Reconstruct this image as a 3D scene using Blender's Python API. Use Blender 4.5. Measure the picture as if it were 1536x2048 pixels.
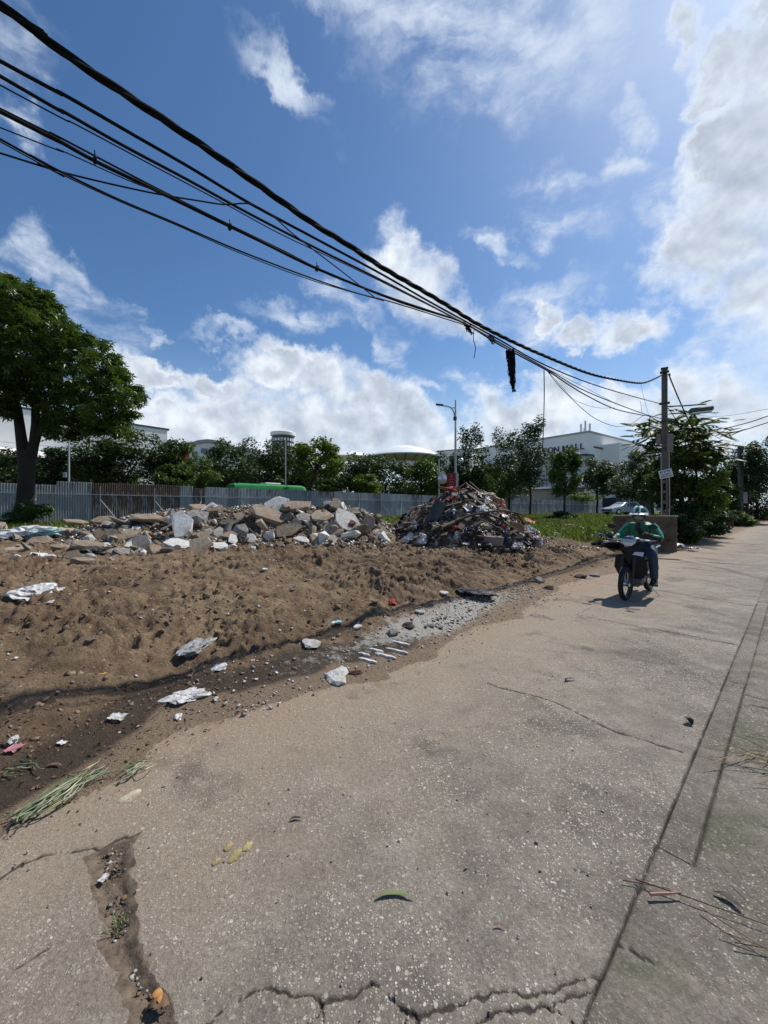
import bpy, bmesh, math, random
import numpy as np
from mathutils import Vector, Matrix, Euler, Quaternion

for o in list(bpy.data.objects):
    bpy.data.objects.remove(o)
SC = bpy.context.scene
COL = SC.collection
R = math.radians
random.seed(7)
RNG = np.random.default_rng(11)

# ------------------------------------------------------------------ camera
F, HY, CH = 770.0, 1018.0, 1.53          # focal length in photo pixels, horizon row, eye height
cam_d = bpy.data.cameras.new('camera')
cam = bpy.data.objects.new('camera', cam_d)
COL.objects.link(cam)
cam.location = (0, 0, CH)
cam.rotation_euler = (R(90), 0, 0)
cam_d.sensor_fit = 'VERTICAL'
cam_d.sensor_height = 24.0
cam_d.lens = F / 2048 * 24.0
cam_d.shift_y = -(1024 - HY) / 2048
cam_d.clip_start = 0.05
cam_d.clip_end = 3000
SC.camera = cam

SUN_AZ, SUN_EL = 51.0, 51.0
SUN_DIR = Vector((math.sin(R(SUN_AZ)) * math.cos(R(SUN_EL)), math.cos(R(SUN_AZ)) * math.cos(R(SUN_EL)), math.sin(R(SUN_EL))))
sun_d = bpy.data.lights.new('sun', 'SUN')
sun_d.energy = 4.6
sun_d.angle = R(0.55)
sun_d.color = (1.0, 0.95, 0.87)
sun = bpy.data.objects.new('sun', sun_d)
sun.rotation_euler = (R(90 - SUN_EL), 0, R(180 - SUN_AZ))
sun.location = (30, 20, 60)
COL.objects.link(sun)

SC.view_settings.view_transform = 'Standard'
SC.view_settings.look = 'None'
SC.view_settings.exposure = 0.16
SC.view_settings.gamma = 1.0
SC.view_settings.use_curve_mapping = False
SC.render.engine = 'CYCLES'
SC.cycles.use_denoising = True
SC.cycles.max_bounces = 6
SC.cycles.diffuse_bounces = 3
SC.cycles.glossy_bounces = 2
SC.cycles.transmission_bounces = 4
SC.cycles.transparent_max_bounces = 8
SC.cycles.sample_clamp_indirect = 6.0
try:
    SC.cycles.denoiser = 'OPENIMAGEDENOISE'
except Exception:
    pass

# ------------------------------------------------------------------ node expression helper
class NT:
    def __init__(s, tree):
        s.t = tree
    def n(s, typ, **kw):
        nd = s.t.nodes.new(typ)
        for k, v in kw.items():
            setattr(nd, k, v)
        return nd
    def put(s, sock, val):
        if isinstance(val, bpy.types.NodeSocket):
            s.t.links.new(val, sock)
        elif val is not None:
            if hasattr(sock.default_value, '__len__'):
                if not hasattr(val, '__len__'):
                    val = [val] * len(sock.default_value)
                val = list(val)
                if len(val) == 3 and len(sock.default_value) == 4:
                    val = val + [1.0]
            sock.default_value = val
    def m(s, op, a, b=None, c=None, clamp=False):
        nd = s.n('ShaderNodeMath', operation=op, use_clamp=clamp)
        s.put(nd.inputs[0], a)
        if b is not None: s.put(nd.inputs[1], b)
        if c is not None: s.put(nd.inputs[2], c)
        return nd.outputs[0]
    def add(s, a, b): return s.m('ADD', a, b)
    def sub(s, a, b): return s.m('SUBTRACT', a, b)
    def mul(s, a, b): return s.m('MULTIPLY', a, b)
    def mad(s, a, b, c): return s.m('MULTIPLY_ADD', a, b, c)
    def v(s, op, a, b=None, scale=None):
        nd = s.n('ShaderNodeVectorMath', operation=op)
        s.put(nd.inputs[0], a)
        if b is not None: s.put(nd.inputs[1], b)
        if scale is not None: s.put(nd.inputs['Scale'], scale)
        return nd.outputs['Value'] if op in ('LENGTH', 'DOT_PRODUCT', 'DISTANCE') else nd.outputs['Vector']
    def comb(s, x, y, z=0.0):
        nd = s.n('ShaderNodeCombineXYZ')
        for i, q in enumerate((x, y, z)): s.put(nd.inputs[i], q)
        return nd.outputs[0]
    def sep(s, vec):
        nd = s.n('ShaderNodeSeparateXYZ'); s.put(nd.inputs[0], vec); return nd.outputs
    def smooth(s, x, lo, hi, a=0.0, b=1.0):
        nd = s.n('ShaderNodeMapRange', interpolation_type='SMOOTHSTEP')
        s.put(nd.inputs[0], x); s.put(nd.inputs[1], lo); s.put(nd.inputs[2], hi); s.put(nd.inputs[3], a); s.put(nd.inputs[4], b)
        return nd.outputs[0]
    def lin(s, x, lo, hi, a=0.0, b=1.0):
        nd = s.n('ShaderNodeMapRange'); nd.clamp = True
        s.put(nd.inputs[0], x); s.put(nd.inputs[1], lo); s.put(nd.inputs[2], hi); s.put(nd.inputs[3], a); s.put(nd.inputs[4], b)
        return nd.outputs[0]
    def mix(s, f, a, b, mode='MIX'):
        nd = s.n('ShaderNodeMix', data_type='RGBA', blend_type=mode)
        s.put(nd.inputs[0], f); s.put(nd.inputs[6], a); s.put(nd.inputs[7], b)
        return nd.outputs[2]
    def noise(s, vec, scale, detail=4.0, rough=0.55, dist=0.0, color=False):
        nd = s.n('ShaderNodeTexNoise')
        s.put(nd.inputs['Vector'], vec); s.put(nd.inputs['Scale'], scale); s.put(nd.inputs['Detail'], detail)
        s.put(nd.inputs['Roughness'], rough); s.put(nd.inputs['Distortion'], dist)
        return nd.outputs['Color' if color else 'Fac']
    def voro(s, vec, scale, feature='F1', rnd=1.0):
        nd = s.n('ShaderNodeTexVoronoi', feature=feature)
        s.put(nd.inputs['Vector'], vec); s.put(nd.inputs['Scale'], scale); s.put(nd.inputs['Randomness'], rnd)
        return nd.outputs
    def mapping(s, vec, loc=(0, 0, 0), rot=(0, 0, 0), sc=(1, 1, 1), typ='POINT'):
        nd = s.n('ShaderNodeMapping', vector_type=typ)
        s.put(nd.inputs['Vector'], vec); s.put(nd.inputs['Location'], loc); s.put(nd.inputs['Rotation'], rot); s.put(nd.inputs['Scale'], sc)
        return nd.outputs[0]
    def ramp(s, x, stops):
        nd = s.n('ShaderNodeValToRGB')
        els = nd.color_ramp.elements
        while len(els) < len(stops): els.new(0.5)
        for e, (p, c) in zip(els, stops):
            e.position = p; e.color = (*c, 1.0)
        s.put(nd.inputs[0], x)
        return nd.outputs[0]
    def bump(s, h, strength=0.5, dist=0.01):
        nd = s.n('ShaderNodeBump')
        s.put(nd.inputs['Strength'], strength); s.put(nd.inputs['Distance'], dist); s.put(nd.inputs['Height'], h)
        return nd.outputs[0]
    def pos(s): return s.n('ShaderNodeNewGeometry').outputs['Position']
    def obj(s): return s.n('ShaderNodeTexCoord').outputs['Object']
    def rand(s): return s.n('ShaderNodeObjectInfo').outputs['Random']
    def attr(s, name):
        nd = s.n('ShaderNodeAttribute'); nd.attribute_name = name; return nd.outputs['Fac']

# ------------------------------------------------------------------ sky
def azel(px, py):
    dx, dz = (px - 768) / F, (HY - py) / F
    return math.degrees(math.atan(dx)), math.degrees(math.atan(dz / math.hypot(1, dx)))

world = bpy.data.worlds.new('World')
SC.world = world
world.use_nodes = True
wt = world.node_tree
wt.nodes.clear()
W = NT(wt)

def blob_rows(rows):
    out = []
    for (px, py, rx, ry, rot) in rows:
        a, e = azel(px, py)
        c, s_ = math.cos(R(rot)), math.sin(R(rot))
        a1, e1 = azel(px + rx * c, py - rx * s_); a2, e2 = azel(px - rx * s_, py - ry * c) if False else azel(px - ry * s_, py - ry * c)
        r1, r2 = math.hypot(a1 - a, e1 - e), math.hypot(a2 - a, e2 - e)
        out.append((a, e, r1, r2, math.degrees(math.atan2(e1 - e, a1 - a))))
    return out

# cumulus heaps (photo position, radii, tilt): right-hand mass, middle heaps, low bank along the horizon
CUM = blob_rows([
    (1545, 330, 235, 260, 0), (1450, 460, 175, 130, 20), (1375, 490, 100, 85, 0), (1545, 560, 140, 100, 0), (1400, 330, 60, 90, -25),
    (1395, 20, 60, 40, 20), (1440, 110, 55, 80, 0), (1420, 195, 50, 60, 0), (1525, 100, 75, 170, 0),
    
    (800, 545, 48, 66, 20), (865, 590, 85, 78, -30), (940, 630, 60, 55, -35),
    (1262, 655, 90, 55, 10), (1150, 675, 60, 26, 30), (1090, 650, 46, 28, 40),
    (290, 752, 78, 36, -8), (420, 772, 72, 36, -5), (545, 748, 76, 52, 0), (650, 772, 76, 52, -10), (740, 798, 72, 48, -20),
    (830, 835, 80, 50, -15), (330, 860, 130, 62, 0), (500, 850, 170, 75, 0), (690, 860, 190, 80, 0), (890, 880, 90, 40, 0),
    (1010, 820, 80, 50, -10), (1100, 815, 75, 52, -10), (1060, 860, 150, 60, 0),
    (1230, 815, 55, 40, 0), (1390, 770, 75, 65, 0), (1480, 790, 110, 85, 0), (1340, 850, 130, 55, 0), (1500, 860, 110, 60, 0),
    (1700, 500, 200, 300, 0), (1720, 840, 230, 80, 0), (-120, 760, 200, 60, 0), (-330, 800, 260, 70, 0),
    (40, 840, 120, 30, 0),
])
# thin veils: soft-edged
CIR = blob_rows([
    (900, 95, 360, 150, -8), (930, 200, 165, 105, 0), (1070, 60, 270, 95, 10), (690, 30, 180, 75, -10), (820, 140, 170, 90, -20),
    (600, 220, 120, 30, -35), (60, 100, 110, 60, -35), (30, 250, 70, 30, -30), (75, 480, 70, 42, -45), (150, 545, 75, 28, -40), (250, 605, 75, 16, -25),
    (1120, 410, 110, 46, -20), (1000, 480, 80, 26, -10), (690, 610, 70, 26, -30), (790, 690, 50, 25, -45), (120, 600, 130, 45, -10),
    (1090, 620, 130, 50, 20), (1275, 245, 34, 62, -20), (1243, 365, 52, 40, 10), (1330, 410, 60, 34, 40), (1420, 660, 46, 60, 0), (940, 755, 60, 24, -30), (785, 500, 34, 44, 0), (240, 690, 60, 26, -30), (600, 640, 90, 26, -10), (860, 770, 40, 18, -40), (440, 660, 70, 18, -15), (1450, 610, 70, 35, 0),
])

def field(name, rows, warps, k):
    g = bpy.data.node_groups.new(name, 'ShaderNodeTree')
    g.interface.new_socket('Direction', in_out='INPUT', socket_type='NodeSocketVector')
    g.interface.new_socket('Density', in_out='OUTPUT', socket_type='NodeSocketFloat')
    T = NT(g)
    gi, go = g.nodes.new('NodeGroupInput'), g.nodes.new('NodeGroupOutput')
    d = gi.outputs[0]
    x, y, z = T.sep(d)
    az = T.mul(T.m('ARCTAN2', x, y), 57.2958)
    el = T.mul(T.m('ARCSINE', z), 57.2958)
    p = T.comb(az, el, 1.0)
    for (sc, det, ro, amp) in warps:
        w = T.v('SUBTRACT', T.noise(d, sc, det, ro, color=True), (0.5, 0.5, 0.5))
        p = T.v('ADD', p, T.v('MULTIPLY', w, (amp, amp, 0.0)))
    m = None
    for (a, e, r1, r2, rot) in rows:
        q = p
        if m is not None:                                  # a vanishing term that keeps the node order sequential
            q = T.v('ADD', p, T.v('SCALE', (1e-7, 0, 0), scale=m))
        c, s_ = math.cos(R(rot)), math.sin(R(rot))
        u = T.v('DOT_PRODUCT', q, (c / r1, s_ / r1, -(a * c + e * s_) / r1))
        v_ = T.v('DOT_PRODUCT', q, (-s_ / r2, c / r2, (a * s_ - e * c) / r2))
        r = T.m('SQRT', T.mad(u, u, T.mul(v_, v_)))
        if m is None: m = r
        else:
            nd = T.n('ShaderNodeMath', operation='SMOOTH_MIN')
            T.put(nd.inputs[0], m); T.put(nd.inputs[1], r); nd.inputs[2].default_value = k
            m = nd.outputs[0]
    T.put(go.inputs[0], T.sub(1.0, m))
    return g

cum_g = field('cumulus field', CUM, [(5.0, 2.0, 0.5, 9.0), (14.0, 6.0, 0.64, 8.0)], 0.3)
cir_g = field('cirrus field', CIR, [(4.0, 2.0, 0.55, 9.0), (11.0, 5.0, 0.62, 11.0)], 0.3)

d0 = W.v('NORMALIZE', W.n('ShaderNodeTexCoord').outputs['Generated'])
sx, sy, sz = W.sep(d0)
sky = W.n('ShaderNodeTexSky', sky_type='NISHITA', sun_disc=False, sun_elevation=R(SUN_EL), sun_rotation=R(SUN_AZ),
          altitude=10, air_density=1.0, dust_density=0.6, ozone_density=1.6)
SKYK = 0.1                                             # background strength
base = W.n('ShaderNodeHueSaturation')
base.inputs['Saturation'].default_value = 1.14
base.inputs['Value'].default_value = 0.86
W.put(base.inputs['Color'], sky.outputs[0])
base = W.v('MULTIPLY', base.outputs[0], (0.90, 1.08, 1.22))
def grp(g, d):
    nd = W.n('ShaderNodeGroup'); nd.node_tree = g; W.put(nd.inputs[0], d); return nd.outputs[0]
toward = SUN_DIR * 0.035
d1 = W.v('NORMALIZE', W.v('ADD', d0, tuple(toward)))
c0 = grp(cum_g, d0)
fn = W.noise(d0, 26.0, 7.0, 0.62)
wide = W.noise(d0, 5.0, 2.0, 0.5)
dens = W.add(c0, W.mul(W.sub(fn, 0.5), 0.75))
cover = W.smooth(dens, -0.26, W.lin(wide, 0.35, 0.65, 0.32, 0.85))
relief = W.sub(W.noise(d0, 12.0, 4.0, 0.55), W.noise(d1, 12.0, 4.0, 0.55))
soft = W.noise(d0, 5.5, 3.0, 0.5)
lightf = W.m('ADD', W.mul(relief, 1.6), W.mad(soft, 1.3, -0.22), clamp=True)
edge = W.smooth(c0, 0.02, 0.62, 1.0, 0.0)
lightf = W.mul(lightf, W.smooth(c0, 0.45, 1.0, 1.0, 0.62))
lightf = W.mix(0.65, lightf, W.m('MAXIMUM', lightf, edge))
ccol = W.ramp(lightf, [(0.0, (0.40, 0.46, 0.55)), (0.3, (0.56, 0.62, 0.71)), (0.6, (0.76, 0.82, 0.89)), (1.0, (0.93, 0.96, 0.99))])
ccol = W.v('SCALE', ccol, scale=1.0 / SKYK)
# cirrus veils
f0 = grp(cir_g, d0)
ax = W.mul(W.m('ARCTAN2', sx, sy), 57.2958)
ey = W.mul(W.m('ARCSINE', sz), 57.2958)
pa = W.comb(ax, ey, 0.0)
wv = W.v('MULTIPLY', W.v('SUBTRACT', W.noise(d0, 7.0, 4.0, 0.6, color=True), (0.5, 0.5, 0.5)), (6.0, 6.0, 0.0))
pr = W.mapping(W.v('ADD', pa, wv), rot=(0, 0, R(24)), sc=(0.045, 0.24, 1.0))
st = W.noise(pr, 1.0, 8.0, 0.62)
st2 = W.noise(d0, 14.0, 7.0, 0.65)
veil = W.mul(W.smooth(f0, -0.45, 0.75), W.smooth(W.add(W.mul(st, 0.7), W.mul(st2, 0.3)), 0.36, 0.63))
veil = W.mul(veil, 0.90)
haze = W.smooth(ey, 0.0, 24.0, 0.75, 0.0)
skyc = W.mix(haze, base, W.v('SCALE', (0.44, 0.58, 0.76), scale=1.0 / SKYK))
low = W.mul(W.smooth(ey, 4.0, 17.0, 1.0, 0.0), W.smooth(W.noise(d0, 7.0, 5.0, 0.6), 0.36, 0.58))
skyc = W.mix(W.mul(low, 0.8), skyc, W.v('SCALE', (0.66, 0.73, 0.81), scale=1.0 / SKYK))
skyc = W.mix(veil, skyc, W.v('SCALE', (0.66, 0.74, 0.86), scale=1.0 / SKYK))
skyc = W.mix(W.mul(cover, 0.97), skyc, ccol)
bg = W.n('ShaderNodeBackground')
W.put(bg.inputs['Color'], skyc)
bg.inputs['Strength'].default_value = SKYK
wo = W.n('ShaderNodeOutputWorld')
wt.links.new(bg.outputs[0], wo.inputs[0])
world.cycles.sampling_method = 'MANUAL'
world.cycles.sample_map_resolution = 512
# ------------------------------------------------------------------ geometry helpers
U = Vector((0.7306, 0.6828, 0.0))        # along the road, away from the camera
N_ = Vector((-0.6828, 0.7306, 0.0))      # across the road, to the left
RZ = math.atan2(U.y, U.x)                # heading of the road
def sv(s, v, z=0.0): return U * s + N_ * v + Vector((0, 0, z))
def to_sv(p): return (U.x * p[0] + U.y * p[1], N_.x * p[0] + N_.y * p[1])
def P(px, py, D): return Vector(((px - 768) / F * D, D, CH - (py - HY) / F * D))
def gsv(px, py, z=0.0):
    D = F * (CH - z) / (py - HY)
    return to_sv(((px - 768) / F * D, D))

def tag(o, label=None, cat=None, group=None, kind=None):
    if label: o['label'] = label
    if cat: o['category'] = cat
    if group: o['group'] = group
    if kind: o['kind'] = kind
    return o

def link(o, parent=None):
    COL.objects.link(o)
    if parent is not None: o.parent = parent
    return o

def empty(name, loc=(0, 0, 0), rz=0.0, label=None, cat=None, group=None, kind=None):
    o = bpy.data.objects.new(name, None)
    o.empty_display_size = 0.2
    o.location = loc
    o.rotation_euler = (0, 0, rz)
    link(o)
    return tag(o, label, cat, group, kind)

def npmesh(name, V, faces, smooth=False):
    """fast mesh from an (n,3) array and a list of (k,m) index arrays (m-gons)"""
    V = np.asarray(V, dtype=np.float32)
    if not isinstance(faces, (list, tuple)): faces = [faces]
    me = bpy.data.meshes.new(name)
    me.vertices.add(len(V))
    me.vertices.foreach_set('co', V.ravel())
    tot = [np.full(len(f), f.shape[1], dtype=np.int32) for f in faces]
    tot = np.concatenate(tot)
    idx = np.concatenate([np.asarray(f, dtype=np.int32).ravel() for f in faces])
    me.loops.add(len(idx))
    me.loops.foreach_set('vertex_index', idx)
    me.polygons.add(len(tot))
    st = np.concatenate([[0], np.cumsum(tot)[:-1]]).astype(np.int32)
    me.polygons.foreach_set('loop_start', st)
    me.polygons.foreach_set('loop_total', tot)
    me.update(calc_edges=True)
    if smooth: me.polygons.foreach_set('use_smooth', np.ones(len(tot), dtype=bool))
    return me

def obj_of(name, me, mat=None, parent=None):
    if mat is not None and not me.materials: me.materials.append(mat)
    return link(bpy.data.objects.new(name, me), parent)

def set_attr(me, name, arr):
    a = me.attributes.new(name, 'FLOAT', 'POINT')
    a.data.foreach_set('value', np.asarray(arr, dtype=np.float32))

class MB:
    """collects verts and faces of ONE part"""
    def __init__(s): s.v, s.f = [], []
    def add(s, vs, fs, M=None):
        o = len(s.v)
        s.v += [tuple(M @ Vector(p)) if M is not None else tuple(p) for p in vs]
        s.f += [tuple(i + o for i in f) for f in fs]
        return s
    def box(s, c, d, rot=None, bev=0.0):
        hx, hy, hz = d[0] / 2, d[1] / 2, d[2] / 2
        M = Matrix.Translation(Vector(c))
        if rot is not None: M = M @ (rot if isinstance(rot, Matrix) else Euler(rot).to_matrix().to_4x4())
        if bev <= 0:
            vs = [(x * hx, y * hy, z * hz) for z in (-1, 1) for y in (-1, 1) for x in (-1, 1)]
            fs = [(0, 2, 3, 1), (4, 5, 7, 6), (0, 1, 5, 4), (2, 6, 7, 3), (0, 4, 6, 2), (1, 3, 7, 5)]
            return s.add(vs, fs, M)
        bm = bmesh.new(); bmesh.ops.create_cube(bm, size=1.0)
        for q in bm.verts: q.co = Vector((q.co.x * d[0], q.co.y * d[1], q.co.z * d[2]))
        bmesh.ops.bevel(bm, geom=bm.edges[:], offset=bev, segments=1, affect='EDGES', profile=0.5)
        bm.verts.index_update()
        s.add([q.co[:] for q in bm.verts], [[w.index for w in f.verts] for f in bm.faces], M); bm.free()
        return s
    def tube(s, pts, rad, n=8, cap=True, up=None):
        pts = [Vector(p) for p in pts]
        if not hasattr(rad, '__len__'): rad = [rad] * len(pts)
        rings, prev = [], None
        for i, p in enumerate(pts):
            t = (pts[min(i + 1, len(pts) - 1)] - pts[max(i - 1, 0)])
            t = t.normalized() if t.length > 1e-9 else Vector((0, 0, 1))
            if prev is None:
                a = Vector((0, 0, 1)) if abs(t.z) < 0.9 else Vector((1, 0, 0))
                x = t.cross(a).normalized()
            else:
                x = (prev - t * prev.dot(t)).normalized()
            prev = x
            y = t.cross(x)
            rings.append([p + (x * math.cos(2 * math.pi * k / n) + y * math.sin(2 * math.pi * k / n)) * rad[i] for k in range(n)])
        vs = [q for r in rings for q in r]
        fs = []
        for i in range(len(pts) - 1):
            for k in range(n):
                a, b = i * n + k, i * n + (k + 1) % n
                fs.append((a, b, b + n, a + n))
        if cap:
            fs.append(tuple(range(n - 1, -1, -1)))
            fs.append(tuple((len(pts) - 1) * n + k for k in range(n)))
        return s.add(vs, fs)
    def lathe(s, prof, n=16, M=None, closed=False):
        vs = [(r * math.cos(2 * math.pi * k / n), r * math.sin(2 * math.pi * k / n), z) for r, z in prof for k in range(n)]
        fs = []
        rr = len(prof)
        for i in range(rr if closed else rr - 1):
            j = (i + 1) % rr
            for k in range(n):
                a, b = i * n + k, i * n + (k + 1) % n
                c, d = j * n + (k + 1) % n, j * n + k
                fs.append((a, b, c, d))
        return s.add(vs, fs, M)
    def prism(s, poly, h, M=None, taper=1.0):
        n = len(poly)
        vs = [(x, y, 0) for x, y in poly] + [(x * taper, y * taper, h) for x, y in poly]
        fs = [tuple(range(n - 1, -1, -1)), tuple(range(n, 2 * n))] + [(k, (k + 1) % n, n + (k + 1) % n, n + k) for k in range(n)]
        return s.add(vs, fs, M)
    def loft(s, secs, closed=True, cap=True):
        n = len(secs[0]); vs = [q for r in secs for q in r]; fs = []
        for i in range(len(secs) - 1):
            for k in range(n if closed else n - 1):
                a, b = i * n + k, i * n + (k + 1) % n
                fs.append((a, b, b + n, a + n))
        if cap and closed:
            fs.append(tuple(range(n - 1, -1, -1))); fs.append(tuple((len(secs) - 1) * n + k for k in range(n)))
        return s.add(vs, fs)
    def mesh(s, name, smooth=False, fix=True):
        me = bpy.data.meshes.new(name)
        me.from_pydata([tuple(p) for p in s.v], [], s.f)
        me.update()
        if fix:
            bm = bmesh.new(); bm.from_mesh(me); bmesh.ops.recalc_face_normals(bm, faces=bm.faces[:]); bm.to_mesh(me); bm.free()
        if smooth:
            me.polygons.foreach_set('use_smooth', np.ones(len(me.polygons), dtype=bool))
            me.set_sharp_from_angle(angle=R(40))
        return me
    def build(s, name, mat, parent=None, smooth=False, fix=True):
        return obj_of(name, s.mesh(name, smooth, fix), mat, parent)

def copy_tree(o, parent=None):
    c = o.copy(); link(c)
    if parent is not None: c.parent = parent
    for ch in list(o.children): copy_tree(ch, c)
    return c

# numpy gradient noise ------------------------------------------------
_perm = np.random.default_rng(5).permutation(256)
_perm = np.concatenate([_perm, _perm, _perm])
_g = np.stack([np.cos(np.arange(256) * 2.399), np.sin(np.arange(256) * 2.399)], 1)
def pn(x, y, seed=0):
    x = np.asarray(x, dtype=np.float64) + seed * 17.13; y = np.asarray(y, dtype=np.float64) + seed * 31.7
    xi, yi = np.floor(x).astype(int), np.floor(y).astype(int)
    fx, fy = x - xi, y - yi
    u, w = fx * fx * fx * (fx * (fx * 6 - 15) + 10), fy * fy * fy * (fy * (fy * 6 - 15) + 10)
    def gr(ix, iy, dx, dy):
        h = _perm[(_perm[ix & 255] + iy) & 255]
        return _g[h, 0] * dx + _g[h, 1] * dy
    a, b = gr(xi, yi, fx, fy), gr(xi + 1, yi, fx - 1, fy)
    c, d = gr(xi, yi + 1, fx, fy - 1), gr(xi + 1, yi + 1, fx - 1, fy - 1)
    return (a + u * (b - a)) * (1 - w) + (c + u * (d - c)) * w
def fbm(x, y, f, oct=4, seed=0, gain=0.5):
    t, a = 0, 1.0
    for i in range(oct):
        t = t + a * pn(x * f, y * f, seed + i * 3); f *= 2.03; a *= gain
    return t
def sstep(x, a, b):
    t = np.clip((np.asarray(x, dtype=float) - a) / (b - a), 0, 1); return t * t * (3 - 2 * t)

# ------------------------------------------------------------------ materials
MATS = {}
def material(name, fn):
    if name in MATS: return MATS[name]
    m = bpy.data.materials.new(name); m.use_nodes = True
    t = m.node_tree; t.nodes.clear()
    T = NT(t)
    out = T.n('ShaderNodeOutputMaterial')
    b = T.n('ShaderNodeBsdfPrincipled')
    t.links.new(b.outputs[0], out.inputs[0])
    r = fn(T, b)
    if r is not None: t.links.new(r, out.inputs[0])
    MATS[name] = m
    return m
def setb(T, b, color=None, rough=None, metal=None, normal=None, spec=None):
    if color is not None: T.put(b.inputs['Base Color'], color)
    if rough is not None: T.put(b.inputs['Roughness'], rough)
    if metal is not None: T.put(b.inputs['Metallic'], metal)
    if normal is not None: T.put(b.inputs['Normal'], normal)
    if spec is not None: T.put(b.inputs['Specular IOR Level'], spec)

def simple(name, col, rough=0.6, metal=0.0, var=0.25, scale=6.0, bump=0.0, spec=0.4, rnd=0.0, bscale=40.0):
    """a procedural material: colour with uneven wear, optional fine relief, optional change from object to object"""
    def fn(T, b):
        p = T.obj()
        n = T.noise(p, scale, 5.0, 0.6)
        k = T.mad(n, var * 2.4, 1.0 - var * 1.2)
        if rnd: k = T.mul(k, T.mad(T.rand(), rnd * 2, 1 - rnd))
        c = T.v('SCALE', tuple(col), scale=k)
        nm = T.bump(T.noise(p, bscale, 5.0, 0.6), bump, 0.01) if bump else None
        setb(T, b, c, T.mad(n, 0.2, rough - 0.1), metal, nm, spec)
    return material(name, fn)

def concrete(name, col, dark=0.55, scale=5.0, bump=0.7, rough=0.9, dirt=(0.20, 0.14, 0.09), dirtk=0.45):
    def fn(T, b):
        p = T.obj()
        n = T.noise(p, scale * 1.5, 8.0, 0.72)
        n2 = T.noise(p, scale * 9, 5.0, 0.7)
        c = T.mix(T.smooth(n, 0.35, 0.68), tuple(x * dark for x in col), col)
        c = T.mix(T.mul(T.smooth(T.noise(p, scale * 0.6, 4.0, 0.6), 0.48, 0.66), dirtk * 1.6), c, dirt)
        c = T.mix(T.mul(T.smooth(n2, 0.55, 0.8), 0.28), c, tuple(x * 0.45 for x in col))
        c = T.v('SCALE', c, scale=T.mad(T.rand(), 0.5, 0.75))
        setb(T, b, c, rough, 0, T.bump(T.add(n, T.mul(n2, 0.6)), min(1.0, bump * 1.4), 0.05), 0.25)
    return material(name, fn)

def leafmat(name, col, trans=0.22, var=0.5, rough=0.5, spec=0.35):
    def fn(T, b):
        n = T.noise(T.obj(), 0.9, 2.0, 0.5)
        k = T.mad(n, var * 2, 1 - var)
        r = T.n('ShaderNodeObjectInfo').outputs['Random']
        k = T.mul(k, T.mad(r, 0.4, 0.8))
        c = T.v('SCALE', tuple(col), scale=k)
        c = T.mix(T.smooth(T.noise(T.obj(), 2.7, 2.0, 0.5), 0.5, 0.72), c, T.v('MULTIPLY', c, (1.35, 1.2, 0.65)))
        setb(T, b, c, rough, 0, None, spec)
        tr = T.n('ShaderNodeBsdfTranslucent')
        T.put(tr.inputs[0], T.v('MULTIPLY', c, (1.5, 1.6, 0.7)))
        mx = T.n('ShaderNodeMixShader'); mx.inputs[0].default_value = trans
        T.t.links.new(b.outputs[0], mx.inputs[1]); T.t.links.new(tr.outputs[0], mx.inputs[2])
        return mx.outputs[0]
    return material(name, fn)

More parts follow.
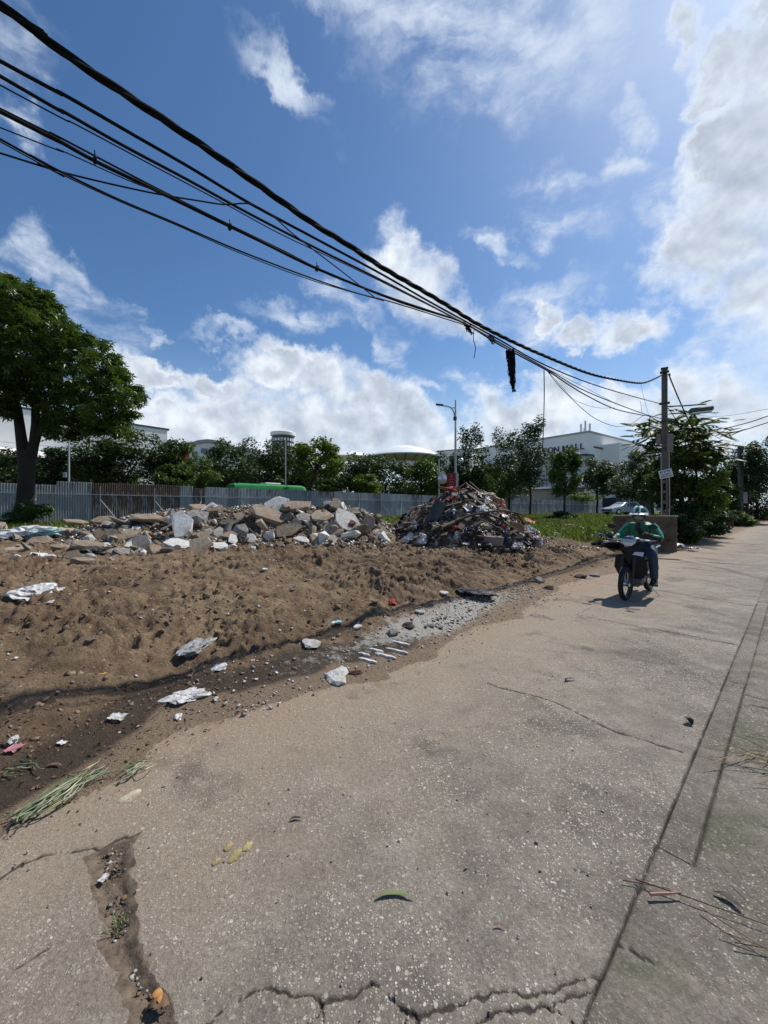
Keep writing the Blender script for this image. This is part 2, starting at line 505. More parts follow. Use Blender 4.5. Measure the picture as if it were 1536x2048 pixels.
# exposed-aggregate concrete of the lane
def road_fn(dust=1.0, moss=0.0, tone=1.0, stones=1.0):
    def fn(T, b):
        p = T.pos()
        x, y, z = T.sep(p)
        v = T.v('DOT_PRODUCT', p, tuple(N_))
        big = T.noise(p, 0.9, 5.0, 0.6)
        mid = T.noise(p, 4.5, 6.0, 0.68)
        fin = T.noise(p, 55.0, 5.0, 0.75)
        c = T.ramp(T.add(T.mul(big, 0.45), T.mul(mid, 0.55)), [(0.32, (0.092, 0.079, 0.066)), (0.5, (0.180, 0.157, 0.130)), (0.66, (0.268, 0.240, 0.200))])
        grit = T.noise(p, 150.0, 3.0, 0.8)
        c = T.v('SCALE', c, scale=T.m('MAXIMUM', T.mad(T.add(T.mul(fin, .6), T.mul(grit, .4)), 3.0, -0.5), .25))
        # dust worn in from the dirt side, patchy
        dk = T.mul(T.smooth(T.add(v, T.mad(T.noise(p, 1.6, 5.0, 0.65), 2.6, -1.3)), 0.8, 2.4), 0.8 * dust)
        c = T.mix(dk, c, T.v('SCALE', (0.262, 0.206, 0.150), scale=T.m('MAXIMUM', T.mad(T.add(T.mul(fin, .6), T.mul(grit, .4)), 2.4, -0.2), .3)))
        if moss:
            mk = T.mul(T.smooth(T.noise(p, 2.2, 5.0, 0.65), 0.42, 0.62), moss)
            c = T.mix(mk, c, T.v('SCALE', (0.088, 0.088, 0.055), scale=T.mad(fin, 1.2, 0.4)))
        dk2 = T.smooth(T.add(v, T.mad(mid, 0.9, -0.45)), 2.35, 2.85)
        c = T.mix(T.mul(dk2, 0.9 * min(1.0, dust)), c, T.v('SCALE', (0.245, 0.182, 0.128), scale=T.mad(fin, 1.5, 0.25)))
        dk = T.m('MAXIMUM', dk, dk2)
        # oily and damp stains
        c = T.mix(T.mul(T.smooth(T.noise(p, 1.15, 4.0, 0.62), 0.54, 0.66), 0.7), c, T.v('SCALE', (0.082, 0.069, 0.056), scale=T.mad(grit, 2.0, 0.0)))
        # stones: bright chips of three sizes laid bare where the skin has worn off
        wear = T.smooth(T.add(T.noise(p, 1.3, 4.0, 0.6), T.mul(mid, 0.3)), 0.50, 0.72)
        hgt = T.mul(mid, 0.4)
        for sc, rad, keep, amt in ((34.0, 0.29, 0.78, 1.0), (60.0, 0.33, 0.66, 0.95), (112.0, 0.37, 0.50, 0.9)):
            pd = T.v('ADD', p, T.v('SCALE', T.noise(p, sc * 1.6, 2.0, 0.5, color=True), scale=0.55 / sc))
            vo = T.voro(T.v('MULTIPLY', pd, (1.0, 1.0, 0.0)), sc)
            cell = T.sep(vo['Color'])
            msk = T.mul(T.smooth(vo['Distance'], rad, rad * 0.72), T.smooth(T.add(cell[0], T.mul(wear, 0.22)), keep, keep + 0.06))
            msk = T.mul(msk, T.mad(wear, 0.75, 0.30 if sc > 50 else 0.12))
            msk = T.mul(msk, T.mul(T.mad(dk, -0.55, 1.0), amt * stones))
            sc_c = T.ramp(cell[1], [(0.0, (0.24, 0.205, 0.165)), (0.45, (0.38, 0.34, 0.285)), (0.8, (0.50, 0.46, 0.39)), (1.0, (0.60, 0.57, 0.51))])
            c = T.mix(msk, c, sc_c)
            hgt = T.add(hgt, T.mul(msk, 0.35))
        ck = T.attr('dirt')
        soil = T.ramp(T.noise(p, 26.0, 6.0, 0.7), [(0.3, (0.065, 0.048, 0.034)), (0.7, (0.19, 0.145, 0.105))])
        c = T.mix(T.smooth(T.add(ck, T.mad(fin, 0.5, -0.25)), 0.35, 0.65), c, soil)
        c = T.mix(T.mul(T.smooth(T.attr('crack'), 0.1, 0.8), 0.85), c, (0.035, 0.028, 0.022))
        c = T.v('SCALE', c, scale=tone)
        hgt = T.add(hgt, T.add(T.mul(fin, 0.7), T.mul(grit, 0.4)))
        setb(T, b, c, T.mad(fin, 0.2, 0.78), 0, T.bump(hgt, 0.9, 0.008), 0.25)
    return fn
M_ROAD = material('lane concrete', road_fn())
M_SHOULDER = material('shoulder concrete', road_fn(0.0, 0.75, 0.93, 0.8))
M_GUTTER = material('strip concrete', road_fn(0.15, 0.2, 0.84, 0.8))

def soil_fn(T, b):
    p = T.pos()
    big = T.noise(p, 0.55, 5.0, 0.6)
    mid = T.noise(p, 3.2, 6.0, 0.65)
    fin = T.noise(p, 34.0, 6.0, 0.72)
    c = T.ramp(T.add(T.mul(big, 0.5), T.mul(mid, 0.5)), [(0.33, (0.098, 0.066, 0.041)), (0.48, (0.175, 0.122, 0.078)), (0.62, (0.268, 0.195, 0.122)), (0.75, (0.35, 0.265, 0.17))])
    c = T.v('SCALE', c, scale=T.mad(fin, 1.6, 0.2))
    c = T.mix(T.mul(T.attr('edge'), 0.9), c, T.v('SCALE', (0.245, 0.182, 0.128), scale=T.mad(T.noise(p, 55.0, 5.0, 0.75), 1.5, 0.25)))
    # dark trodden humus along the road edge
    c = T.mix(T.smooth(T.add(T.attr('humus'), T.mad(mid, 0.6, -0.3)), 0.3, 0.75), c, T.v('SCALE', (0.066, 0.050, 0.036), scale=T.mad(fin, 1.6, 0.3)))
    # lime and plaster dust
    c = T.mix(T.mul(T.smooth(T.add(T.attr('lime'), T.mad(T.noise(p, 12.0, 6.0, 0.75), 1.3, -0.65)), 0.45, 0.75), 0.8), c, (0.42, 0.40, 0.36))
    # crumbs of brick, plaster and stone trodden into the soil
    pd = T.v('ADD', p, T.v('SCALE', T.noise(p, 50.0, 2.0, 0.5, color=True), scale=0.02))
    vo = T.voro(pd, 26.0); cell = T.sep(vo['Color'])
    k = T.mul(T.smooth(vo['Distance'], 0.26, 0.18), T.smooth(cell[0], 0.90, 0.93))
    c = T.mix(k, c, T.ramp(cell[1], [(0.0, (0.22, 0.19, 0.16)), (0.7, (0.5, 0.46, 0.40)), (0.9, (0.30, 0.12, 0.07))]))
    gk = T.attr('green')
    c = T.mix(T.smooth(gk, 0.2, 0.7), c, T.v('SCALE', (0.085, 0.105, 0.03), scale=T.mad(fin, 1.2, 0.4)))
    setb(T, b, c, 0.95, 0, T.bump(T.add(mid, T.add(T.mul(fin, 0.9), T.mul(T.noise(p, 90.0, 4.0, 0.75), .5))), 1.0, 0.035), 0.15)
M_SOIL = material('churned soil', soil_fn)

def clod_fn(T, b):
    p = T.pos()
    mid, fin = T.noise(p, 2.4, 4.0, 0.6), T.noise(p, 45.0, 5.0, 0.7)
    c = T.ramp(mid, [(0.35, (0.13, 0.089, 0.056)), (0.55, (0.21, 0.148, 0.095)), (0.7, (0.29, 0.21, 0.138))])
    setb(T, b, T.v('SCALE', c, scale=T.mad(fin, 1.5, 0.25)), 0.95, 0, T.bump(fin, 0.8, 0.02), 0.15)
M_CLOD = material('soil clods', clod_fn)
# ------------------------------------------------------------------ terrain height
_es = np.array([-30, -3, -0.1, 0.4, 0.8, 1.8, 3.0, 5.1, 8.2, 11.3, 14, 19.3, 26, 40, 160])
_ev = np.array([2.6, 2.6, 2.62, 2.80, 3.20, 2.92, 2.74, 3.02, 3.26, 3.25, 3.3, 2.95, 2.85, 2.7, 2.6])
_pt = np.array([-3, 0, 0.3, 0.8, 1.5, 2.5, 4, 6, 10, 30, 400])
_ph = np.array([-0.09, 0.004, 0.03, 0.10, 0.22, 0.36, 0.46, 0.52, 0.56, 0.62, 0.62])
def bumpg(s, v, s0, v0, rs, rv, h): return h * np.exp(-((s - s0) / rs) ** 2 - ((v - v0) / rv) ** 2)
def edge_v(s): return np.interp(s, _es, _ev) + 0.10 * pn(s * 1.1, s * 0 + 3.3, 2) + 0.05 * pn(s * 4.7, s * 0 + 1.3, 4)
def mounds(s, v):
    """rubble and rubbish heaps' bodies and the bank by the road"""
    h = 0.0
    for (px, D, rx, ry, a) in ((640, 12.4, 1.9, 1.5, 0.95), (500, 12.2, 1.9, 1.4, 0.85), (355, 11.8, 2.1, 1.3, 0.62), (240, 11.2, 1.7, 1.3, 0.38), (90, 11.4, 2.6, 1.6, 0.20), (725, 12.0, 1.1, 1.2, 0.55)):
        X0 = (px - 768) / F * D
        X, Y = U.x * s + N_.x * v, U.y * s + N_.y * v
        h = h + a * np.exp(-((X - X0) / rx) ** 2 - ((Y - D) / ry) ** 2) * 0.80
    h = h + bumpg(s, v, 11.6, 4.55, 1.4, 0.75, 0.30) + bumpg(s, v, 13.0, 5.6, 1.2, 0.9, 0.2)
    return h
def base_h(s, v):
    t = v - edge_v(s)
    far = sstep(s, 12, 18)
    h = np.interp(t, _pt, _ph)
    h = h * (1 - 0.35 * far * (1 - sstep(t, 2, 9)))
    return h + mounds(s, v)
def detail_h(s, v):
    t = v - edge_v(s)
    k = sstep(t, 0.05, 1.3) * (1 - 0.75 * sstep(v, 13, 20)) * (1 - 0.8 * sstep(s, 14, 20))
    r = 1 - np.abs(fbm(s, v, 2.1, 3, 7)) * 2
    rg_ = 1 - np.abs(fbm(s, v, 6.5, 3, 13, 0.6)) * 2
    cl_ = np.maximum(0, fbm(s, v, 9.0, 2, 15, 0.5) - 0.12)
    pm = np.clip(0.75 + 1.6 * fbm(s, v, 0.7, 2, 19), 0.25, 1.5)
    d = 0.125 * fbm(s, v, 1.3, 3, 1) + 0.090 * (r - 0.6) * (0.5 + fbm(s, v, 0.5, 2, 9)) + pm * (0.05 * fbm(s, v, 5.0, 3, 3, 0.6) + 0.035 * (rg_ - 0.5) + 0.10 * cl_ + 0.036 * fbm(s, v, 14.0, 3, 5, 0.75))
    # cleat prints of a crawler track, running up the slope
    w1 = np.exp(-((s - 0.6 - 0.12 * (v - 4)) / 0.28) ** 2) + np.exp(-((s - 2.1 - 0.12 * (v - 4)) / 0.28) ** 2)
    d = d + 0.055 * w1 * np.sin(v * 2 * math.pi / 0.21 + 2 * pn(s * 2, v * 2, 8)) * sstep(t, 0.4, 1.2) * (1 - sstep(v, 7, 8.5))
    # raked furrows on the right-hand slope
    q = s * 0.92 + v * 0.38
    d = d + 0.045 * np.sin(q * 2 * math.pi / 0.42 + 2.2 * pn(s * 1.2, v * 1.2, 6)) * sstep(s, 3.2, 4.6) * (1 - sstep(s, 10, 12)) * sstep(t, 0.5, 1.2) * (1 - sstep(v, 6.5, 8.5))
    return k * d
def height(s, v):
    s, v = np.asarray(s, dtype=float), np.asarray(v, dtype=float)
    h = base_h(s, v) + detail_h(s, v)
    return np.where(v < edge_v(s), np.minimum(h, 0.004), h)
def hz(X, Y):
    s, v = U.x * X + U.y * Y, N_.x * X + N_.y * Y
    return np.where(np.asarray(v) > edge_v(s), height(s, v), 0.0)
def hit(px, py, dmax=120.0, rough=True):
    """where the line of sight through a photo point meets the ground"""
    D = np.geomspace(1.0, dmax, 1600)
    X = (px - 768) / F * D; Z = CH - (py - HY) / F * D
    s, v = U.x * X + U.y * D, N_.x * X + N_.y * D
    hh = np.where(v > edge_v(s), height(s, v) if rough else base_h(s, v), 0.0)
    k = np.argmax(Z <= hh)
    if not (Z <= hh).any(): k = len(D) - 1
    return Vector((X[k], D[k], float(hh[k]))), float(D[k])

def graded(*segs):
    out = []
    for a, b, st in segs: out.append(np.arange(a, b - 1e-6, st))
    out.append(np.array([segs[-1][1]]))
    return np.concatenate(out)
def grid_faces(n, m):
    i = np.arange(n - 1)[:, None] * m + np.arange(m - 1)[None, :]
    i = i.ravel()
    return np.stack([i, i + m, i + m + 1, i + 1], 1)

# far ground: one sheet to the horizon
gx = graded((-900, -200, 100), (-200, 260, 20), (260, 1000, 100))
GX, GY = np.meshgrid(gx, gx, indexing='ij')
gs, gv = U.x * GX + U.y * GY, N_.x * GX + N_.y * GY
gz = np.where(gv > 31, 0.50, -0.16)
me = npmesh('ground', np.stack([GX, GY, gz], -1).reshape(-1, 3), grid_faces(len(gx), len(gx)))
set_attr(me, 'green', np.full(len(gx) ** 2, 0.6))
tag(obj_of('ground', me, M_SOIL), kind='structure')

# churned soil of the cleared lot
ss = graded((-70, -12, 2.0), (-12, -4, 0.2), (-4, -1.5, 0.06), (-1.5, 11.5, 0.026), (11.5, 20, 0.07), (20, 40, 0.4), (40, 150, 2.5))
vv = graded((2.35, 7.2, 0.026), (7.2, 14.0, 0.055), (14, 20, 0.25), (20, 33, 1.0))
S_, V_ = np.meshgrid(ss, vv, indexing='ij')
H_ = height(S_, V_)
XY = np.stack([U.x * S_ + N_.x * V_, U.y * S_ + N_.y * V_, H_], -1).reshape(-1, 3)
me = npmesh('soil', XY, grid_faces(len(ss), len(vv)), smooth=True)
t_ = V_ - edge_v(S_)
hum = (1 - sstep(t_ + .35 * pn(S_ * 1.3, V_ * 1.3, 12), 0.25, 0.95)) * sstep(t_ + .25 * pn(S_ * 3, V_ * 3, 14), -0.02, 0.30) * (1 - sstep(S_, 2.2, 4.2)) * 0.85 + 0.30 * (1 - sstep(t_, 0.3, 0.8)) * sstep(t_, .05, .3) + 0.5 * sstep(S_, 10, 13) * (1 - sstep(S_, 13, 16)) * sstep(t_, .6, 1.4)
lime = bumpg(S_, V_, 3.2, 3.25, 0.9, 0.35, 0.55) + bumpg(S_, V_, 1.9, 3.25, 0.7, 0.3, 0.45) + bumpg(S_, V_, 5.2, 3.45, 1.5, 0.40, 0.85) + bumpg(S_, V_, 4.0, 3.1, 0.8, 0.3, 0.5) + bumpg(S_, V_, 8.2, 3.6, 1.0, 0.22, 0.4) + bumpg(S_, V_, 1.3, 4.1, .25, .25, .4)
green = sstep(S_ + 1.5 * pn(S_ * .3, V_ * .3, 3), 14, 17) * sstep(V_, 4.2, 7) + sstep(V_ + 1.5 * pn(S_ * .4, V_ * .4, 3), 14, 17)
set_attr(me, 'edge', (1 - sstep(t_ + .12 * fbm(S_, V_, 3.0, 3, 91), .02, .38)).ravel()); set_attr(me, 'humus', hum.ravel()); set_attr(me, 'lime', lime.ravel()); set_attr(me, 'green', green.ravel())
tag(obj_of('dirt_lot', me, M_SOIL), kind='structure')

# ------------------------------------------------------------------ road slabs
def poly_px(pts, z=0.0): return np.array([gsv(x, y, z) for x, y in pts])
CRACKS = [  # (photo points, half width)
    ([(405, 2060), (450, 2012), (492, 1992), (530, 1974), (560, 1970), (590, 1982), (622, 1985), (645, 1994), (690, 1996), (715, 1985), (742, 1970)], 0.0065),
    ([(742, 1970), (765, 1978), (790, 2000), (832, 2021), (870, 2014), (900, 2010), (940, 1995), (1000, 1984), (1050, 1992), (1092, 1984), (1130, 1966), (1180, 1954), (1216, 1948)], 0.006),
    ([(940, 2050), (980, 2034), (1045, 2016), (1092, 2008), (1130, 1995), (1180, 1990), (1205, 1968), (1216, 1948)], 0.0075),
    ([(643, 1994), (640, 2020), (612, 2055)], 0.003), ([(645, 1994), (648, 2055)], 0.003), ([(1180, 1990), (1200, 2010), (1236, 2056)], 0.003),
    ([(790, 2000), (835, 2024), (838, 2055)], 0.003), ([(1092, 2008), (1125, 2030), (1150, 2050)], 0.0025), ([(1150, 1740), (1170, 1744), (1200, 1752)], 0.004),
    ([(-60, 1790), (0, 1757), (40, 1729), (82, 1711), (130, 1702), (165, 1698), (196, 1700), (228, 1684), (276, 1669)], 0.007),
    ([(0, 1965), (40, 1935), (95, 1900)], 0.003),
    ([(975, 1366), (1004, 1376), (1040, 1385), (1075, 1394), (1110, 1405), (1145, 1422), (1180, 1440), (1215, 1456), (1250, 1470), (1300, 1484), (1362, 1502)], 0.009),
    ([(1145, 1229), (1230, 1245), (1310, 1262), (1350, 1270), (1410, 1281), (1464, 1287)], 0.009),
    ([(1300, 1178), (1340, 1184), (1400, 1196), (1440, 1201), (1490, 1210), (1524, 1213)], 0.022),
    ([(1330, 1148), (1400, 1158), (1460, 1172), (1536, 1190)], 0.012),
]
SCRACKS = [([(1236, 1885), (1262, 1893), (1280, 1908), (1318, 1922)], 0.007), ([(1490, 1411), (1505, 1408), (1522, 1413), (1560, 1418)], 0.008),
           ([(1445, 1525), (1480, 1534), (1530, 1550)], 0.006), ([(1528, 1292), (1560, 1304)], 0.006), ([(1245, 1763), (1290, 1775), (1340, 1788)], 0.004), ([(1525, 1650), (1560, 1670)], .005)]
CHANNEL = poly_px([(176, 1704), (278, 1668), (268, 1716), (266, 1760), (276, 1812), (286, 1862), (298, 1925), (312, 1965), (333, 1985), (340, 2010), (352, 2120), (262, 2120), (244, 2012), (228, 1958), (214, 1920), (200, 1880), (186, 1830), (182, 1780)])

def seg_dist(S, V, pl):
    d = np.full(S.shape, 9.0)
    for (a, b) in zip(pl[:-1], pl[1:]):
        ab = b - a; L = (ab ** 2).sum() + 1e-12
        t = np.clip(((S - a[0]) * ab[0] + (V - a[1]) * ab[1]) / L, 0, 1)
        d = np.minimum(d, np.hypot(S - a[0] - t * ab[0], V - a[1] - t * ab[1]))
    return d
def inside(S, V, pl):
    r = np.zeros(S.shape, bool)
    for (a, b) in zip(pl, np.roll(pl, -1, 0)):
        c = ((a[1] > V) != (b[1] > V)) & (S < (b[0] - a[0]) * (V - a[1]) / (b[1] - a[1] + 1e-12) + a[0])
        r ^= c
    return r

road = empty('road', (0, 0, 0), 0, kind='structure')
shoulder = empty('shoulder', (0, 0, 0), 0, kind='structure')
gutter = empty('gutter_strip', (0, 0, 0), 0, kind='structure')
CRK = [(poly_px(p), w) for p, w in CRACKS]
SCRK = [(poly_px(p), w) for p, w in SCRACKS]
def slab(name, parent, s0, s1, v0, v1, st, mat, z0=0.0, cracks=(), chan=False, tilt=0.0, rag=0.012, seed=0, k0=1.0, k1=1.0, q0=1.0, q1=1.0):
    if hasattr(st, '__len__'):
        st, stv, segs = st
        a = graded(*segs)
        a = s0 + (a - a[0]) * (s1 - s0) / (a[-1] - a[0]); b = np.linspace(v0, v1, int((v1 - v0) / stv) + 1)
    else:
        ns, nv = max(2, int((s1 - s0) / st) + 1), max(2, int((v1 - v0) / st) + 1)
        a, b = np.linspace(s0, s1, ns), np.linspace(v0, v1, nv)
    a = np.concatenate([[s0], a, [s1]]); b = np.concatenate([[v0], b, [v1]])
    S, V = np.meshgrid(a, b, indexing='ij')
    e = np.minimum.reduce([S - s0 + (.08 if q0 > 2 else 0), s1 - S + (.08 if q1 > 2 else 0), V - v0 + (.08 if k0 > 2 else 0), v1 - V + (.08 if k1 > 2 else 0)])            # distance from the rim
    Z = z0 + 0.010 * fbm(S, V, 0.7, 3, 20 + seed) + tilt * (S - s0) / max(s1 - s0, .1)
    if st < 0.03: Z = Z + 0.0016 * fbm(S, V, 38.0, 2, 31)
    if st < 0.06:
        chip = rag * (0.25 + np.clip(1.6 * fbm(S, V, 7.0, 4, 40, 0.65) + 0.55, 0, 1.7))
        Z = Z - 0.012 * np.clip(1 - e / np.maximum(chip, 1e-4), 0, 1) ** 0.7
        crk = .5 * np.clip(1 - e / np.maximum(chip, 1e-4), 0, 1) * np.clip(.55 + 1.8 * fbm(S, V, 2.2, 3, 45), 0, 1)
    else:
        crk = np.zeros_like(Z)
    dirt = np.zeros_like(Z)
    for pl, w in cracks:
        if pl[:, 0].max() < s0 - .1 or pl[:, 0].min() > s1 + .1 or pl[:, 1].max() < v0 - .1 or pl[:, 1].min() > v1 + .1: continue
        jit = 0.018 * fbm(S, V, 6.0, 3, 50) + 0.010 * fbm(S, V, 26.0, 3, 52)
        d = np.abs(seg_dist(S + jit * .8, V + jit, pl))
        ww = w * np.clip(1.0 + 1.5 * fbm(S, V, 11.0, 3, 55), 0.25, 2.2)
        kk = np.clip(1.25 - d / ww, 0, 1)
        Z = Z - 0.007 * kk; crk = np.maximum(crk, kk)
        dirt = np.maximum(dirt, 0.45 * np.clip(1 - d / (ww * 3.5), 0, 1))
    if chan:
        j1, j2 = 0.035 * fbm(S, V, 9.0, 3, 60), 0.035 * fbm(S, V, 9.0, 3, 63)
        ins = inside(S + j1, V + j2, CHANNEL)
        d = seg_dist(S + j1, V + j2, np.vstack([CHANNEL, CHANNEL[:1]]))
        k = np.where(ins, sstep(d, 0.0, 0.05), 0)
        Z = Z - 0.017 * k + 0.010 * k * fbm(S, V, 14.0, 4, 66, .6)
        dirt = np.maximum(dirt, np.where(ins, 0.25 + sstep(d, -0.01, 0.02), 0))
        crk = np.where(ins, crk * .3, crk)
    Z[0, :] -= 0.10; Z[-1, :] -= 0.10; Z[:, 0] -= 0.10; Z[:, -1] -= 0.10
    Z[0, 0] += .1; Z[0, -1] += .1; Z[-1, 0] += .1; Z[-1, -1] += .1
    me = npmesh(name, np.stack([U.x * S + N_.x * V, U.y * S + N_.y * V, Z], -1).reshape(-1, 3), grid_faces(len(a), len(b)), smooth=True)
    me.set_sharp_from_angle(angle=R(48))
    set_attr(me, 'dirt', dirt.ravel()); set_attr(me, 'crack', crk.ravel())
    return obj_of(name, me, mat, parent)

VG1, VG0 = 0.435, 0.300
joints = [-7.0, -3.0, -0.5, 5.86, 8.62, 11.5, 14.4, 17.3, 20.2, 23.1, 26.0, 29.0, 32.0, 36, 40, 45, 50, 56, 62, 70, 80, 95, 120]
for i, (a, b) in enumerate(zip(joints[:-1], joints[1:])):
    st = 0.2 if a < -3.1 else 0.03 if a < -0.6 else 0.0095 if a < 3 else 0.017 if a < 8 else 0.035 if a < 14 else 0.15 if a < 30 else 0.6
    stA = (.0095, .0058, ((-.494, 1.6, .0052), (1.6, 3.3, .009), (3.3, 5.854, .017))) if a == -0.5 else st
    slab('road_slab', road, a + .006, b - .006, VG1, 2.1720, stA, M_ROAD, 0.0, CRK, a < 6, 0.0, .007, seed=i, k1=5.0)
jb = [-7, -3.0, -0.5, 8.62, 17.3, 26, 36, 50, 70, 120]
for i, (a, b) in enumerate(zip(jb[:-1], jb[1:])):
    st = 0.2 if a < -3.1 else 0.03 if a < -0.6 else 0.03 if a < 10 else 0.15 if a < 30 else 0.6
    stB = (.0095, .0085, ((-.494, 2.0, .0075), (2.0, 8.614, .03))) if a == -0.5 else st
    slab('road_slab', road, a + .006, b - .006, 2.1725, 3.45, stB, M_ROAD, -0.001, CRK, a < 6, 0.0, 0.005, seed=i, k0=4.0)

M_BED = simple('packed joint dirt', (0.075, 0.058, 0.042), 0.95, 0, 0.3, 9.0)
# dirt-packed bed that shows in the gaps between the slabs
bed = MB()
for a, b in ((-8, 120),):
    bed.add([sv(a, -7, -0.034), sv(b, -7, -0.034), sv(b, 3.4, -0.034), sv(a, 3.4, -0.034)], [(0, 1, 2, 3)])
tag(bed.build('road_bed', M_BED), kind='structure')

gj = [2.10, 4.6, 8.9, 12, 16, 20, 26, 34, 44, 60, 80, 120]
for i, (a, b) in enumerate(zip(gj[:-1], gj[1:])):
    st = 0.008 if a < 4 else 0.015 if a < 8 else 0.06
    slab('strip_slab', gutter, a + .002, b - .002, VG0 + .002, VG1 - .003, st, M_GUTTER, -0.008, SCRK, False, 0.0, 0.0045, seed=i + 60)
sj = [-7, -3.2, -0.6, 1.38, 2.096, 4.35, 7.3, 10.2, 13, 16, 20, 26, 34, 44, 60, 90, 120]
for i, (a, b) in enumerate(zip(sj[:-1], sj[1:])):
    st = 0.1 if a < -3.3 else 0.0125 if a < 2.5 else 0.02 if a < 8 else 0.06 if a < 14 else 0.3
    g0, g1 = (.0002 if 1 < a < 2.2 else .004), (.0002 if 1 < b < 2.2 else .004)
    slab('shoulder_slab', shoulder, a + g0, b - g1, -1.9, VG0 - .003 if a > 2 else VG1 - .003 if a > 1 else VG1 - .0006, st, M_SHOULDER, -0.002, SCRK, False, 0.0 if a < 2 else 0.004 * math.sin(i), 0.005 if a > 1 else .0015, seed=90, q0=30.0 if 1 < a < 2.2 else 1.0, q1=30.0 if 1 < b < 2.2 else 1.0)
    slab('shoulder_slab', shoulder, a + .004, b - .004, -6.5, -1.91, 0.25, M_SHOULDER, -0.004, (), False, 0, seed=i + 120)
# ------------------------------------------------------------------ corrugated fence
FZ0, FZ1, FV = 0.55, 3.18, 30.0
def sheet_fn(T, b):
    p = T.obj(); r = T.rand()
    x, y, z = T.sep(p)
    base = T.ramp(r, [(0.0, (0.21, 0.225, 0.24)), (0.3, (0.33, 0.345, 0.36)), (0.55, (0.26, 0.28, 0.305)), (0.8, (0.40, 0.415, 0.43)), (1.0, (0.31, 0.325, 0.34))])
    st = T.noise(T.v('MULTIPLY', p, (14.0, 14.0, 0.6)), 1.0, 5.0, 0.6)
    c = T.v('SCALE', base, scale=T.mad(st, 1.0, 0.5))
    rk = T.mul(T.smooth(T.add(T.noise(T.v('MULTIPLY', p, (6.0, 6.0, 0.9)), 1.0, 6.0, 0.65), T.mad(z, 0.05, T.mad(T.attr('rust'), 0.5, -0.1))), 0.58, 0.74), 0.9)
    c = T.mix(rk, c, T.ramp(st, [(0.3, (0.06, 0.032, 0.02)), (0.7, (0.17, 0.10, 0.06))]))
    setb(T, b, c, T.mad(rk, 0.35, 0.5), 0.25, None, 0.4)
M_SHEET = material('galvanised sheet', sheet_fn)
M_RAIL = simple('galvanised rail', (0.34, 0.37, 0.40), 0.5, 0.3, 0.2, 3.0)
fence = empty('corrugated_fence', sv(50, FV, FZ0), RZ, 'long fence of grey corrugated metal sheets across the back of the lot', 'fence')
SW = 0.84
sheets = []
for k in range(4):
    n = 7; prof = []
    for i in range(n):
        x0 = i * SW / n
        for fx, y in ((0.0, 0), (0.3, 0), (0.42, -0.042), (0.80, -0.042), (0.92, 0)):
            prof.append((x0 + fx * SW / n, y))
    prof.append((SW + 0.02, 0))
    V = []; 
    rr = random.Random(k)
    hh = FZ1 - FZ0
    rows = [0, 0.5, 1.0]
    lean = [rr.uniform(-.012, .012) for _ in rows]
    for q, t in enumerate(rows):
        for (x, y) in prof: V.append((x, y + lean[q], t * hh))
    m = len(prof)
    back = [(x, y + 0.0015, z) for (x, y, z) in V]
    o2 = len(V)
    V2 = V + back
    fs = []
    for i in range(len(rows) - 1):
        for j in range(m - 1):
            a = i * m + j
            fs.append((a, a + 1, a + m + 1, a + m))
    me = npmesh('corrugated_sheet', np.array(V), np.array(fs))
    set_attr(me, 'rust', np.full(len(V), (0.0, 0.12, 0.25, 0.5)[k]))
    me.materials.append(M_SHEET); sheets.append(me)
s = -7.0; i = 0
rr = random.Random(3)
while s < 101:
    k = rr.choice((0, 0, 1, 1, 2))
    if 3.0 < s < 12: k = rr.choice((1, 2, 3, 3))
    o = bpy.data.objects.new('corrugated_sheet', sheets[k]); link(o, fence)
    dz = rr.uniform(-.03, .03) + (-0.22 if s < 0.6 else 0) - (0.10 if 8.6 < s < 9.6 else 0)
    o.location = (s - 50, rr.uniform(-.012, .012), dz)
    s += SW; i += 1
def fence_local(sx, y, z): return (sx - 50, y, z)
for zz in (1.88, 0.25):
    s = -7.0
    while s < 101:
        L = 6.0
        m = MB(); m.box((L / 2, 0, 0), (L - .01, 0.05, 0.05))
        if 'railme' not in globals(): railme = m.mesh('rail')
        o = obj_of('rail', railme, M_RAIL, fence); o.location = (s - 50, -0.062, zz)
        s += L
postme = MB().box((0, 0, 1.2), (0.06, 0.06, 2.5)).mesh('post')
bracem = MB().tube([(0, -1.15, 0.0), (0, 0, 1.45)], 0.028, 6).mesh('brace')
s = -5.5
while s < 101:
    o = obj_of('post', postme, M_RAIL, fence); o.location = (s - 50, -0.12, -0.05)
    o = obj_of('brace', bracem, M_RAIL, fence); o.location = (s - 50, -0.17, 0.1); o.rotation_euler = (0, 0, rr.choice((-.9, .9)))
    s += 3.0

# ------------------------------------------------------------------ buildings
M_WHITE = simple('pale cladding', (0.80, 0.785, 0.76), 0.6, 0, 0.12, 0.15, 0, 0.4)
M_GREYB = simple('grey cladding', (0.34, 0.35, 0.36), 0.6, 0, 0.12, 0.2)
M_DARKB = simple('dark trim', (0.05, 0.055, 0.065), 0.5, 0, 0.2, 0.4)
M_GLASSB = simple('dark glazing', (0.10, 0.13, 0.16), 0.15, 0, 0.3, 0.3, 0, 0.6)
M_SIGN = simple('sign letters', (0.045, 0.025, 0.05), 0.4, 0, 0.1)
def panelled(bm, x0, x1, z0, z1, y, nx, nz, gap=0.12, dep=0.10):
    pass
def panel_grid(parent, name, mat, origin, dx, dz, nx, nz, w, h, normal_off, rz, th=0.12):
    """cladding panels one by one, sharing one mesh"""
    me = MB().box((w / 2, 0, h / 2), (w - 0.10, th, h - 0.10)).mesh(name)
    for i in range(nx):
        for j in range(nz):
            o = obj_of(name, me, mat, parent)
            o.location = (origin[0] + i * w, origin[1] + normal_off, origin[2] + j * h)
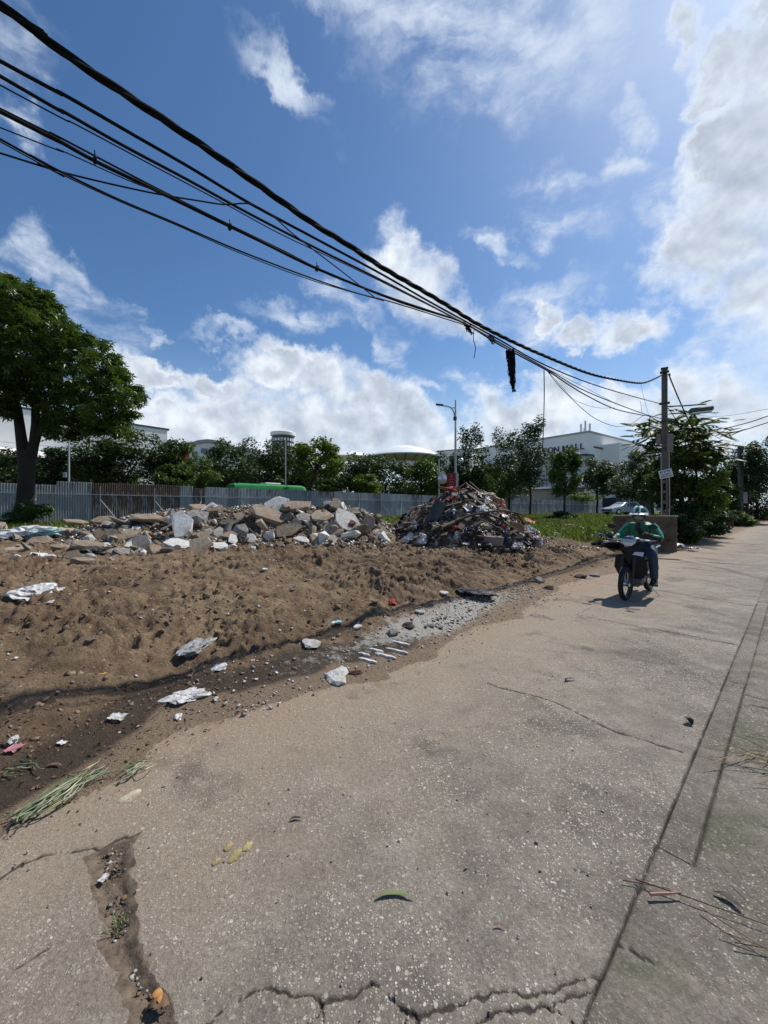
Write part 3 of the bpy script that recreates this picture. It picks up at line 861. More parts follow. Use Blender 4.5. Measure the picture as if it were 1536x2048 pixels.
# shopping mall, right: local x along the sign front (to the corner), y towards the camera side
A = P(1178, 865, 140.0)
mz = A.z
fdir = Vector((0.6, -0.8, 0))            # along the sign front, left to right
rzm = math.atan2(fdir.y, fdir.x)
mall = empty('shopping_mall', (A.x, A.y, 0.5), rzm, 'big pale shopping mall with dark lettering, partly hidden by trees on the right', 'building')
H_ = mz - 0.5
def mp(name, mat, c, d, rot=None, bev=0.0, parent=mall):
    return MB().box(c, d, rot, bev).build(name, mat, parent)
LF, LR = 62.0, 60.0                      # front length, depth of the block
mp('wall', M_WHITE, (-LF / 2, LR / 2, H_ / 2), (LF, LR, H_))
mp('parapet', M_GREYB, (-LF / 2, LR / 2, H_ + 0.35), (LF + .5, LR + .5, 0.7))
# glazed screen under the sign with rounded corner
scr = empty('glazed_screen', (0, 0, 0)); scr.parent = mall
scrH = H_ * 0.70
m = MB(); prof = [(-LF + 4, -0.2), (-LF + 4, -3.2), (-6, -3.2)]
for k in range(7):
    a = -math.pi / 2 + k / 6 * math.pi / 2
    prof.append((-6 + 6.5 * math.cos(a) , -0.0 + 3.2 * math.sin(a)))
prof.append((0.5, 3.0)); prof.append((-1, 3.0)); prof.append((-1, -.2))
m.prism(prof, scrH); m.build('screen_body', M_GREYB, scr)
m = MB(); m.prism([(x * 1.004, y - .25 if y < 0 else y) for x, y in prof], 0.8, Matrix.Translation((0, 0, scrH))); m.build('screen_cap', M_DARKB, scr)
for k in range(26):
    x = -LF + 5.5 + k * 2.0
    if x < -6.5: mp('mullion', M_DARKB, (x, -3.28, scrH / 2), (0.18, 0.16, scrH - 1), parent=scr)
for k in range(5): mp('transom', M_WHITE, (-LF / 2 - 1, -3.27, scrH * (0.15 + 0.17 * k)), (LF - 11, 0.12, 0.22), parent=scr)
# right-hand side: white blocks, frame, slots
RH = H_ * 0.88
mp('side_block', M_WHITE, (3.0, 17, RH * 0.5), (6.0, 13, RH))
mp('side_block', M_WHITE, (3.6, 40, RH * 0.46), (7.2, 26, RH * 0.93))
mp('side_wing', M_WHITE, (3, 54, RH * 0.43), (9, 5, RH * 0.97))
mp('slot', M_DARKB, (0.06, 7, H_ * 0.83), (0.2, 7, 0.6))
fr = MB()
for (y, z, dy, dz) in ((17, RH * .74, 9, .5), (17, RH * .38, 9, .5), (12.6, RH * .56, .5, RH * .36), (21.4, RH * .56, .5, RH * .36)):
    fr.box((6.1, y, z), (0.3, dy, dz))
fr.build('billboard_frame', M_DARKB, mall)
for (y, z) in ((34, RH * .9), (38, RH * .62)): MB().tube([(7.3, y - 3, z - 1.5), (9.5, y + 5, z)], 0.28, 6).build('roof_strut', M_DARKB, mall)
for k in range(4): mp('roof_panel', M_DARKB, (-16 - k * 9, 5, H_ + 1.1 + 0.1 * k), (6, 5, 0.25), (0.05, 0.05, 0))
for k, (x, h) in enumerate(((-3.6, 3.2), (-2.2, 4.2), (-0.8, 3.0), (-3.0, 1.8))): mp('rooftop_antenna', M_WHITE, (x, 1.5 + k * .4, H_ + .7 + h / 2), (0.5, 0.5, h))
for k in range(3): mp('rooftop_unit', M_GREYB, (1 + k * 1.6, 44 + k * 2, RH * 0.93 + 1.0), (1.5, 1.5, 1.4 + k * .8))
# sign lettering
def text_mesh(txt, size, ext, name='lettering'):
    cu = bpy.data.curves.new(name, 'FONT'); cu.body = txt; cu.size = size; cu.extrude = ext; cu.align_x = 'LEFT'
    cu.offset = 0.012 * size
    to = bpy.data.objects.new(name, cu); COL.objects.link(to)
    dg = bpy.context.evaluated_depsgraph_get()
    me = bpy.data.meshes.new_from_object(to.evaluated_get(dg))
    bpy.data.objects.remove(to); me.name = name
    return me
sgn = empty('sign', (0, 0, 0)); sgn.parent = mall
xs = -20.6
for chx, adv in (('A', 2.35), ('E', 2.15), ('O', 2.55), ('N', 3.45), ('M', 2.7), ('A', 2.3), ('L', 1.85), ('L', 1.9)):
    me = text_mesh(chx, 3.2, 0.12, 'letter')
    o = obj_of('letter', me, M_SIGN, sgn); o.rotation_euler = (R(90), 0, 0); o.location = (xs, -0.20, H_ * 0.800); xs += adv
# low podium in front
mp('podium', M_GLASSB, (-30, -10, 4), (70, 8, 8)); 
mp('canopy', M_WHITE, (-30, -12, 8.4), (74, 13, 0.6))

# mall hall, left: long white wall with a wavy roof further right
ha = P(-60, 803, 84.0)
hall = empty('white_hall', (ha.x, ha.y, 0.5), RZ + R(7), 'long white mall hall with ribbed wall behind the big tree at left', 'building')
HH = ha.z - 0.5
for k in range(7):
    for j in range(3):
        if 'hpan' not in globals(): hpan = MB().box((4, 0.1, HH / 6), (7.94, 0.3, HH / 3 - .08)).mesh('wall_panel')
        o = obj_of('wall_panel', hpan, M_WHITE, hall); o.location = (k * 8 - 16, -0.25, j * HH / 3)
MB().box((12, 12, HH / 2 - .2), (56, 24, HH - .4)).build('wall', M_GREYB, hall)
MB().box((12, 12, HH + .2), (57, 25, 0.5)).build('roof_edge', M_DARKB, hall)
m = MB(); m.add([(-16, -9, HH * .55), (14, -9, HH * .50), (14, -.5, HH * .60), (-16, -.5, HH * .66), (-16, -9, HH * .53), (14, -9, HH * .48), (14, -.5, HH * .58), (-16, -.5, HH * .64)], [(0, 1, 2, 3), (4, 7, 6, 5), (0, 4, 5, 1), (1, 5, 6, 2), (2, 6, 7, 3), (3, 7, 4, 0)])
m.build('awning', M_WHITE, hall)
for x in (-10, -2, 6, 13): MB().tube([(x, -8.5, 0), (x, -8.5, HH * .52)], 0.25, 8).build('awning_post', M_WHITE, hall)
for (x0, z0, x1, z1) in ((-16, HH * .47, 30, HH * .53), (16, HH * .53, 40, HH * .46)): MB().tube([(x0, -1.2, z0), (x1, -1.2, z1)], 0.35, 6).build('wall_band', M_DARKB, hall)
# wavy-roofed wing
wa = P(250, 874, 108.0)
wing = empty('wavy_roof_wing', (wa.x, wa.y, 0.5), R(12), 'low grey mall wing with a wavy roof edge above the treetops', 'building')
ctrl = [(240, 874), (268, 871), (292, 872), (315, 877), (340, 885), (360, 888), (378, 886), (396, 880), (415, 878), (432, 880), (446, 884), (470, 893), (520, 900)]
loc = [wing.matrix_basis.inverted() @ (P(x, y, 108 + (x - 250) * .09)) for x, y in ctrl]
loc = [((wing.matrix_basis.inverted() @ P(x, y, 108 + (x - 250) * .09))) for x, y in ctrl]
m = MB(); secs = []
for q in loc: secs.append([(q.x, q.y, q.z), (q.x, q.y, q.z - 1.0), (q.x + 4, q.y + 26, q.z - 1.0), (q.x + 4, q.y + 26, q.z)])
m.loft(secs); m.build('roof', M_GREYB, wing)
m = MB(); m.loft([[(q.x, q.y + 1.0, q.z - 1.05), (q.x, q.y + 1.0, 0), (q.x + 3, q.y + 24, 0), (q.x + 3, q.y + 24, q.z - 1.05)] for q in loc]); m.build('wall', M_WHITE, wing)
for i in range(1, len(loc) - 1):
    a, b = loc[i], loc[i + 1]
    MB().box(((a.x + b.x) / 2, (a.y + b.y) / 2 + .9, a.z - 3.2), (abs(b.x - a.x) * .82, 0.5, 1.6)).build('window', M_GLASSB, wing)

# round tower
ta = P(566, 1018, 150.0)
tower = empty('round_tower', (ta.x, ta.y, 0.5), 0, 'dark round tower with a pale flat cap above the trees', 'tower')
tz = P(566, 866, 150).z - .5
MB().lathe([(4.2, 0), (4.2, tz - 1.5)], 28).build('shaft', M_DARKB, tower, True)
MB().lathe([(0, tz - 1.2), (4.2, tz - 1.4), (4.75, tz - 1.2), (4.75, tz - .1), (4.4, tz + .2), (0, tz + .35)], 28).build('cap', M_WHITE, tower, True)
wme = MB().box((0, 0, 0), (0.75, 0.12, 1.1)).mesh('window')
for k in range(12):
    for j in range(5):
        a = math.pi + k / 11 * math.pi
        o = obj_of('window', wme, M_WHITE if (k * 3 + j) % 4 == 0 else M_GLASSB, tower); o.location = (4.22 * math.cos(a), 4.22 * math.sin(a), tz - 3 - j * 1.9); o.rotation_euler = (0, 0, a + math.pi / 2)
MB().tube([(0, 0, tz), (0, 0, tz + 7.5)], [0.09, 0.03], 5).build('mast', M_WHITE, tower)

# umbrella-like canopy
M_MEMB = simple('white membrane', (0.80, 0.81, 0.82), 0.5, 0, 0.08, 0.3)
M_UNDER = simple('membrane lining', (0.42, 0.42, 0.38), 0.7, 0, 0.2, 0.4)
da = P(808, 1018, 112.0)
can = empty('umbrella_canopy', (da.x, da.y, 0.5), 0, 'huge white umbrella canopy on steel ribs over the plaza', 'canopy')
zt, zr = P(808, 893, 112).z - .5, P(808, 918, 112).z - .5
Rm = 73 / 770 * 112
MB().lathe([(0.02, zt), (Rm * .3, zt - .15), (Rm * .6, zt - (zt - zr) * .30), (Rm * .85, zt - (zt - zr) * .62), (Rm, zr + .5), (Rm, zr + .2)], 48).build('membrane', M_MEMB, can, True)
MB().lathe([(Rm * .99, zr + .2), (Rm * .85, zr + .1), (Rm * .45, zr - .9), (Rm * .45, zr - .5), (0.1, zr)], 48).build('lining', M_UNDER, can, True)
ribme = MB().tube([(0.8, 0, zr - 4.2), (Rm * .5, 0, zr - 1.6), (Rm * .97, 0, zr + .1)], [0.22, 0.2, 0.12], 5).mesh('rib')
for k in range(20):
    o = obj_of('rib', ribme, M_DARKB, can); o.rotation_euler = (0, 0, k / 20 * 2 * math.pi)
MB().tube([(0, 0, 0), (0, 0, zr - 3)], 0.9, 12).build('mast', M_WHITE, can)
MB().lathe([(Rm * .62, zr - 2.6), (Rm * .60, zr - 1.2)], 40).build('ring', M_WHITE, can, True)
a2 = P(700, 1018, 150)
sm = empty('small_canopy', (a2.x, a2.y, .5), 0, 'pale domed roof just left of the big white umbrella canopy', 'canopy')
zz = P(700, 903, 150).z - .5
MB().lathe([(0.02, zz), (5, zz - .7), (8.5, zz - 2.4), (8.4, zz - 2.9), (0.1, zz - 3)], 32).build('dome', M_MEMB, sm, True)
MB().tube([(0, 0, 0), (0, 0, zz - 2)], 0.6, 10).build('mast', M_WHITE, sm)

# low white building behind the lamp
ba = P(898, 1018, 130)
lb = empty('white_block', (ba.x, ba.y, .5), R(-30), 'small white flat-roofed block behind the street lamp', 'building')
bz = P(898, 902, 130).z - .5
MB().box((2, 5, bz / 2), (12, 10, bz)).build('wall', M_WHITE, lb); MB().box((2, 5, bz + .2), (12.6, 10.6, .4)).build('roof', M_GREYB, lb)
for k in range(3): MB().box((-1.5 + k * 3.2, -0.03, bz * .8), (1.6, .12, 1.5)).build('window', M_GLASSB, lb)

# grey stair block and dark gate pier behind the parked car
ga = P(1256, 1018, 74)
gb = empty('stair_kiosk', (ga.x, ga.y, .5), R(20), 'small kiosk with a slatted white stair beyond the parked car', 'kiosk')
MB().box((0, 2, 1.6), (5, 3, 3.2)).build('wall', M_DARKB, gb)
for k in range(8): MB().box((-3.2 + k * .38, 0.2, 0.4 + k * .42), (0.9, 1.2, .12)).build('step', M_WHITE, gb)
for k in range(6): MB().box((-0.8 + k * .55, .42, 2.6), (0.28, .1, 1.9)).build('slat', M_GREYB, gb)
gp = P(1291, 1018, 62)
gpo = empty('gate_pier', (gp.x, gp.y, .55), R(20), 'dark square gate pier right of the parked car', 'pier')
MB().box((0, 0, 1.3), (1.4, 1.0, 2.6), None, .03).build('shaft', M_DARKB, gpo); MB().box((0.9, 0, 1.35), (0.28, .5, 2.7), None, .02).build('post', M_WHITE, gpo)

# ------------------------------------------------------------------ trees
M_BARK = simple('bark', (0.034, 0.027, 0.022), 0.95, 0, 0.5, 8.0, 0.8)
M_LEAF_BIG = leafmat('dark glossy leaves', (0.050, 0.084, 0.021), 0.24, 0.5, 0.38, 0.5)
M_LEAF_A = leafmat('dark green leaves', (0.042, 0.070, 0.021), 0.22)
M_LEAF_B = leafmat('mid green leaves', (0.056, 0.092, 0.023), 0.25)
M_LEAF_C = leafmat('blue green leaves', (0.043, 0.070, 0.028), 0.2)
M_LEAF_D = leafmat('light yellow green leaves', (0.090, 0.135, 0.022), 0.30)
M_LEAF_F = leafmat('feathery leaves', (0.058, 0.095, 0.024), 0.28, 0.5, 0.5, 0.3)
M_FLOWER = leafmat('orange red blossom', (0.30, 0.045, 0.018), 0.25)

def rot_mats(rng, n, up=0.45):
    """random leaf frames: x = along the leaf (outward, a little drooping), z = normal biased upward"""
    az = rng.uniform(0, 2 * math.pi, n); el = rng.normal(-0.15, 0.45, n)
    x = np.stack([np.cos(az) * np.cos(el), np.sin(az) * np.cos(el), np.sin(el)], 1)
    z = rng.normal(0, 1, (n, 3)); z /= np.linalg.norm(z, axis=1)[:, None]; z[:, 2] = np.abs(z[:, 2]); z += np.array([0, 0, up])
    y = np.cross(z, x); y /= np.linalg.norm(y, axis=1)[:, None] + 1e-9
    z = np.cross(x, y)
    return x, y, z
def leaves_mesh(name, C, size, rng, whorl=0, width=0.36, frames=None):
    """C: centres (n,3). Each leaf is a folded blade of two quads; whorl>0 makes rosettes of that many blades"""
    n = len(C)
    if whorl:
        az0 = rng.uniform(0, 2 * math.pi, n)
        nrm = rng.normal(0, .5, (n, 3)); nrm[:, 2] = 1.0; nrm /= np.linalg.norm(nrm, axis=1)[:, None]
        t1 = np.cross(nrm, np.array([1.0, 0.2, 0])); t1 /= np.linalg.norm(t1, axis=1)[:, None]
        t2 = np.cross(nrm, t1)
        X, Y, Z, CC = [], [], [], []
        for k in range(whorl):
            a = az0 + k * 2 * math.pi / whorl + rng.normal(0, .15, n)
            x = t1 * np.cos(a)[:, None] + t2 * np.sin(a)[:, None] - nrm * rng.uniform(-.1, .5, n)[:, None]
            x /= np.linalg.norm(x, axis=1)[:, None]
            y = np.cross(nrm, x); y /= np.linalg.norm(y, axis=1)[:, None]
            X.append(x); Y.append(y); Z.append(np.cross(x, y)); CC.append(C)
        x, y, z, C = np.concatenate(X), np.concatenate(Y), np.concatenate(Z), np.concatenate(CC)
        n = len(C)
    else:
        x, y, z = rot_mats(rng, n) if frames is None else frames
    L = size * rng.uniform(.7, 1.25, n)[:, None]; Wd = L * width
    tip_drop = -0.12
    p0 = C
    p1 = C + x * L * .45 + y * Wd * .5 + z * L * .05
    p2 = C + x * L + z * L * tip_drop
    p3 = C + x * L * .45 - y * Wd * .5 + z * L * .05
    pm = C + x * L * .5
    V = np.stack([p0, p1, p2, p3], 1).reshape(-1, 3)
    i = np.arange(n) * 4
    F_ = np.concatenate([np.stack([i, i + 1, i + 2], 1), np.stack([i, i + 2, i + 3], 1)])
    return npmesh(name, V, F_)
def clump_points(rng, clumps, per, shell=0.55):
    out = []
    for (c, r, n) in clumps:
        d = rng.normal(0, 1, (n, 3)); d /= np.linalg.norm(d, axis=1)[:, None]
        rad = (shell + (1 - shell) * rng.uniform(0, 1, n) ** .7) * rng.uniform(.8, 1.08, n)
        out.append(np.array(c) + d * rad[:, None] * np.array(r))
    return np.concatenate(out)
def limb(m, a, b, r0, r1, n=7, wob=0.06, seg=5, rnd=random):
    a, b = Vector(a), Vector(b); pts, rs = [], []
    L = (b - a).length
    for i in range(seg + 1):
        t = i / seg
        p = a.lerp(b, t) + Vector((rnd.uniform(-1, 1), rnd.uniform(-1, 1), rnd.uniform(-.4, .4))) * wob * L * (0 if i in (0,) else 1) * (t * (1 - t) * 4 * .6 + .15 * t)
        pts.append(p); rs.append(r0 + (r1 - r0) * t)
    m.tube(pts, rs, n)
    return pts[-1]

# the big tree at left: trunk forking into three limbs, crown reaching to the right
def big_tree():
    D = 19.5
    base = Vector(((50 - 768) / F * D, D, 0))
    g = float(hz(base.x, base.y)); base.z = g - .1
    t = empty('broadleaf_tree', base, 0, 'big dark tree with forked trunk and wide crown at left, in front of the fence', 'tree')
    L = lambda x, y, dd=0.0: P(x, y, D + dd) - base
    rnd = random.Random(4); rng = np.random.default_rng(4)
    m = MB()
    m.tube([L(47, 1054), L(49, 1036), L(51, 1005), L(53, 955), L(54, 925), L(54, 902)], [.54, .43, .37, .335, .34, .37], 14)
    m.build('trunk', M_BARK, t, True)
    def lim(pts, rs):
        q = MB(); q.tube([L(*p) for p in pts], rs, 9); q.build('limb', M_BARK, t, True)
    lim([(50, 912), (43, 880), (39, 850), (34, 815), (15, 780), (0, 740, .5), (-20, 700, 1)], [.31, .23, .21, .19, .17, .13, .07])
    lim([(60, 915), (68, 885), (71, 850), (71, 815), (75, 770), (80, 700, -.5), (90, 640, -1)], [.28, .21, .18, .17, .15, .12, .06])
    lim([(70, 890), (82, 855), (89, 820), (110, 795, .4), (170, 770, 1), (225, 760, 1.5)], [.16, .115, .10, .09, .07, .04])
    lim([(36, 825), (10, 800, -1), (-50, 780, -2), (-120, 760, -2.5)], [.2, .16, .12, .06])
    # crown
    cl = []
    rows = [(-10, 600, 2.0, 1.4), (40, 605, 1.7, 1.3), (75, 620, 1.0, .9), (10, 650, 2.3, 1.5), (90, 665, 1.7, 1.2), (130, 680, 1.3, 1.0), (160, 700, 1.2, 1.0), (50, 710, 2.2, 1.4),
            (200, 735, 1.3, 1.0), (225, 765, 1.2, .9), (250, 790, .85, .75), (120, 745, 1.9, 1.2), (180, 785, 1.5, 1.0), (230, 815, 1.0, .85), (60, 770, 2.0, 1.1), (140, 810, 1.4, .9),
            (195, 830, 1.2, .75), (240, 845, .8, .55), (110, 835, .8, .5), (0, 740, 2.2, 1.4), (5, 785, 1.6, .8), (150, 845, .7, .4), (205, 855, .7, .45),
            (-60, 640, 2.2, 1.6), (-110, 720, 2.6, 1.8), (-80, 790, 2.0, 1.2), (-170, 690, 2.2, 1.6), (-30, 560, 1.4, 1.0), (5, 575, 1.0, .8)]
    for (x, y, r, rz) in rows:
        for dd in (-1, 1):
            c = L(x, y, dd * rng.uniform(.3, 2.0))
            rr = r * .72
            n = int(94 * rr * rr + 26)
            cl.append(((c.x, c.y, c.z), (rr, rr * 1.25, rz * .80), n))
    rim = [(-10, 560), (30, 566), (62, 578), (95, 590), (112, 612), (120, 640), (150, 655), (178, 672), (205, 690), (228, 712), (252, 742), (268, 770), (276, 800), (262, 828), (252, 858), (226, 868), (190, 868), (165, 858), (140, 864), (112, 858), (96, 848), (70, 800), (20, 815)]
    for (x, y) in rim:
        for q in range(2):
            c = L(x + rng.uniform(-12, 8), y + rng.uniform(-8, 12), rng.uniform(-1.6, 1.6)); r = rng.uniform(.22, .50)
            cl.append(((c.x, c.y, c.z), (r, r, r * .7), int(14 + 60 * r * r * 1.6)))
    C = clump_points(rng, cl, 0, .45)
    cr = obj_of('crown', leaves_mesh('crown', C, .27, rng, 6, .30), M_LEAF_BIG, t)
    # leafy suckers at the foot
    cl = [((L(50, 1030, -.8).x, L(50, 1030, -.8).y, .75), (.75, .5, .7), 130), ((L(88, 1010, -.8).x, L(88, 1010, -.8).y, 1.0), (.5, .35, .3), 70), ((L(20, 1040, -.5).x, L(20, 1040, -.5).y, .5), (.6, .4, .5), 70)]
    C = clump_points(rng, cl, 0, .3)
    obj_of('sucker_leaves', leaves_mesh('sucker_leaves', C, .24, rng, 5, .3), M_LEAF_B, t)
    return t
big_tree()

# prototypes of the trees beyond the fence (unit: radius 1 wide, height 1 crown; scaled per copy)
def crown_proto(seed, n_cl, n_leaf, size, flat=1.0, column=False, open_=0.0):
    rng = np.random.default_rng(seed); cl = []
    for i in range(n_cl):
        a = rng.uniform(0, 2 * math.pi); z = rng.uniform(-.42, .42) if not column else rng.uniform(-.46, .46)
        prof = math.sqrt(max(.05, 1 - (z / .5) ** 2)) if not column else (0.9 if z < .1 else .9 - (z - .1) * 1.2)
        rad = rng.uniform(.35, .85) * prof
        c = (math.cos(a) * rad, math.sin(a) * rad, z)
        r = rng.uniform(.22, .40) * (1 - open_ * .35)
        cl.append((c, (r, r, r * .42), int(n_leaf / n_cl * (r / .3) ** 2)))
    C = clump_points(rng, cl, 0, .4)
    return C, rng
PROTO = []
for k, (ncl, nl, col_, op) in enumerate(((30, 4600, False, 0), (26, 4200, False, .2), (28, 4200, True, .0), (34, 5200, False, 0), (16, 1300, False, .7))):
    C, rng = crown_proto(100 + k, ncl, nl, .1, 1, col_, op)
    PROTO.append((C, rng))
def bg_tree(name, label, px, D, ytop, ybot, wpx, mat, proto, leaf=0.34, trunk_r=0.14, ground=None, group=None, cat='tree', lean=0.0, rz=0.0, keep=1.0, trunk_top=.55, flowers=None):
    ctr = P(px, (ytop + ybot) / 2, D)
    h = P(px, ytop, D).z - P(px, ybot, D).z
    w = wpx / F * D * 1.22
    if ground is None: ground = .5 if to_sv(ctr)[1] > 31 else float(hz(ctr.x, ctr.y))
    t = empty(name, (ctr.x, ctr.y, ground), rz, label, cat, group)
    C, rng = PROTO[proto]
    C = C[rng.uniform(0, 1, len(C)) < keep] * np.array([w / 2, w / 2, h])
    C = C + np.array([lean * 0, 0, ctr.z - ground])
    obj_of('crown', leaves_mesh('crown', C, leaf, rng, 0, .5), mat, t)
    m = MB(); rnd = random.Random(int(px))
    zc = ctr.z - ground
    top = limb(m, (lean, 0, -.1), (0, 0, max(.6, zc - h * .1)), trunk_r, trunk_r * .6, 8, .03, 5, rnd)
    m.build('trunk', M_BARK, t, True)
    for k in range(5):
        q = MB(); a = k * 1.256 + rnd.uniform(0, 1)
        z0 = max(.4, zc - h * .35 + h * .1 * (k % 3))
        limb(q, (0, 0, z0), (math.cos(a) * w * .3, math.sin(a) * w * .3, z0 + h * rnd.uniform(.2, .45)), trunk_r * .5, trunk_r * .15, 5, .1, 4, rnd)
        q.build('limb', M_BARK, t, True)
    if flowers:
        rng2 = np.random.default_rng(int(px) + 1)
        cl = [((x * w / 2, -w * .42, zc + z * h), (w * .16, w * .12, h * .10), 90) for x, z in flowers]
        obj_of('blossom', leaves_mesh('blossom', clump_points(rng2, cl, 0, .3), .26, rng2, 0, .7), M_FLOWER, t)
    return t
BT = 'trees beyond the fence'
bg = [  # name, label, px, D, top, bottom, width, mat, proto, leaf
    ('street_tree', 'dark tree beyond the fence, left of the big trunk at the photo edge', 8, 34, 898, 985, 92, M_LEAF_C, 1, .30, .14),
    ('street_tree', 'dark bluish tree beyond the fence between the big trunk and the white pole', 98, 34, 897, 985, 90, M_LEAF_C, 3, .30, .14),
    ('street_tree', 'dense dark tree beyond the fence just right of the white pole', 176, 34, 862, 985, 92, M_LEAF_A, 0, .30, .16),
    ('street_tree', 'dark tree beyond the fence under the tip of the big crown', 243, 36, 876, 988, 86, M_LEAF_C, 1, .32, .15),
    ('flowering_tree', 'tree with orange red blossom in its crown beyond the fence', 312, 36, 865, 985, 88, M_LEAF_A, 0, .30, .15),
    ('street_tree', 'mid green tree right of the blossoming tree beyond the fence', 378, 38, 888, 988, 92, M_LEAF_B, 3, .32, .15),
    ('street_tree', 'dark tree beyond the fence above the left end of the green bus', 450, 46, 879, 992, 92, M_LEAF_A, 1, .36, .16),
    ('street_tree', 'dark tree beyond the fence below the round tower', 530, 48, 874, 992, 96, M_LEAF_C, 0, .36, .18),
    ('street_tree', 'shadowy tree beyond the fence behind the leaning light green tree', 590, 52, 893, 995, 90, M_LEAF_A, 3, .4, .18),
    ('street_tree', 'dark round tree beyond the fence right of the leaning light green tree', 700, 50, 903, 995, 104, M_LEAF_A, 0, .38, .18),
    ('street_tree', 'dark tree beyond the fence below the left rim of the white canopy', 772, 52, 913, 1000, 96, M_LEAF_C, 1, .4, .18),
    ('street_tree', 'dark tree beyond the fence below the right rim of the white canopy', 842, 54, 922, 1000, 96, M_LEAF_B, 3, .4, .18),
    ('street_tree', 'low dark tree beyond the fence beside the round traffic mirror', 892, 58, 905, 1002, 70, M_LEAF_A, 1, .4, .18),
    ('street_tree', 'tall dark tree right of the street lamp beyond the fence', 944, 56, 849, 1000, 70, M_LEAF_A, 2, .42, .2),
    ('street_tree', 'tall dark tree second to the right of the street lamp', 1018, 58, 862, 1000, 84, M_LEAF_A, 2, .42, .2),
    ('street_tree', 'tall slender tree hiding the left part of the mall lettering', 1060, 52, 838, 985, 66, M_LEAF_C, 2, .40, .16),
    ('street_tree', 'low tree beyond the fence left of the mall screen', 984, 66, 930, 1004, 70, M_LEAF_B, 3, .42, .16),
    ('street_tree', 'tree beyond the fence in front of the mall corner', 1194, 78, 915, 1000, 62, M_LEAF_A, 0, .5, .2),
    ('street_tree', 'tree beyond the fence end, right of the mall billboard frame', 1266, 70, 905, 1000, 76, M_LEAF_C, 3, .46, .2),
    ('street_tree', 'dark tree behind the utility pole, beyond the parked car', 1306, 52, 918, 1012, 70, M_LEAF_A, 0, .4, .18),
]
for (nm, lb_, px, D, yt, yb, w, mt, pr, lf, tr) in bg:
    bg_tree(nm, lb_, px, D, yt, yb, w, mt, pr, lf, tr, group=BT, rz=px * .37, flowers=[(-.2, .18), (.15, .05), (-.35, -.2), (.3, .3)] if nm == 'flowering_tree' else None)
# low light bushes over the fence top
for (lb_, px, D, yt, yb, w, mt) in (('light green bush over the fence, right of the leaning tree', 735, 47, 950, 992, 62, M_LEAF_D), ('yellowish bush over the fence under the blossoming tree', 345, 33, 930, 985, 70, M_LEAF_B), ('olive bush over the fence under the slender tree', 1170, 90, 985, 1004, 60, M_LEAF_D), ('pale green bush at the fence foot left of the green bus', 660, 47, 962, 992, 40, M_LEAF_D)):
    bg_tree('bush', lb_, px, D, yt, yb, w, mt, 3, .28, .06, group='bushes behind the fence', cat='bush', rz=px * .2)
# leaning light green tree in front of the fence, and the sapling by the dark shrub
t = bg_tree('leaning_tree', 'slim leaning tree with light green crown standing before the fence', 634, 37, 880, 958, 100, M_LEAF_D, 1, .34, .24, lean=-1.55, rz=0)
bg_tree('sapling', 'slim young tree rising from the dark shrub on the grass', 1130, 33, 899, 992, 62, M_LEAF_B, 1, .30, .11, rz=.6)
bg_tree('shrub', 'round dark shrub on the grass at the foot of the slim young tree', 1127, 32, 1024, 1047, 58, M_LEAF_A, 3, .2, .05, cat='shrub')
# fill of distant treetops behind everything
DIST = ['far tree mass behind the two trees left of the white pole', 'far tree mass behind the dense tree right of the white pole', 'far tree mass between the blossoming tree and the bus', 'far tree mass behind the trees under the round tower',
        'far tree mass behind the leaning light green tree', 'far tree mass under the white umbrella canopy', 'far tree mass behind the tall trees right of the street lamp', 'far tree mass behind the parked silver car']
for k, (px, D, yt, w) in enumerate(((30, 60, 935, 150), (200, 62, 930, 150), (380, 66, 925, 160), (540, 72, 925, 170), (680, 76, 930, 170), (830, 80, 938, 170), (960, 90, 935, 150), (1290, 110, 960, 120))):
    bg_tree('distant_tree', DIST[k], px, D, yt, 1004, w, M_LEAF_A, (0, 3)[k % 2], .75, .2, group='distant trees filling the gaps', rz=k)
# ------------------------------------------------------------------ rubble heap
C_WHITE = concrete('white plastered concrete', (0.72, 0.70, 0.66), 0.75, 4.0, 0.5, 0.9, (0.33, 0.27, 0.20), 0.35)
C_GREY = concrete('grey broken concrete', (0.41, 0.385, 0.345), 0.6)
C_BROWN = concrete('earthy broken concrete', (0.34, 0.275, 0.205), 0.6)
C_TAN = concrete('tan screed', (0.44, 0.355, 0.26), 0.65)
C_BRICK = concrete('brick red', (0.22, 0.10, 0.065), 0.6, 6.0)
C_DARK = concrete('dark broken asphalt', (0.11, 0.10, 0.09), 0.6)

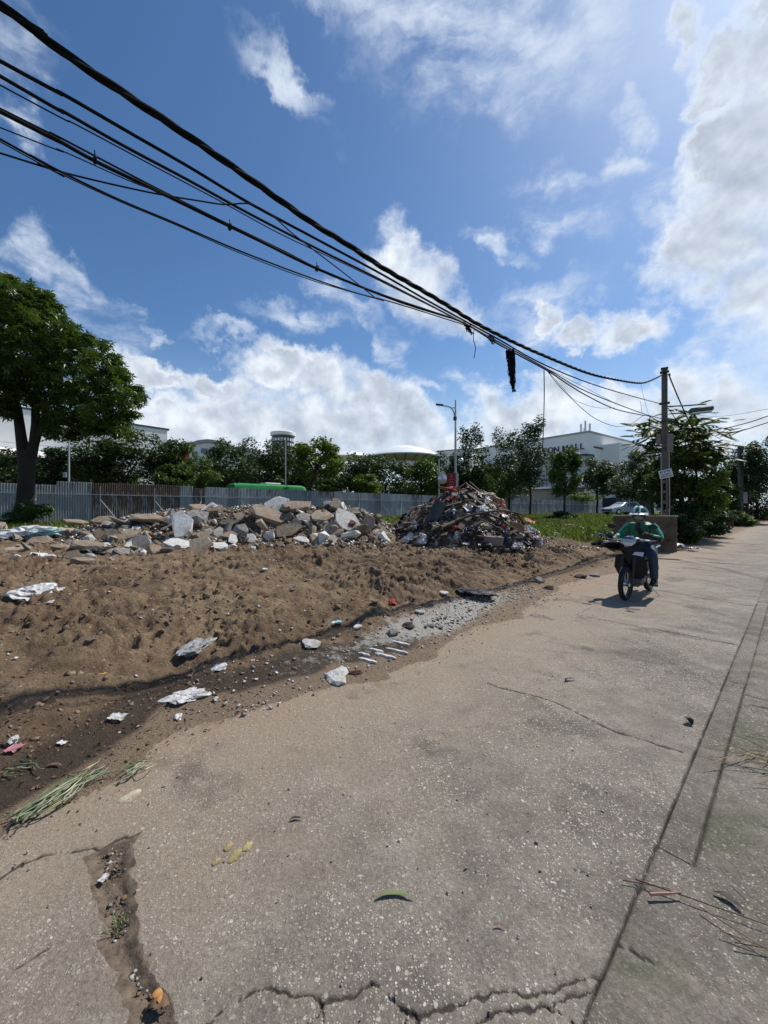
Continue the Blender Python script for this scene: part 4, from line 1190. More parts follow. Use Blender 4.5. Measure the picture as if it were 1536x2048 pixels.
def chunk_mesh(name, L, Wd, Tk, rng, n=None, chip=0.10):
    """a broken slab: the hull of two unlike jagged outlines, so every side is a fresh fracture"""
    n = n or int(rng.integers(6, 10))
    bm = bmesh.new()
    a = np.linspace(0, 2 * math.pi, n, endpoint=False) + rng.uniform(-.38, .38, n)
    r = rng.uniform(.72, 1.08, n)
    for side in (-1, 1):
        for k in range(n):
            ca, sa = math.cos(a[k]), math.sin(a[k])
            q = 1 / max(abs(ca), abs(sa)) ** .75
            f = r[k] * (1 + rng.normal(0, chip * 1.2)) * q
            bm.verts.new((ca * f * L * .47, sa * f * Wd * .47, side * Tk * .5 + rng.normal(0, Tk * .05)))
    for k in range(n):
        if rng.uniform() < .55:
            f = r[k] * 1.06; bm.verts.new((math.cos(a[k] + .3) * f * L * .48, math.sin(a[k] + .3) * f * Wd * .48, rng.uniform(-.3, .3) * Tk))
    g = bmesh.ops.convex_hull(bm, input=bm.verts[:])
    bmesh.ops.delete(bm, geom=[x for x in set(g['geom_interior'] + g['geom_unused']) if isinstance(x, bmesh.types.BMVert)], context='VERTS')
    bmesh.ops.dissolve_limit(bm, angle_limit=R(7), verts=bm.verts[:], edges=bm.edges[:])
    bmesh.ops.bevel(bm, geom=bm.edges[:], offset=min(Tk, L) * .05, segments=1, affect='EDGES', profile=.5)
    me = bpy.data.meshes.new(name); bm.to_mesh(me); bm.free()
    return me
def rock_mesh(name, rng, sub=2, flat=0.7, rough=0.22):
    bm = bmesh.new(); bmesh.ops.create_icosphere(bm, subdivisions=sub, radius=0.5)
    ph = rng.uniform(0, 50, 3)
    for v in bm.verts:
        d = v.co.normalized()
        k = 1 + rough * (math.sin(d.x * 4 + ph[0]) + math.sin(d.y * 5 + ph[1]) + math.sin(d.z * 4.5 + ph[2])) * .6 + rng.normal(0, rough * .3)
        v.co = Vector((v.co.x * k, v.co.y * k * .85, v.co.z * k * flat))
    me = bpy.data.meshes.new(name); bm.to_mesh(me); bm.free(); return me

rg = np.random.default_rng(21)
def ground_at(px, py, hp, dcap=13.2):
    g, D = hit(px, py + hp * .42, 60, False)
    if D > dcap: D = dcap
    return D
def place_slab(px, py, wp, hp, mat, label, tilt=50, roll=0, yaw=0, thick=None, name='concrete_slab', cat='slab', group=None, D=None, mesh=None, chip=.1):
    D = D or ground_at(px, py, hp)
    w = wp / F * D
    t = R(tilt)
    hreal = max(.05, (hp / F * D - (thick or .12) * math.cos(t) * .6) / max(.35, math.sin(t)))
    th = (thick or min(.16, w * .25)) * .62
    me = mesh or chunk_mesh(name, w * 1.08, hreal * 1.1, th, rg, chip=chip)
    o = obj_of(name, me, None)
    if not me.materials: me.materials.append(mat)
    elif me.materials[0] != mat: o.material_slots[0].link = 'OBJECT'; o.material_slots[0].material = mat
    o.location = P(px, py, D)
    az = math.atan2(o.location.x, o.location.y)
    o.rotation_euler = (Matrix.Rotation(-az + R(yaw), 3, 'Z') @ Matrix.Rotation(R(roll), 3, 'Y') @ Matrix.Rotation(t, 3, 'X')).to_euler()
    return tag(o, label, cat, group)
SL = [  # px, py, w, h, material, label, tilt, roll, yaw, thickness
    (552, 1008, 48, 30, C_WHITE, 'big white plastered slab standing on the crest of the rubble heap', 62, -14, 10, .22),
    (594, 1012, 52, 24, C_BROWN, 'flat brown slab on the crest, right of the big white slab', 25, 4, -10, .22),
    (536, 1029, 68, 34, C_BROWN, 'long thick brown slab sloping down to the right under the white crest slab', 30, 20, 0, .24),
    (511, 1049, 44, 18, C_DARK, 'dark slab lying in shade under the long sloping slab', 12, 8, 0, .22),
    (694, 1042, 58, 44, C_WHITE, 'large white plate leaning at the right end of the rubble heap', 52, 22, 12, .10),
    (732, 1050, 26, 40, C_BROWN, 'brown slab on edge right of the large white plate', 66, 35, -10, .14),
    (676, 1011, 30, 28, C_BROWN, 'earthy slab on the skyline above the large white plate', 40, 25, 0, .18),
    (366, 1052, 42, 50, C_WHITE, 'pale triangular slab leaning upright at the middle of the rubble heap', 64, -22, 4, .12),
    (348, 1036, 16, 36, C_GREY, 'narrow grey slab on edge left of the pale triangular slab', 72, -6, 20, .14),
    (391, 1037, 38, 34, C_GREY, 'rough grey lump right of the pale triangular slab', 55, 8, -6, .28),
    (298, 1037, 76, 22, C_BROWN, 'long layered brown slab lying on the left shoulder of the heap', 14, 2, 0, .22),
    (252, 1071, 62, 20, C_TAN, 'tan slab lying flat below the long layered brown slab', 28, -5, 4, .14),
    (282, 1086, 32, 34, C_GREY, 'grey slab tilted on its corner at the foot of the heap', 60, -28, 0, .09),
    (402, 1091, 42, 32, C_TAN, 'tan shard with pale rim at the foot of the heap', 50, -30, 10, .10),
    (358, 1089, 54, 22, C_WHITE, 'whitish ragged slab low at the foot of the heap', 30, 6, 0, .14),
    (441, 1091, 27, 15, C_WHITE, 'small oval white plate lying on the soil at the foot of the heap', 24, 4, 0, .06),
    (441, 1067, 30, 24, C_GREY, 'grey flagstone leaning left of the white fragments', 52, 22, 8, .10),
    (418, 1073, 42, 20, C_BROWN, 'brown slab lying between the grey flagstone and the tan shard', 30, 8, 0, .14),
    (465, 1078, 24, 18, C_WHITE, 'small white triangular plate below the grey flagstone', 50, 25, 0, .06),
    (501, 1077, 20, 24, C_WHITE, 'white upright plaster block low in the middle of the heap', 66, 4, 20, .10),
    (577, 1063, 54, 30, C_BROWN, 'wide brown slab tilted forward below the crest', 44, -6, 0, .18),
    (665, 1058, 38, 28, C_TAN, 'tan slab tilted forward left of the large white plate', 46, -20, 10, .12),
    (636, 1072, 30, 13, C_WHITE, 'narrow white plate low on the right of the heap', 34, 10, 0, .07),
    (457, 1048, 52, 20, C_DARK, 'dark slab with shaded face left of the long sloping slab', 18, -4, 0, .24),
    (177, 1092, 64, 26, C_TAN, 'large tan slab with dark undercut edge at the left of the heap', 16, 4, 6, .22),
    (80, 1110, 28, 10, C_WHITE, 'small white plate lying on the soil at the left', 28, 6, 0, .05),
    (164, 1122, 44, 16, C_BROWN, 'brown broken piece under the large tan slab', 18, 8, 0, .16),
    (241, 1104, 36, 16, C_GREY, 'thin grey shard pointing right near the plastic bag', 36, 16, 0, .07),
    (227, 1080, 20, 17, C_WHITE, 'pale block leaning near the left end of the tan slab', 56, 40, 0, .09),
    (260, 1092, 22, 16, C_WHITE, 'white lump at the left foot of the heap', 44, -6, 0, .12),
    (272, 1058, 17, 12, C_WHITE, 'small white square of plaster on the left shoulder', 50, -4, 0, .07),
    (257, 1044, 13, 9, C_WHITE, 'tiny white shard above the small white plaster square', 50, 10, 0, .05),
    (250, 1056, 18, 13, C_GREY, 'grey shard left of the small white plaster square', 50, -20, 0, .08),
    (480, 1035, 26, 22, C_TAN, 'sandy slab half buried left of the sloping slab', 40, -8, 0, .14),
    (612, 1036, 40, 22, C_GREY, 'grey slab below the flat brown crest slab', 36, 14, -8, .16),
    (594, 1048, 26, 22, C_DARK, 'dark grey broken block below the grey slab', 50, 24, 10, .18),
    (642, 1032, 46, 26, C_TAN, 'tan slab in the hollow below the skyline slab', 34, -6, 0, .14),
    (655, 1008, 16, 16, C_WHITE, 'small pale knob standing on the crest near the right end', 66, 0, 0, .12),
    (427, 1019, 40, 20, C_BROWN, 'brown slab on the skyline left of the crest', 24, -6, 0, .18),
    (395, 1015, 34, 16, C_BROWN, 'low brown slab on the skyline above the rough grey lump', 20, 4, 0, .18),
    (340, 1022, 8, 12, C_WHITE, 'small white stump against the fence above the heap', 72, 0, 0, .08),
    (712, 1024, 34, 20, C_BROWN, 'brown slab on the right slope above the white plate', 30, 16, 0, .14),
    (758, 1066, 30, 14, C_BROWN, 'brown shard at the right foot of the rubble heap', 30, 12, 0, .10),
    (706, 1069, 22, 12, C_WHITE, 'white chip under the large white plate', 36, 24, 0, .06),
    (605, 1080, 34, 14, C_WHITE, 'whitish flat chip in front of the wide brown slab', 28, 8, 0, .08),
    (649, 1084, 18, 10, C_WHITE, 'white chip lying on soil at the right foot of the heap', 26, 0, 0, .05),
    (125, 1062, 46, 14, C_TAN, 'tan slab among plastic scraps at the left end', 18, 0, 0, .12),
    (152, 1044, 40, 12, C_BROWN, 'brown slab at the left end, close to the fence foot', 16, 6, 0, .12),
    (208, 1040, 44, 16, C_BROWN, 'brown slab on the left slope near the fence', 22, -4, 0, .14),
    (120, 1094, 36, 14, C_BROWN, 'brown slab at the left below the plastic scraps', 22, 4, 0, .12),
    (40, 1098, 44, 14, C_TAN, 'tan slab near the left edge of the photo', 20, -6, 0, .12),
    (20, 1074, 40, 16, C_BROWN, 'brown slab at the left edge of the photo', 24, 6, 0, .12),
    (2, 1056, 18, 26, C_TAN, 'reddish tan slab upright at the very left edge', 60, 10, 0, .12),
]
for i, (px, py, w, h, m, lb, tl, ro, ya, th) in enumerate(SL):
    place_slab(px, py, w, h, m, lb, tl, ro, ya, th, group='broken slabs of the rubble heap')
# smaller broken pieces all over the heap: alike, so each kind shares a label
CHUNKS = [chunk_mesh('concrete_chunk', 1, .8, rg.choice((.10, .14, .2, .3)), rg, chip=.14) for _ in range(12)] + [rock_mesh('concrete_chunk', rg, 1) for _ in range(2)]
kinds = [(C_WHITE, 'small white broken piece in the rubble heap'), (C_GREY, 'small grey broken piece in the rubble heap'), (C_BROWN, 'small brown broken piece in the rubble heap'), (C_TAN, 'small tan broken piece in the rubble heap'), (C_BRICK, 'small brick red broken piece in the rubble heap')]
for me in CHUNKS: me.materials.append(C_GREY)
prof_x = [-10, 60, 140, 200, 260, 330, 400, 470, 540, 620, 690, 740, 775]
prof_t = [1052, 1052, 1046, 1038, 1032, 1022, 1014, 1010, 1006, 1006, 1012, 1030, 1060]
prof_b = [1120, 1126, 1128, 1118, 1108, 1102, 1104, 1100, 1096, 1092, 1088, 1084, 1082]
rr = random.Random(77)
n_ch = 0
while n_ch < 290:
    px = rr.uniform(0, 775)
    t0, t1 = np.interp(px, prof_x, prof_t), np.interp(px, prof_x, prof_b)
    py = rr.uniform(t0 + 2, t1 + 6)
    g, D = hit(px, py, 60, False)
    if D > 13.8: continue
    k = rr.choices(range(5), (3, 3, 4, 3, .5))[0]
    m, lb = kinds[k]
    me = rr.choice(CHUNKS)
    o = obj_of('concrete_chunk', me)
    sz = rr.choice((10, 12, 14, 17, 20, 25, 31, 40)) / F * D
    o.scale = (sz, sz * rr.uniform(.7, 1.1), sz * rr.uniform(.6, 1.2))
    o.location = g + Vector((0, 0, sz * .14))
    o.rotation_euler = (rr.uniform(-1.2, 1.2), rr.uniform(-1.0, 1.0), rr.uniform(0, 6.28))
    o.material_slots[0].link = 'OBJECT'; o.material_slots[0].material = m
    zone = 'at the left end' if px < 190 else 'left of the pale triangular slab' if px < 340 else 'right of the pale triangular slab' if px < 500 else 'below the white crest slab' if px < 640 else 'around the large white plate'
    hgt = 'high' if py < (t0 + t1) / 2 else 'low'
    tag(o, '%s %s in the rubble heap, %s' % (lb.replace(' in the rubble heap', ''), hgt, zone), 'chunk', lb.replace('small ', '').replace('broken piece', 'broken pieces'))
    n_ch += 1

# soil clods and crumbs nobody could count
def scatter_mesh(name, pts, sizes, rng, kind='oct', squash=.7):
    n = len(pts)
    if kind == 'oct': B = np.array([(1, 0, 0), (0, 1, 0), (-1, 0, 0), (0, -1, 0), (0, 0, 1), (0, 0, -.6)], float); Fc = np.array([(0, 1, 4), (1, 2, 4), (2, 3, 4), (3, 0, 4), (1, 0, 5), (2, 1, 5), (3, 2, 5), (0, 3, 5)])
    else:
        bm = bmesh.new(); bmesh.ops.create_icosphere(bm, subdivisions=1, radius=1.0); B = np.array([v.co[:] for v in bm.verts]); Fc = np.array([[v.index for v in f.verts] for f in bm.faces]); bm.free()
    m = len(B)
    a = rng.uniform(0, 6.28, n); ca, sa = np.cos(a), np.sin(a)
    J = B[None] * (1 + rng.normal(0, .28, (n, m, 1))) * np.stack([rng.uniform(.6, 1.2, n), rng.uniform(.6, 1.2, n), rng.uniform(.45, 1.0, n) * squash], 1)[:, None, :]
    X = J[:, :, 0] * ca[:, None] - J[:, :, 1] * sa[:, None]; Y = J[:, :, 0] * sa[:, None] + J[:, :, 1] * ca[:, None]
    tl = rng.normal(0, .35, n)
    Z = J[:, :, 2] + X * tl[:, None]
    V = np.stack([X, Y, Z], -1) * sizes[:, None, None] + pts[:, None, :]
    FF = (np.arange(n)[:, None, None] * m + Fc[None]).reshape(-1, 3)
    return npmesh(name, V.reshape(-1, 3), FF)
def rand_sv(n, s0, s1, v0, v1, rng):
    s, v = rng.uniform(s0, s1, n), rng.uniform(v0, v1, n)
    return s, v
rng = np.random.default_rng(9)
s, v = rand_sv(27000, -2.2, 13.5, 2.9, 10.5, rng)
t = v - edge_v(s)
keep = (t > .12) & (rng.uniform(0, 1, len(s)) < (.25 + .75 * sstep(t, .2, 1.0)) * np.clip(.55 + 1.3 * fbm(s, v, .9, 2, 71), .08, 1) * (1 - .5 * sstep(v, 6, 9)))
s, v = s[keep], v[keep]
sz = 0.008 + .030 * rng.uniform(0, 1, len(s)) ** 4.5
pts = np.stack([U.x * s + N_.x * v, U.y * s + N_.y * v, height(s, v) + sz * .12], 1)
tag(obj_of('soil_clods', scatter_mesh('soil_clods', pts, sz, rng, 'ico', .75), M_CLOD), kind='stuff')
M_GRIT = concrete('pale grit', (0.50, 0.47, 0.42), .6, 3.0, 0)
s, v = rng.uniform(-.6, 9, 5000), rng.uniform(2.2, 3.7, 5000)
t = v - edge_v(s)
keep = (t < .15) & (t > -.75) & (rng.uniform(0, 1, len(s)) < np.exp(np.minimum(t, 0) * 5.5))
s, v = s[keep], v[keep]; sz = .003 + .012 * rng.uniform(0, 1, len(s)) ** 3
pts = np.stack([U.x * s + N_.x * v, U.y * s + N_.y * v, np.where(v > edge_v(s), height(s, v), 0.003) + sz * .3], 1)
tag(obj_of('soil_crumbs', scatter_mesh('soil_crumbs', pts, sz, rng, 'oct', .7), M_CLOD), kind='stuff')
for nm, cnt, (s0, s1, v0, v1), smax, mat, thr in (('plaster_crumbs', 1500, (-2, 13, 3.0, 10.5), .022, C_WHITE, .5), ('stone_crumbs', 1500, (-2, 13, 2.6, 10.5), .024, C_GREY, .4),
        ('plaster_crumbs', 1100, (1.0, 7.2, 2.75, 3.7), .022, C_WHITE, .3), ('lime_gravel', 1500, (3.7, 7.0, 2.95, 3.75), .026, C_WHITE, .3), ('lime_gravel', 1100, (3.4, 7.6, 2.9, 3.8), .034, C_GREY, .3), ('road_grit', 700, (-.5, 7, .5, 3.0), .006, M_GRIT, .2)):
    s, v = rand_sv(cnt, s0, s1, v0, v1, rng)
    if nm == 'lime_gravel':
        kk = rng.uniform(0, 1, len(s)) < np.clip(.55 + 1.8 * fbm(s, v, 1.6, 3, 61), .05, 1) * np.exp(-((v - edge_v(s) - .32) / .26) ** 2)
        s, v = s[kk], v[kk]
    sz = .004 + smax * rng.uniform(0, 1, len(s)) ** 3
    z = np.where(v > edge_v(s), height(s, v), 0.004) + sz * .3
    pts = np.stack([U.x * s + N_.x * v, U.y * s + N_.y * v, z], 1)
    tag(obj_of(nm, scatter_mesh(nm, pts, sz, rng, 'oct', .7), mat), kind='stuff')

# ------------------------------------------------------------------ rubbish heap
HC = Vector(((925 - 768) / F * 12.5, 12.5, 0)); HC.z = float(base_h(*to_sv(HC)))
HBR = np.random.default_rng(5)
def heap_h(dx, dy):
    r = np.hypot(np.where(dx < 0, dx / 2.72, dx / 2.5), dy / 2.1)
    return 1.60 * np.clip(1.30 * (1 - r), 0, 1) ** .82 - .05 + .10 * np.sin(dx * 3.1 + 1) * np.clip(1 - r, 0, 1)
gx2 = np.linspace(-2.8, 2.6, 110); gy2 = np.linspace(-2.3, 2.3, 90)
A_, B_ = np.meshgrid(gx2, gy2, indexing='ij')
hh = heap_h(A_, B_)
hh = hh + sstep(hh, 0, .3) * (.11 * fbm(A_, B_, 1.6, 4, 80, .65) + .06 * fbm(A_, B_, 9, 2, 83))
gzz = np.where(hh > 0.02, hh, -.25)
me = npmesh('rubbish_heap', np.stack([A_, B_, gzz], -1).reshape(-1, 3), grid_faces(110, 90))
def heap_fn(T, b):
    p = T.obj()
    vo = T.voro(p, 11.0); cell = T.sep(vo['Color'])
    c = T.ramp(cell[0], [(0.0, (0.035, 0.028, 0.024)), (0.45, (0.085, 0.062, 0.045)), (0.7, (0.15, 0.108, 0.075)), (0.88, (0.24, 0.19, 0.14)), (0.96, (0.40, 0.37, 0.34))])
    n = T.noise(p, 22.0, 5.0, 0.7)
    setb(T, b, T.v('SCALE', c, scale=T.mad(n, 1.4, 0.3)), 0.85, 0, T.bump(T.add(n, cell[1]), 1.0, 0.05), 0.3)
M_HEAP = material('mixed rubbish', heap_fn)
heap = obj_of('rubbish_heap', me, M_HEAP); heap.location = (HC.x, HC.y, HC.z)
tag(heap, 'body of the big mixed rubbish heap between the rubble and the grass', 'rubbish heap')
def heap_pt(dx, dy, lift=0.0):
    z = float(heap_h(np.array(dx), np.array(dy))); z = max(z, 0)
    return Vector((HC.x + dx, HC.y + dy, HC.z + z + lift))
def on_heap(px, py):
    """first point of the heap on a line of sight"""
    for D in np.linspace(9.5, 15, 500):
        q = P(px, py, D)
        if -2.8 < q.x - HC.x < 2.6 and q.z <= HC.z + float(heap_h(np.array(q.x - HC.x), np.array(q.y - HC.y))): return q, D
    g, D = hit(px, py, 40, False)
    if D > 15: q = P(px, py, 12.6); return q, 12.6
    return g, D
def PLA(n, col, r=.45):
    def fn(T, b):
        p = T.obj(); q = T.noise(p, 5.0, 5.0, .65)
        c = T.v('SCALE', tuple(col), scale=T.mul(T.mad(q, .7, .62), T.mad(T.rand(), .3, .85)))
        c = T.mix(T.mul(T.smooth(T.noise(p, 3.0, 6.0, .7), .46, .66), .75), c, (.115, .082, .055))
        setb(T, b, c, r, 0, T.bump(T.noise(p, 14.0, 5.0, .6), .4, .03), .4)
    return material(n, fn)
P_WHITE = PLA('white plastic film', (0.58, 0.58, 0.57)); P_GREY = PLA('grey plastic film', (0.33, 0.34, 0.35)); P_BLACK = PLA('black plastic film', (0.018, 0.018, 0.021), .35)
P_BLUE = PLA('blue plastic film', (0.05, 0.11, 0.22)); P_TEAL = PLA('dark teal panel', (0.030, 0.055, 0.060), .4); P_RED = PLA('red cloth', (0.32, 0.035, 0.025), .8)
P_ORANGE = PLA('faded orange fabric', (0.50, 0.20, 0.11), .8); P_PINK = PLA('pink plastic film', (0.55, 0.22, 0.27)); P_BEIGE = PLA('beige tarpaulin', (0.47, 0.40, 0.28), .7)
P_YELLOW = PLA('yellow plastic film', (0.70, 0.42, 0.02), .4); P_CYAN = PLA('pale cyan plastic film', (0.36, 0.56, 0.58), .4); P_GREEN = PLA('pale green plastic', (0.28, 0.42, 0.15), .5)
M_WOOD = simple('weathered wood', (0.20, 0.135, 0.08), .85, 0, .5, 7.0, .5); M_WOODD = simple('dark wet wood', (0.075, 0.050, 0.034), .8, 0, .5, 7.0, .5); M_PLY = simple('ochre board', (0.25, 0.14, 0.055), .75, 0, .4, 3.0, .3)
M_NAVY = PLA('navy plastic film', (0.018, 0.026, 0.055), .35)

from mathutils import noise as mnoise
def crumple(name, rng, sub=4, rough=.30, flat=.6):
    """a crumpled bag: uneven outline and sharp folds"""
    bm = bmesh.new(); bmesh.ops.create_icosphere(bm, subdivisions=sub, radius=.5)
    ph = Vector(rng.uniform(0, 60, 3))
    for v in bm.verts:
        d = v.co.normalized()
        k = 1.0 + .75 * mnoise.noise(d * 1.25 + ph) + .30 * (1 - 2 * abs(mnoise.noise(d * 2.6 + ph * 1.3))) - .15 + .16 * (1 - 2 * abs(mnoise.noise(d * 6.0 + ph))) + .07 * mnoise.noise(d * 14 + ph)
        k = max(k, .25)
        v.co = Vector((d.x * .5 * k, d.y * .5 * k, max(d.z * .5 * k * flat, -.12)))
    me = bpy.data.meshes.new(name); bm.to_mesh(me); bm.free(); return me
def sheet_mesh(name, L, Wd, rng, fold=.12, nx=12, ny=8, th=.004):
    x, y = np.meshgrid(np.linspace(-.5, .5, nx), np.linspace(-.5, .5, ny), indexing='ij')
    sd = int(rng.integers(0, 90))
    z = fold * (1 - np.abs(fbm(x, y, 2.2, 3, sd)) * 2.2) + fold * .4 * fbm(x, y, 7, 2, sd + 5)
    ex = 1 + .16 * pn(y * 4, y * 0 + sd, 3); ey = 1 + .16 * pn(x * 4, x * 0 + sd, 5)
    V = np.stack([x * L * ex, y * Wd * ey, z], -1).reshape(-1, 3)
    Vb = V - np.array([0, 0, th])
    fa = grid_faces(nx, ny)
    return npmesh(name, np.concatenate([V, Vb]), [fa, fa[:, ::-1] + len(V)])
def put(me, name, loc, rot, sc, mat, label, cat, group=None):
    o = obj_of(name, me)
    if not me.materials: me.materials.append(mat)
    o.location = loc; o.rotation_euler = rot; o.scale = sc if hasattr(sc, '__len__') else (sc, sc, sc)
    if me.materials[0] != mat: o.material_slots[0].link = 'OBJECT'; o.material_slots[0].material = mat
    return tag(o, label, cat, group)
rg2 = np.random.default_rng(31)
BAGS = [crumple('plastic_bag', rg2) for _ in range(5)]
SHEETS = [sheet_mesh('plastic_sheet', 1, .7, rg2) for _ in range(5)]
RAGS = [sheet_mesh('rag', 1, .8, rg2, .2) for _ in range(4)]
PLANK = [MB().box((0, 0, 0), (1, .10 + .03 * k, .035), None, .006).mesh('plank') for k in range(3)]
STICK = [MB().tube([(-.5, 0, 0), (-.15, .01 * k, .015), (.2, -.012, .01 * k), (.5, .01, 0)], [.018, .022, .018, .012], 6).mesh('stick') for k in range(3)]
# what stands out on the heap
q, D = on_heap(866, 1036); m = sheet_mesh('panel', 1.0, .36, rg2, .05, 14, 6, .03)
put(m, 'panel', q + Vector((0, -.12, .05)), (R(50), R(-58), R(18)), 1, P_TEAL, 'long dark teal panel leaning on the left face of the rubbish heap', 'panel')
q, D = on_heap(1032, 1060); m = chunk_mesh('board', .42, .62, .03, rg2, 6, .03)
put(m, 'board', q + Vector((0, -.1, .0)), (R(72), R(-8), R(-12)), 1, M_PLY, 'ochre brown board standing at the right foot of the rubbish heap', 'board')
def pole_px(pts, D0, D1, r, name, mat, label, cat='pole'):
    n = len(pts)
    m = MB(); m.tube([P(x, y, D0 + (D1 - D0) * i / (n - 1)) for i, (x, y) in enumerate(pts)], r, 7)
    o = m.build(name, mat, None, True); c = P(*pts[0], D0); me = o.data; me.transform(Matrix.Translation(-c)); o.location = c
    return tag(o, label, cat)
pole_px([(862, 1062), (905, 1045), (940, 1031), (975, 1024), (1005, 1021), (1030, 1025), (1052, 1032)], 10.9, 11.3, [.035, .035, .033, .03, .028, .026, .02], 'branch', M_WOODD, 'long dark bent branch across the front of the rubbish heap and beyond its right side', 'branch')
pole_px([(884, 1054), (932, 1034)], 10.75, 11.2, .04, 'plank', M_WOOD, 'grey plank under the long bent branch on the rubbish heap', 'plank')
pole_px([(834, 1040), (866, 1020)], 11.6, 12.0, .03, 'stick', M_WOOD, 'light stick left of the teal panel', 'stick')
pole_px([(920, 1003), (968, 1001)], 11.6, 11.7, .045, 'plank', M_WOODD, 'dark plank near the top of the rubbish heap', 'plank')
for (px, py, w, h, bag, mat, lb, cat, nm) in (
    (915, 983, 42, 12, 0, P_RED, 'crumpled red cloth on the very top of the rubbish heap', 'cloth', 'cloth'),
    (900, 980, 14, 11, 1, P_PINK, 'pale pink bag at the left end of the red cloth on top of the heap', 'bag', 'plastic_bag'),
    (968, 990, 44, 16, 2, P_BEIGE, 'beige tarpaulin draped over the right of the heap top', 'tarpaulin', 'tarpaulin'),
    (996, 1008, 26, 26, 3, P_ORANGE, 'orange red rag on the upper right of the rubbish heap', 'rag', 'rag'),
    (1002, 1024, 18, 14, 0, P_ORANGE, 'pinkish orange carton below the orange red rag', 'carton', 'carton'),
    (1010, 1084, 24, 34, 1, M_NAVY, 'shiny navy blue rubbish bag at the foot of the heap', 'bag', 'plastic_bag'),
    (914, 1076, 18, 30, 2, P_GREY, 'translucent grey bag standing at the foot of the heap', 'bag', 'plastic_bag'),
    (913, 1058, 14, 12, 3, P_RED, 'red bag above the translucent grey bag', 'bag', 'plastic_bag'),
    (1002, 1054, 16, 12, 4, P_RED, 'dark red bag left of the ochre board', 'bag', 'plastic_bag'),
    (1018, 1048, 16, 14, 2, P_GREEN, 'pale green plastic piece above the ochre board', 'plastic', 'plastic_bag'),
    (1072, 1082, 24, 20, 3, P_GREY, 'grey bag lying right of the rubbish heap', 'bag', 'plastic_bag'),
    (950, 1062, 26, 18, 0, P_BLACK, 'black bag low in the middle of the heap', 'bag', 'plastic_bag'),
    (935, 1070, 24, 20, 1, P_BLACK, 'black bag right of the translucent grey bag', 'bag', 'plastic_bag'),
    (970, 1090, 30, 14, 4, P_BLACK, 'black bag at the heap foot left of the purple grey block', 'bag', 'plastic_bag'),
    (1030, 1092, 20, 14, 2, P_WHITE, 'white curled plastic at the heap foot right of the navy bag', 'plastic', 'plastic_bag'),
    (1056, 1064, 20, 20, 0, P_WHITE, 'white plastic below the orange sheet at the right of the heap', 'plastic', 'plastic_bag'),
    (848, 1075, 18, 16, 3, P_WHITE, 'white torn bag at the left foot of the heap', 'bag', 'plastic_bag'),
    (824, 1056, 16, 12, 1, P_BEIGE, 'beige carton on the left slope of the heap', 'carton', 'carton'),
):
    q, D = on_heap(px, py); w_, h_ = w / F * D, h / F * D
    put(BAGS[bag], nm, q + Vector((0, -.02, -h_ * .12)), (rr.uniform(-.2, .2), rr.uniform(-.2, .2), rr.uniform(-.4, .4)), (w_ * 1.08, max(w_ * .7, .12), h_ * 1.75), mat, lb, cat)
q, D = hit(1060, 1050, 40, False); m = sheet_mesh('fabric_sheet', .75, .5, rg2, .16)
put(m, 'fabric_sheet', Vector((q.x, q.y, q.z + .16)), (R(35), R(16), .3), 1, P_ORANGE, 'faded orange fabric sheet on the grass right of the heap', 'fabric')
q, D = on_heap(985, 1083); put(MB().box((0, 0, 0), (.52, .22, .26), None, .02).mesh('block'), 'block', q + Vector((0, -.05, .02)), (.05, .06, .18), 1, simple('purple grey block', (.22, .17, .17), .9, 0, .4, 6, .6), 'purple grey oblong block at the foot of the heap left of the navy bag', 'block')
q, D = on_heap(970, 1032); put(MB().lathe([(.20, -.06), (.26, -.06), (.27, 0), (.26, .06), (.20, .06)], 20, None, True).mesh('tyre', True), 'tyre', q + Vector((0, -.06, 0)), (R(70), .2, 0), .55, simple('dusty rubber', (.10, .095, .085), .9, 0, .3, 8), 'dusty ring like a small tyre in the middle of the heap', 'tyre')
# lots of alike scraps
scr = [('plastic_bag', BAGS, [P_WHITE, P_GREY, P_BLACK, P_BLACK, M_WOODD, P_BLACK, M_NAVY, P_BEIGE, P_BLACK], 'crumpled plastic scrap in the rubbish heap', 'scrap'),
       ('plastic_sheet', SHEETS, [P_GREY, P_BLACK, P_WHITE, M_WOODD, P_BLACK, M_WOOD, P_BLACK], 'crumpled plastic sheet in the rubbish heap', 'sheet'),
       ('rag', RAGS, [P_RED, P_GREY, P_BEIGE, P_BLACK, M_WOODD, P_BLACK], 'torn rag in the rubbish heap', 'rag'),
       ('plank', PLANK, [M_WOOD, M_WOODD, M_WOODD], 'short broken plank in the rubbish heap', 'plank'),
       ('stick', STICK, [M_WOODD, M_WOOD], 'thin stick in the rubbish heap', 'stick'),
       ('concrete_chunk', CHUNKS, [C_GREY, C_BROWN, C_DARK, C_WHITE], 'broken lump of masonry in the rubbish heap', 'chunk')]
COLW = {'white plastic film': 'white', 'grey plastic film': 'grey', 'black plastic film': 'black', 'navy plastic film': 'navy', 'beige tarpaulin': 'beige', 'red cloth': 'red', 'weathered wood': 'light', 'dark wet wood': 'dark', 'grey broken concrete': 'grey', 'earthy broken concrete': 'brown', 'dark broken asphalt': 'dark', 'white plastered concrete': 'white', 'blue plastic film': 'blue'}
cnt = [64, 50, 34, 52, 44, 46]
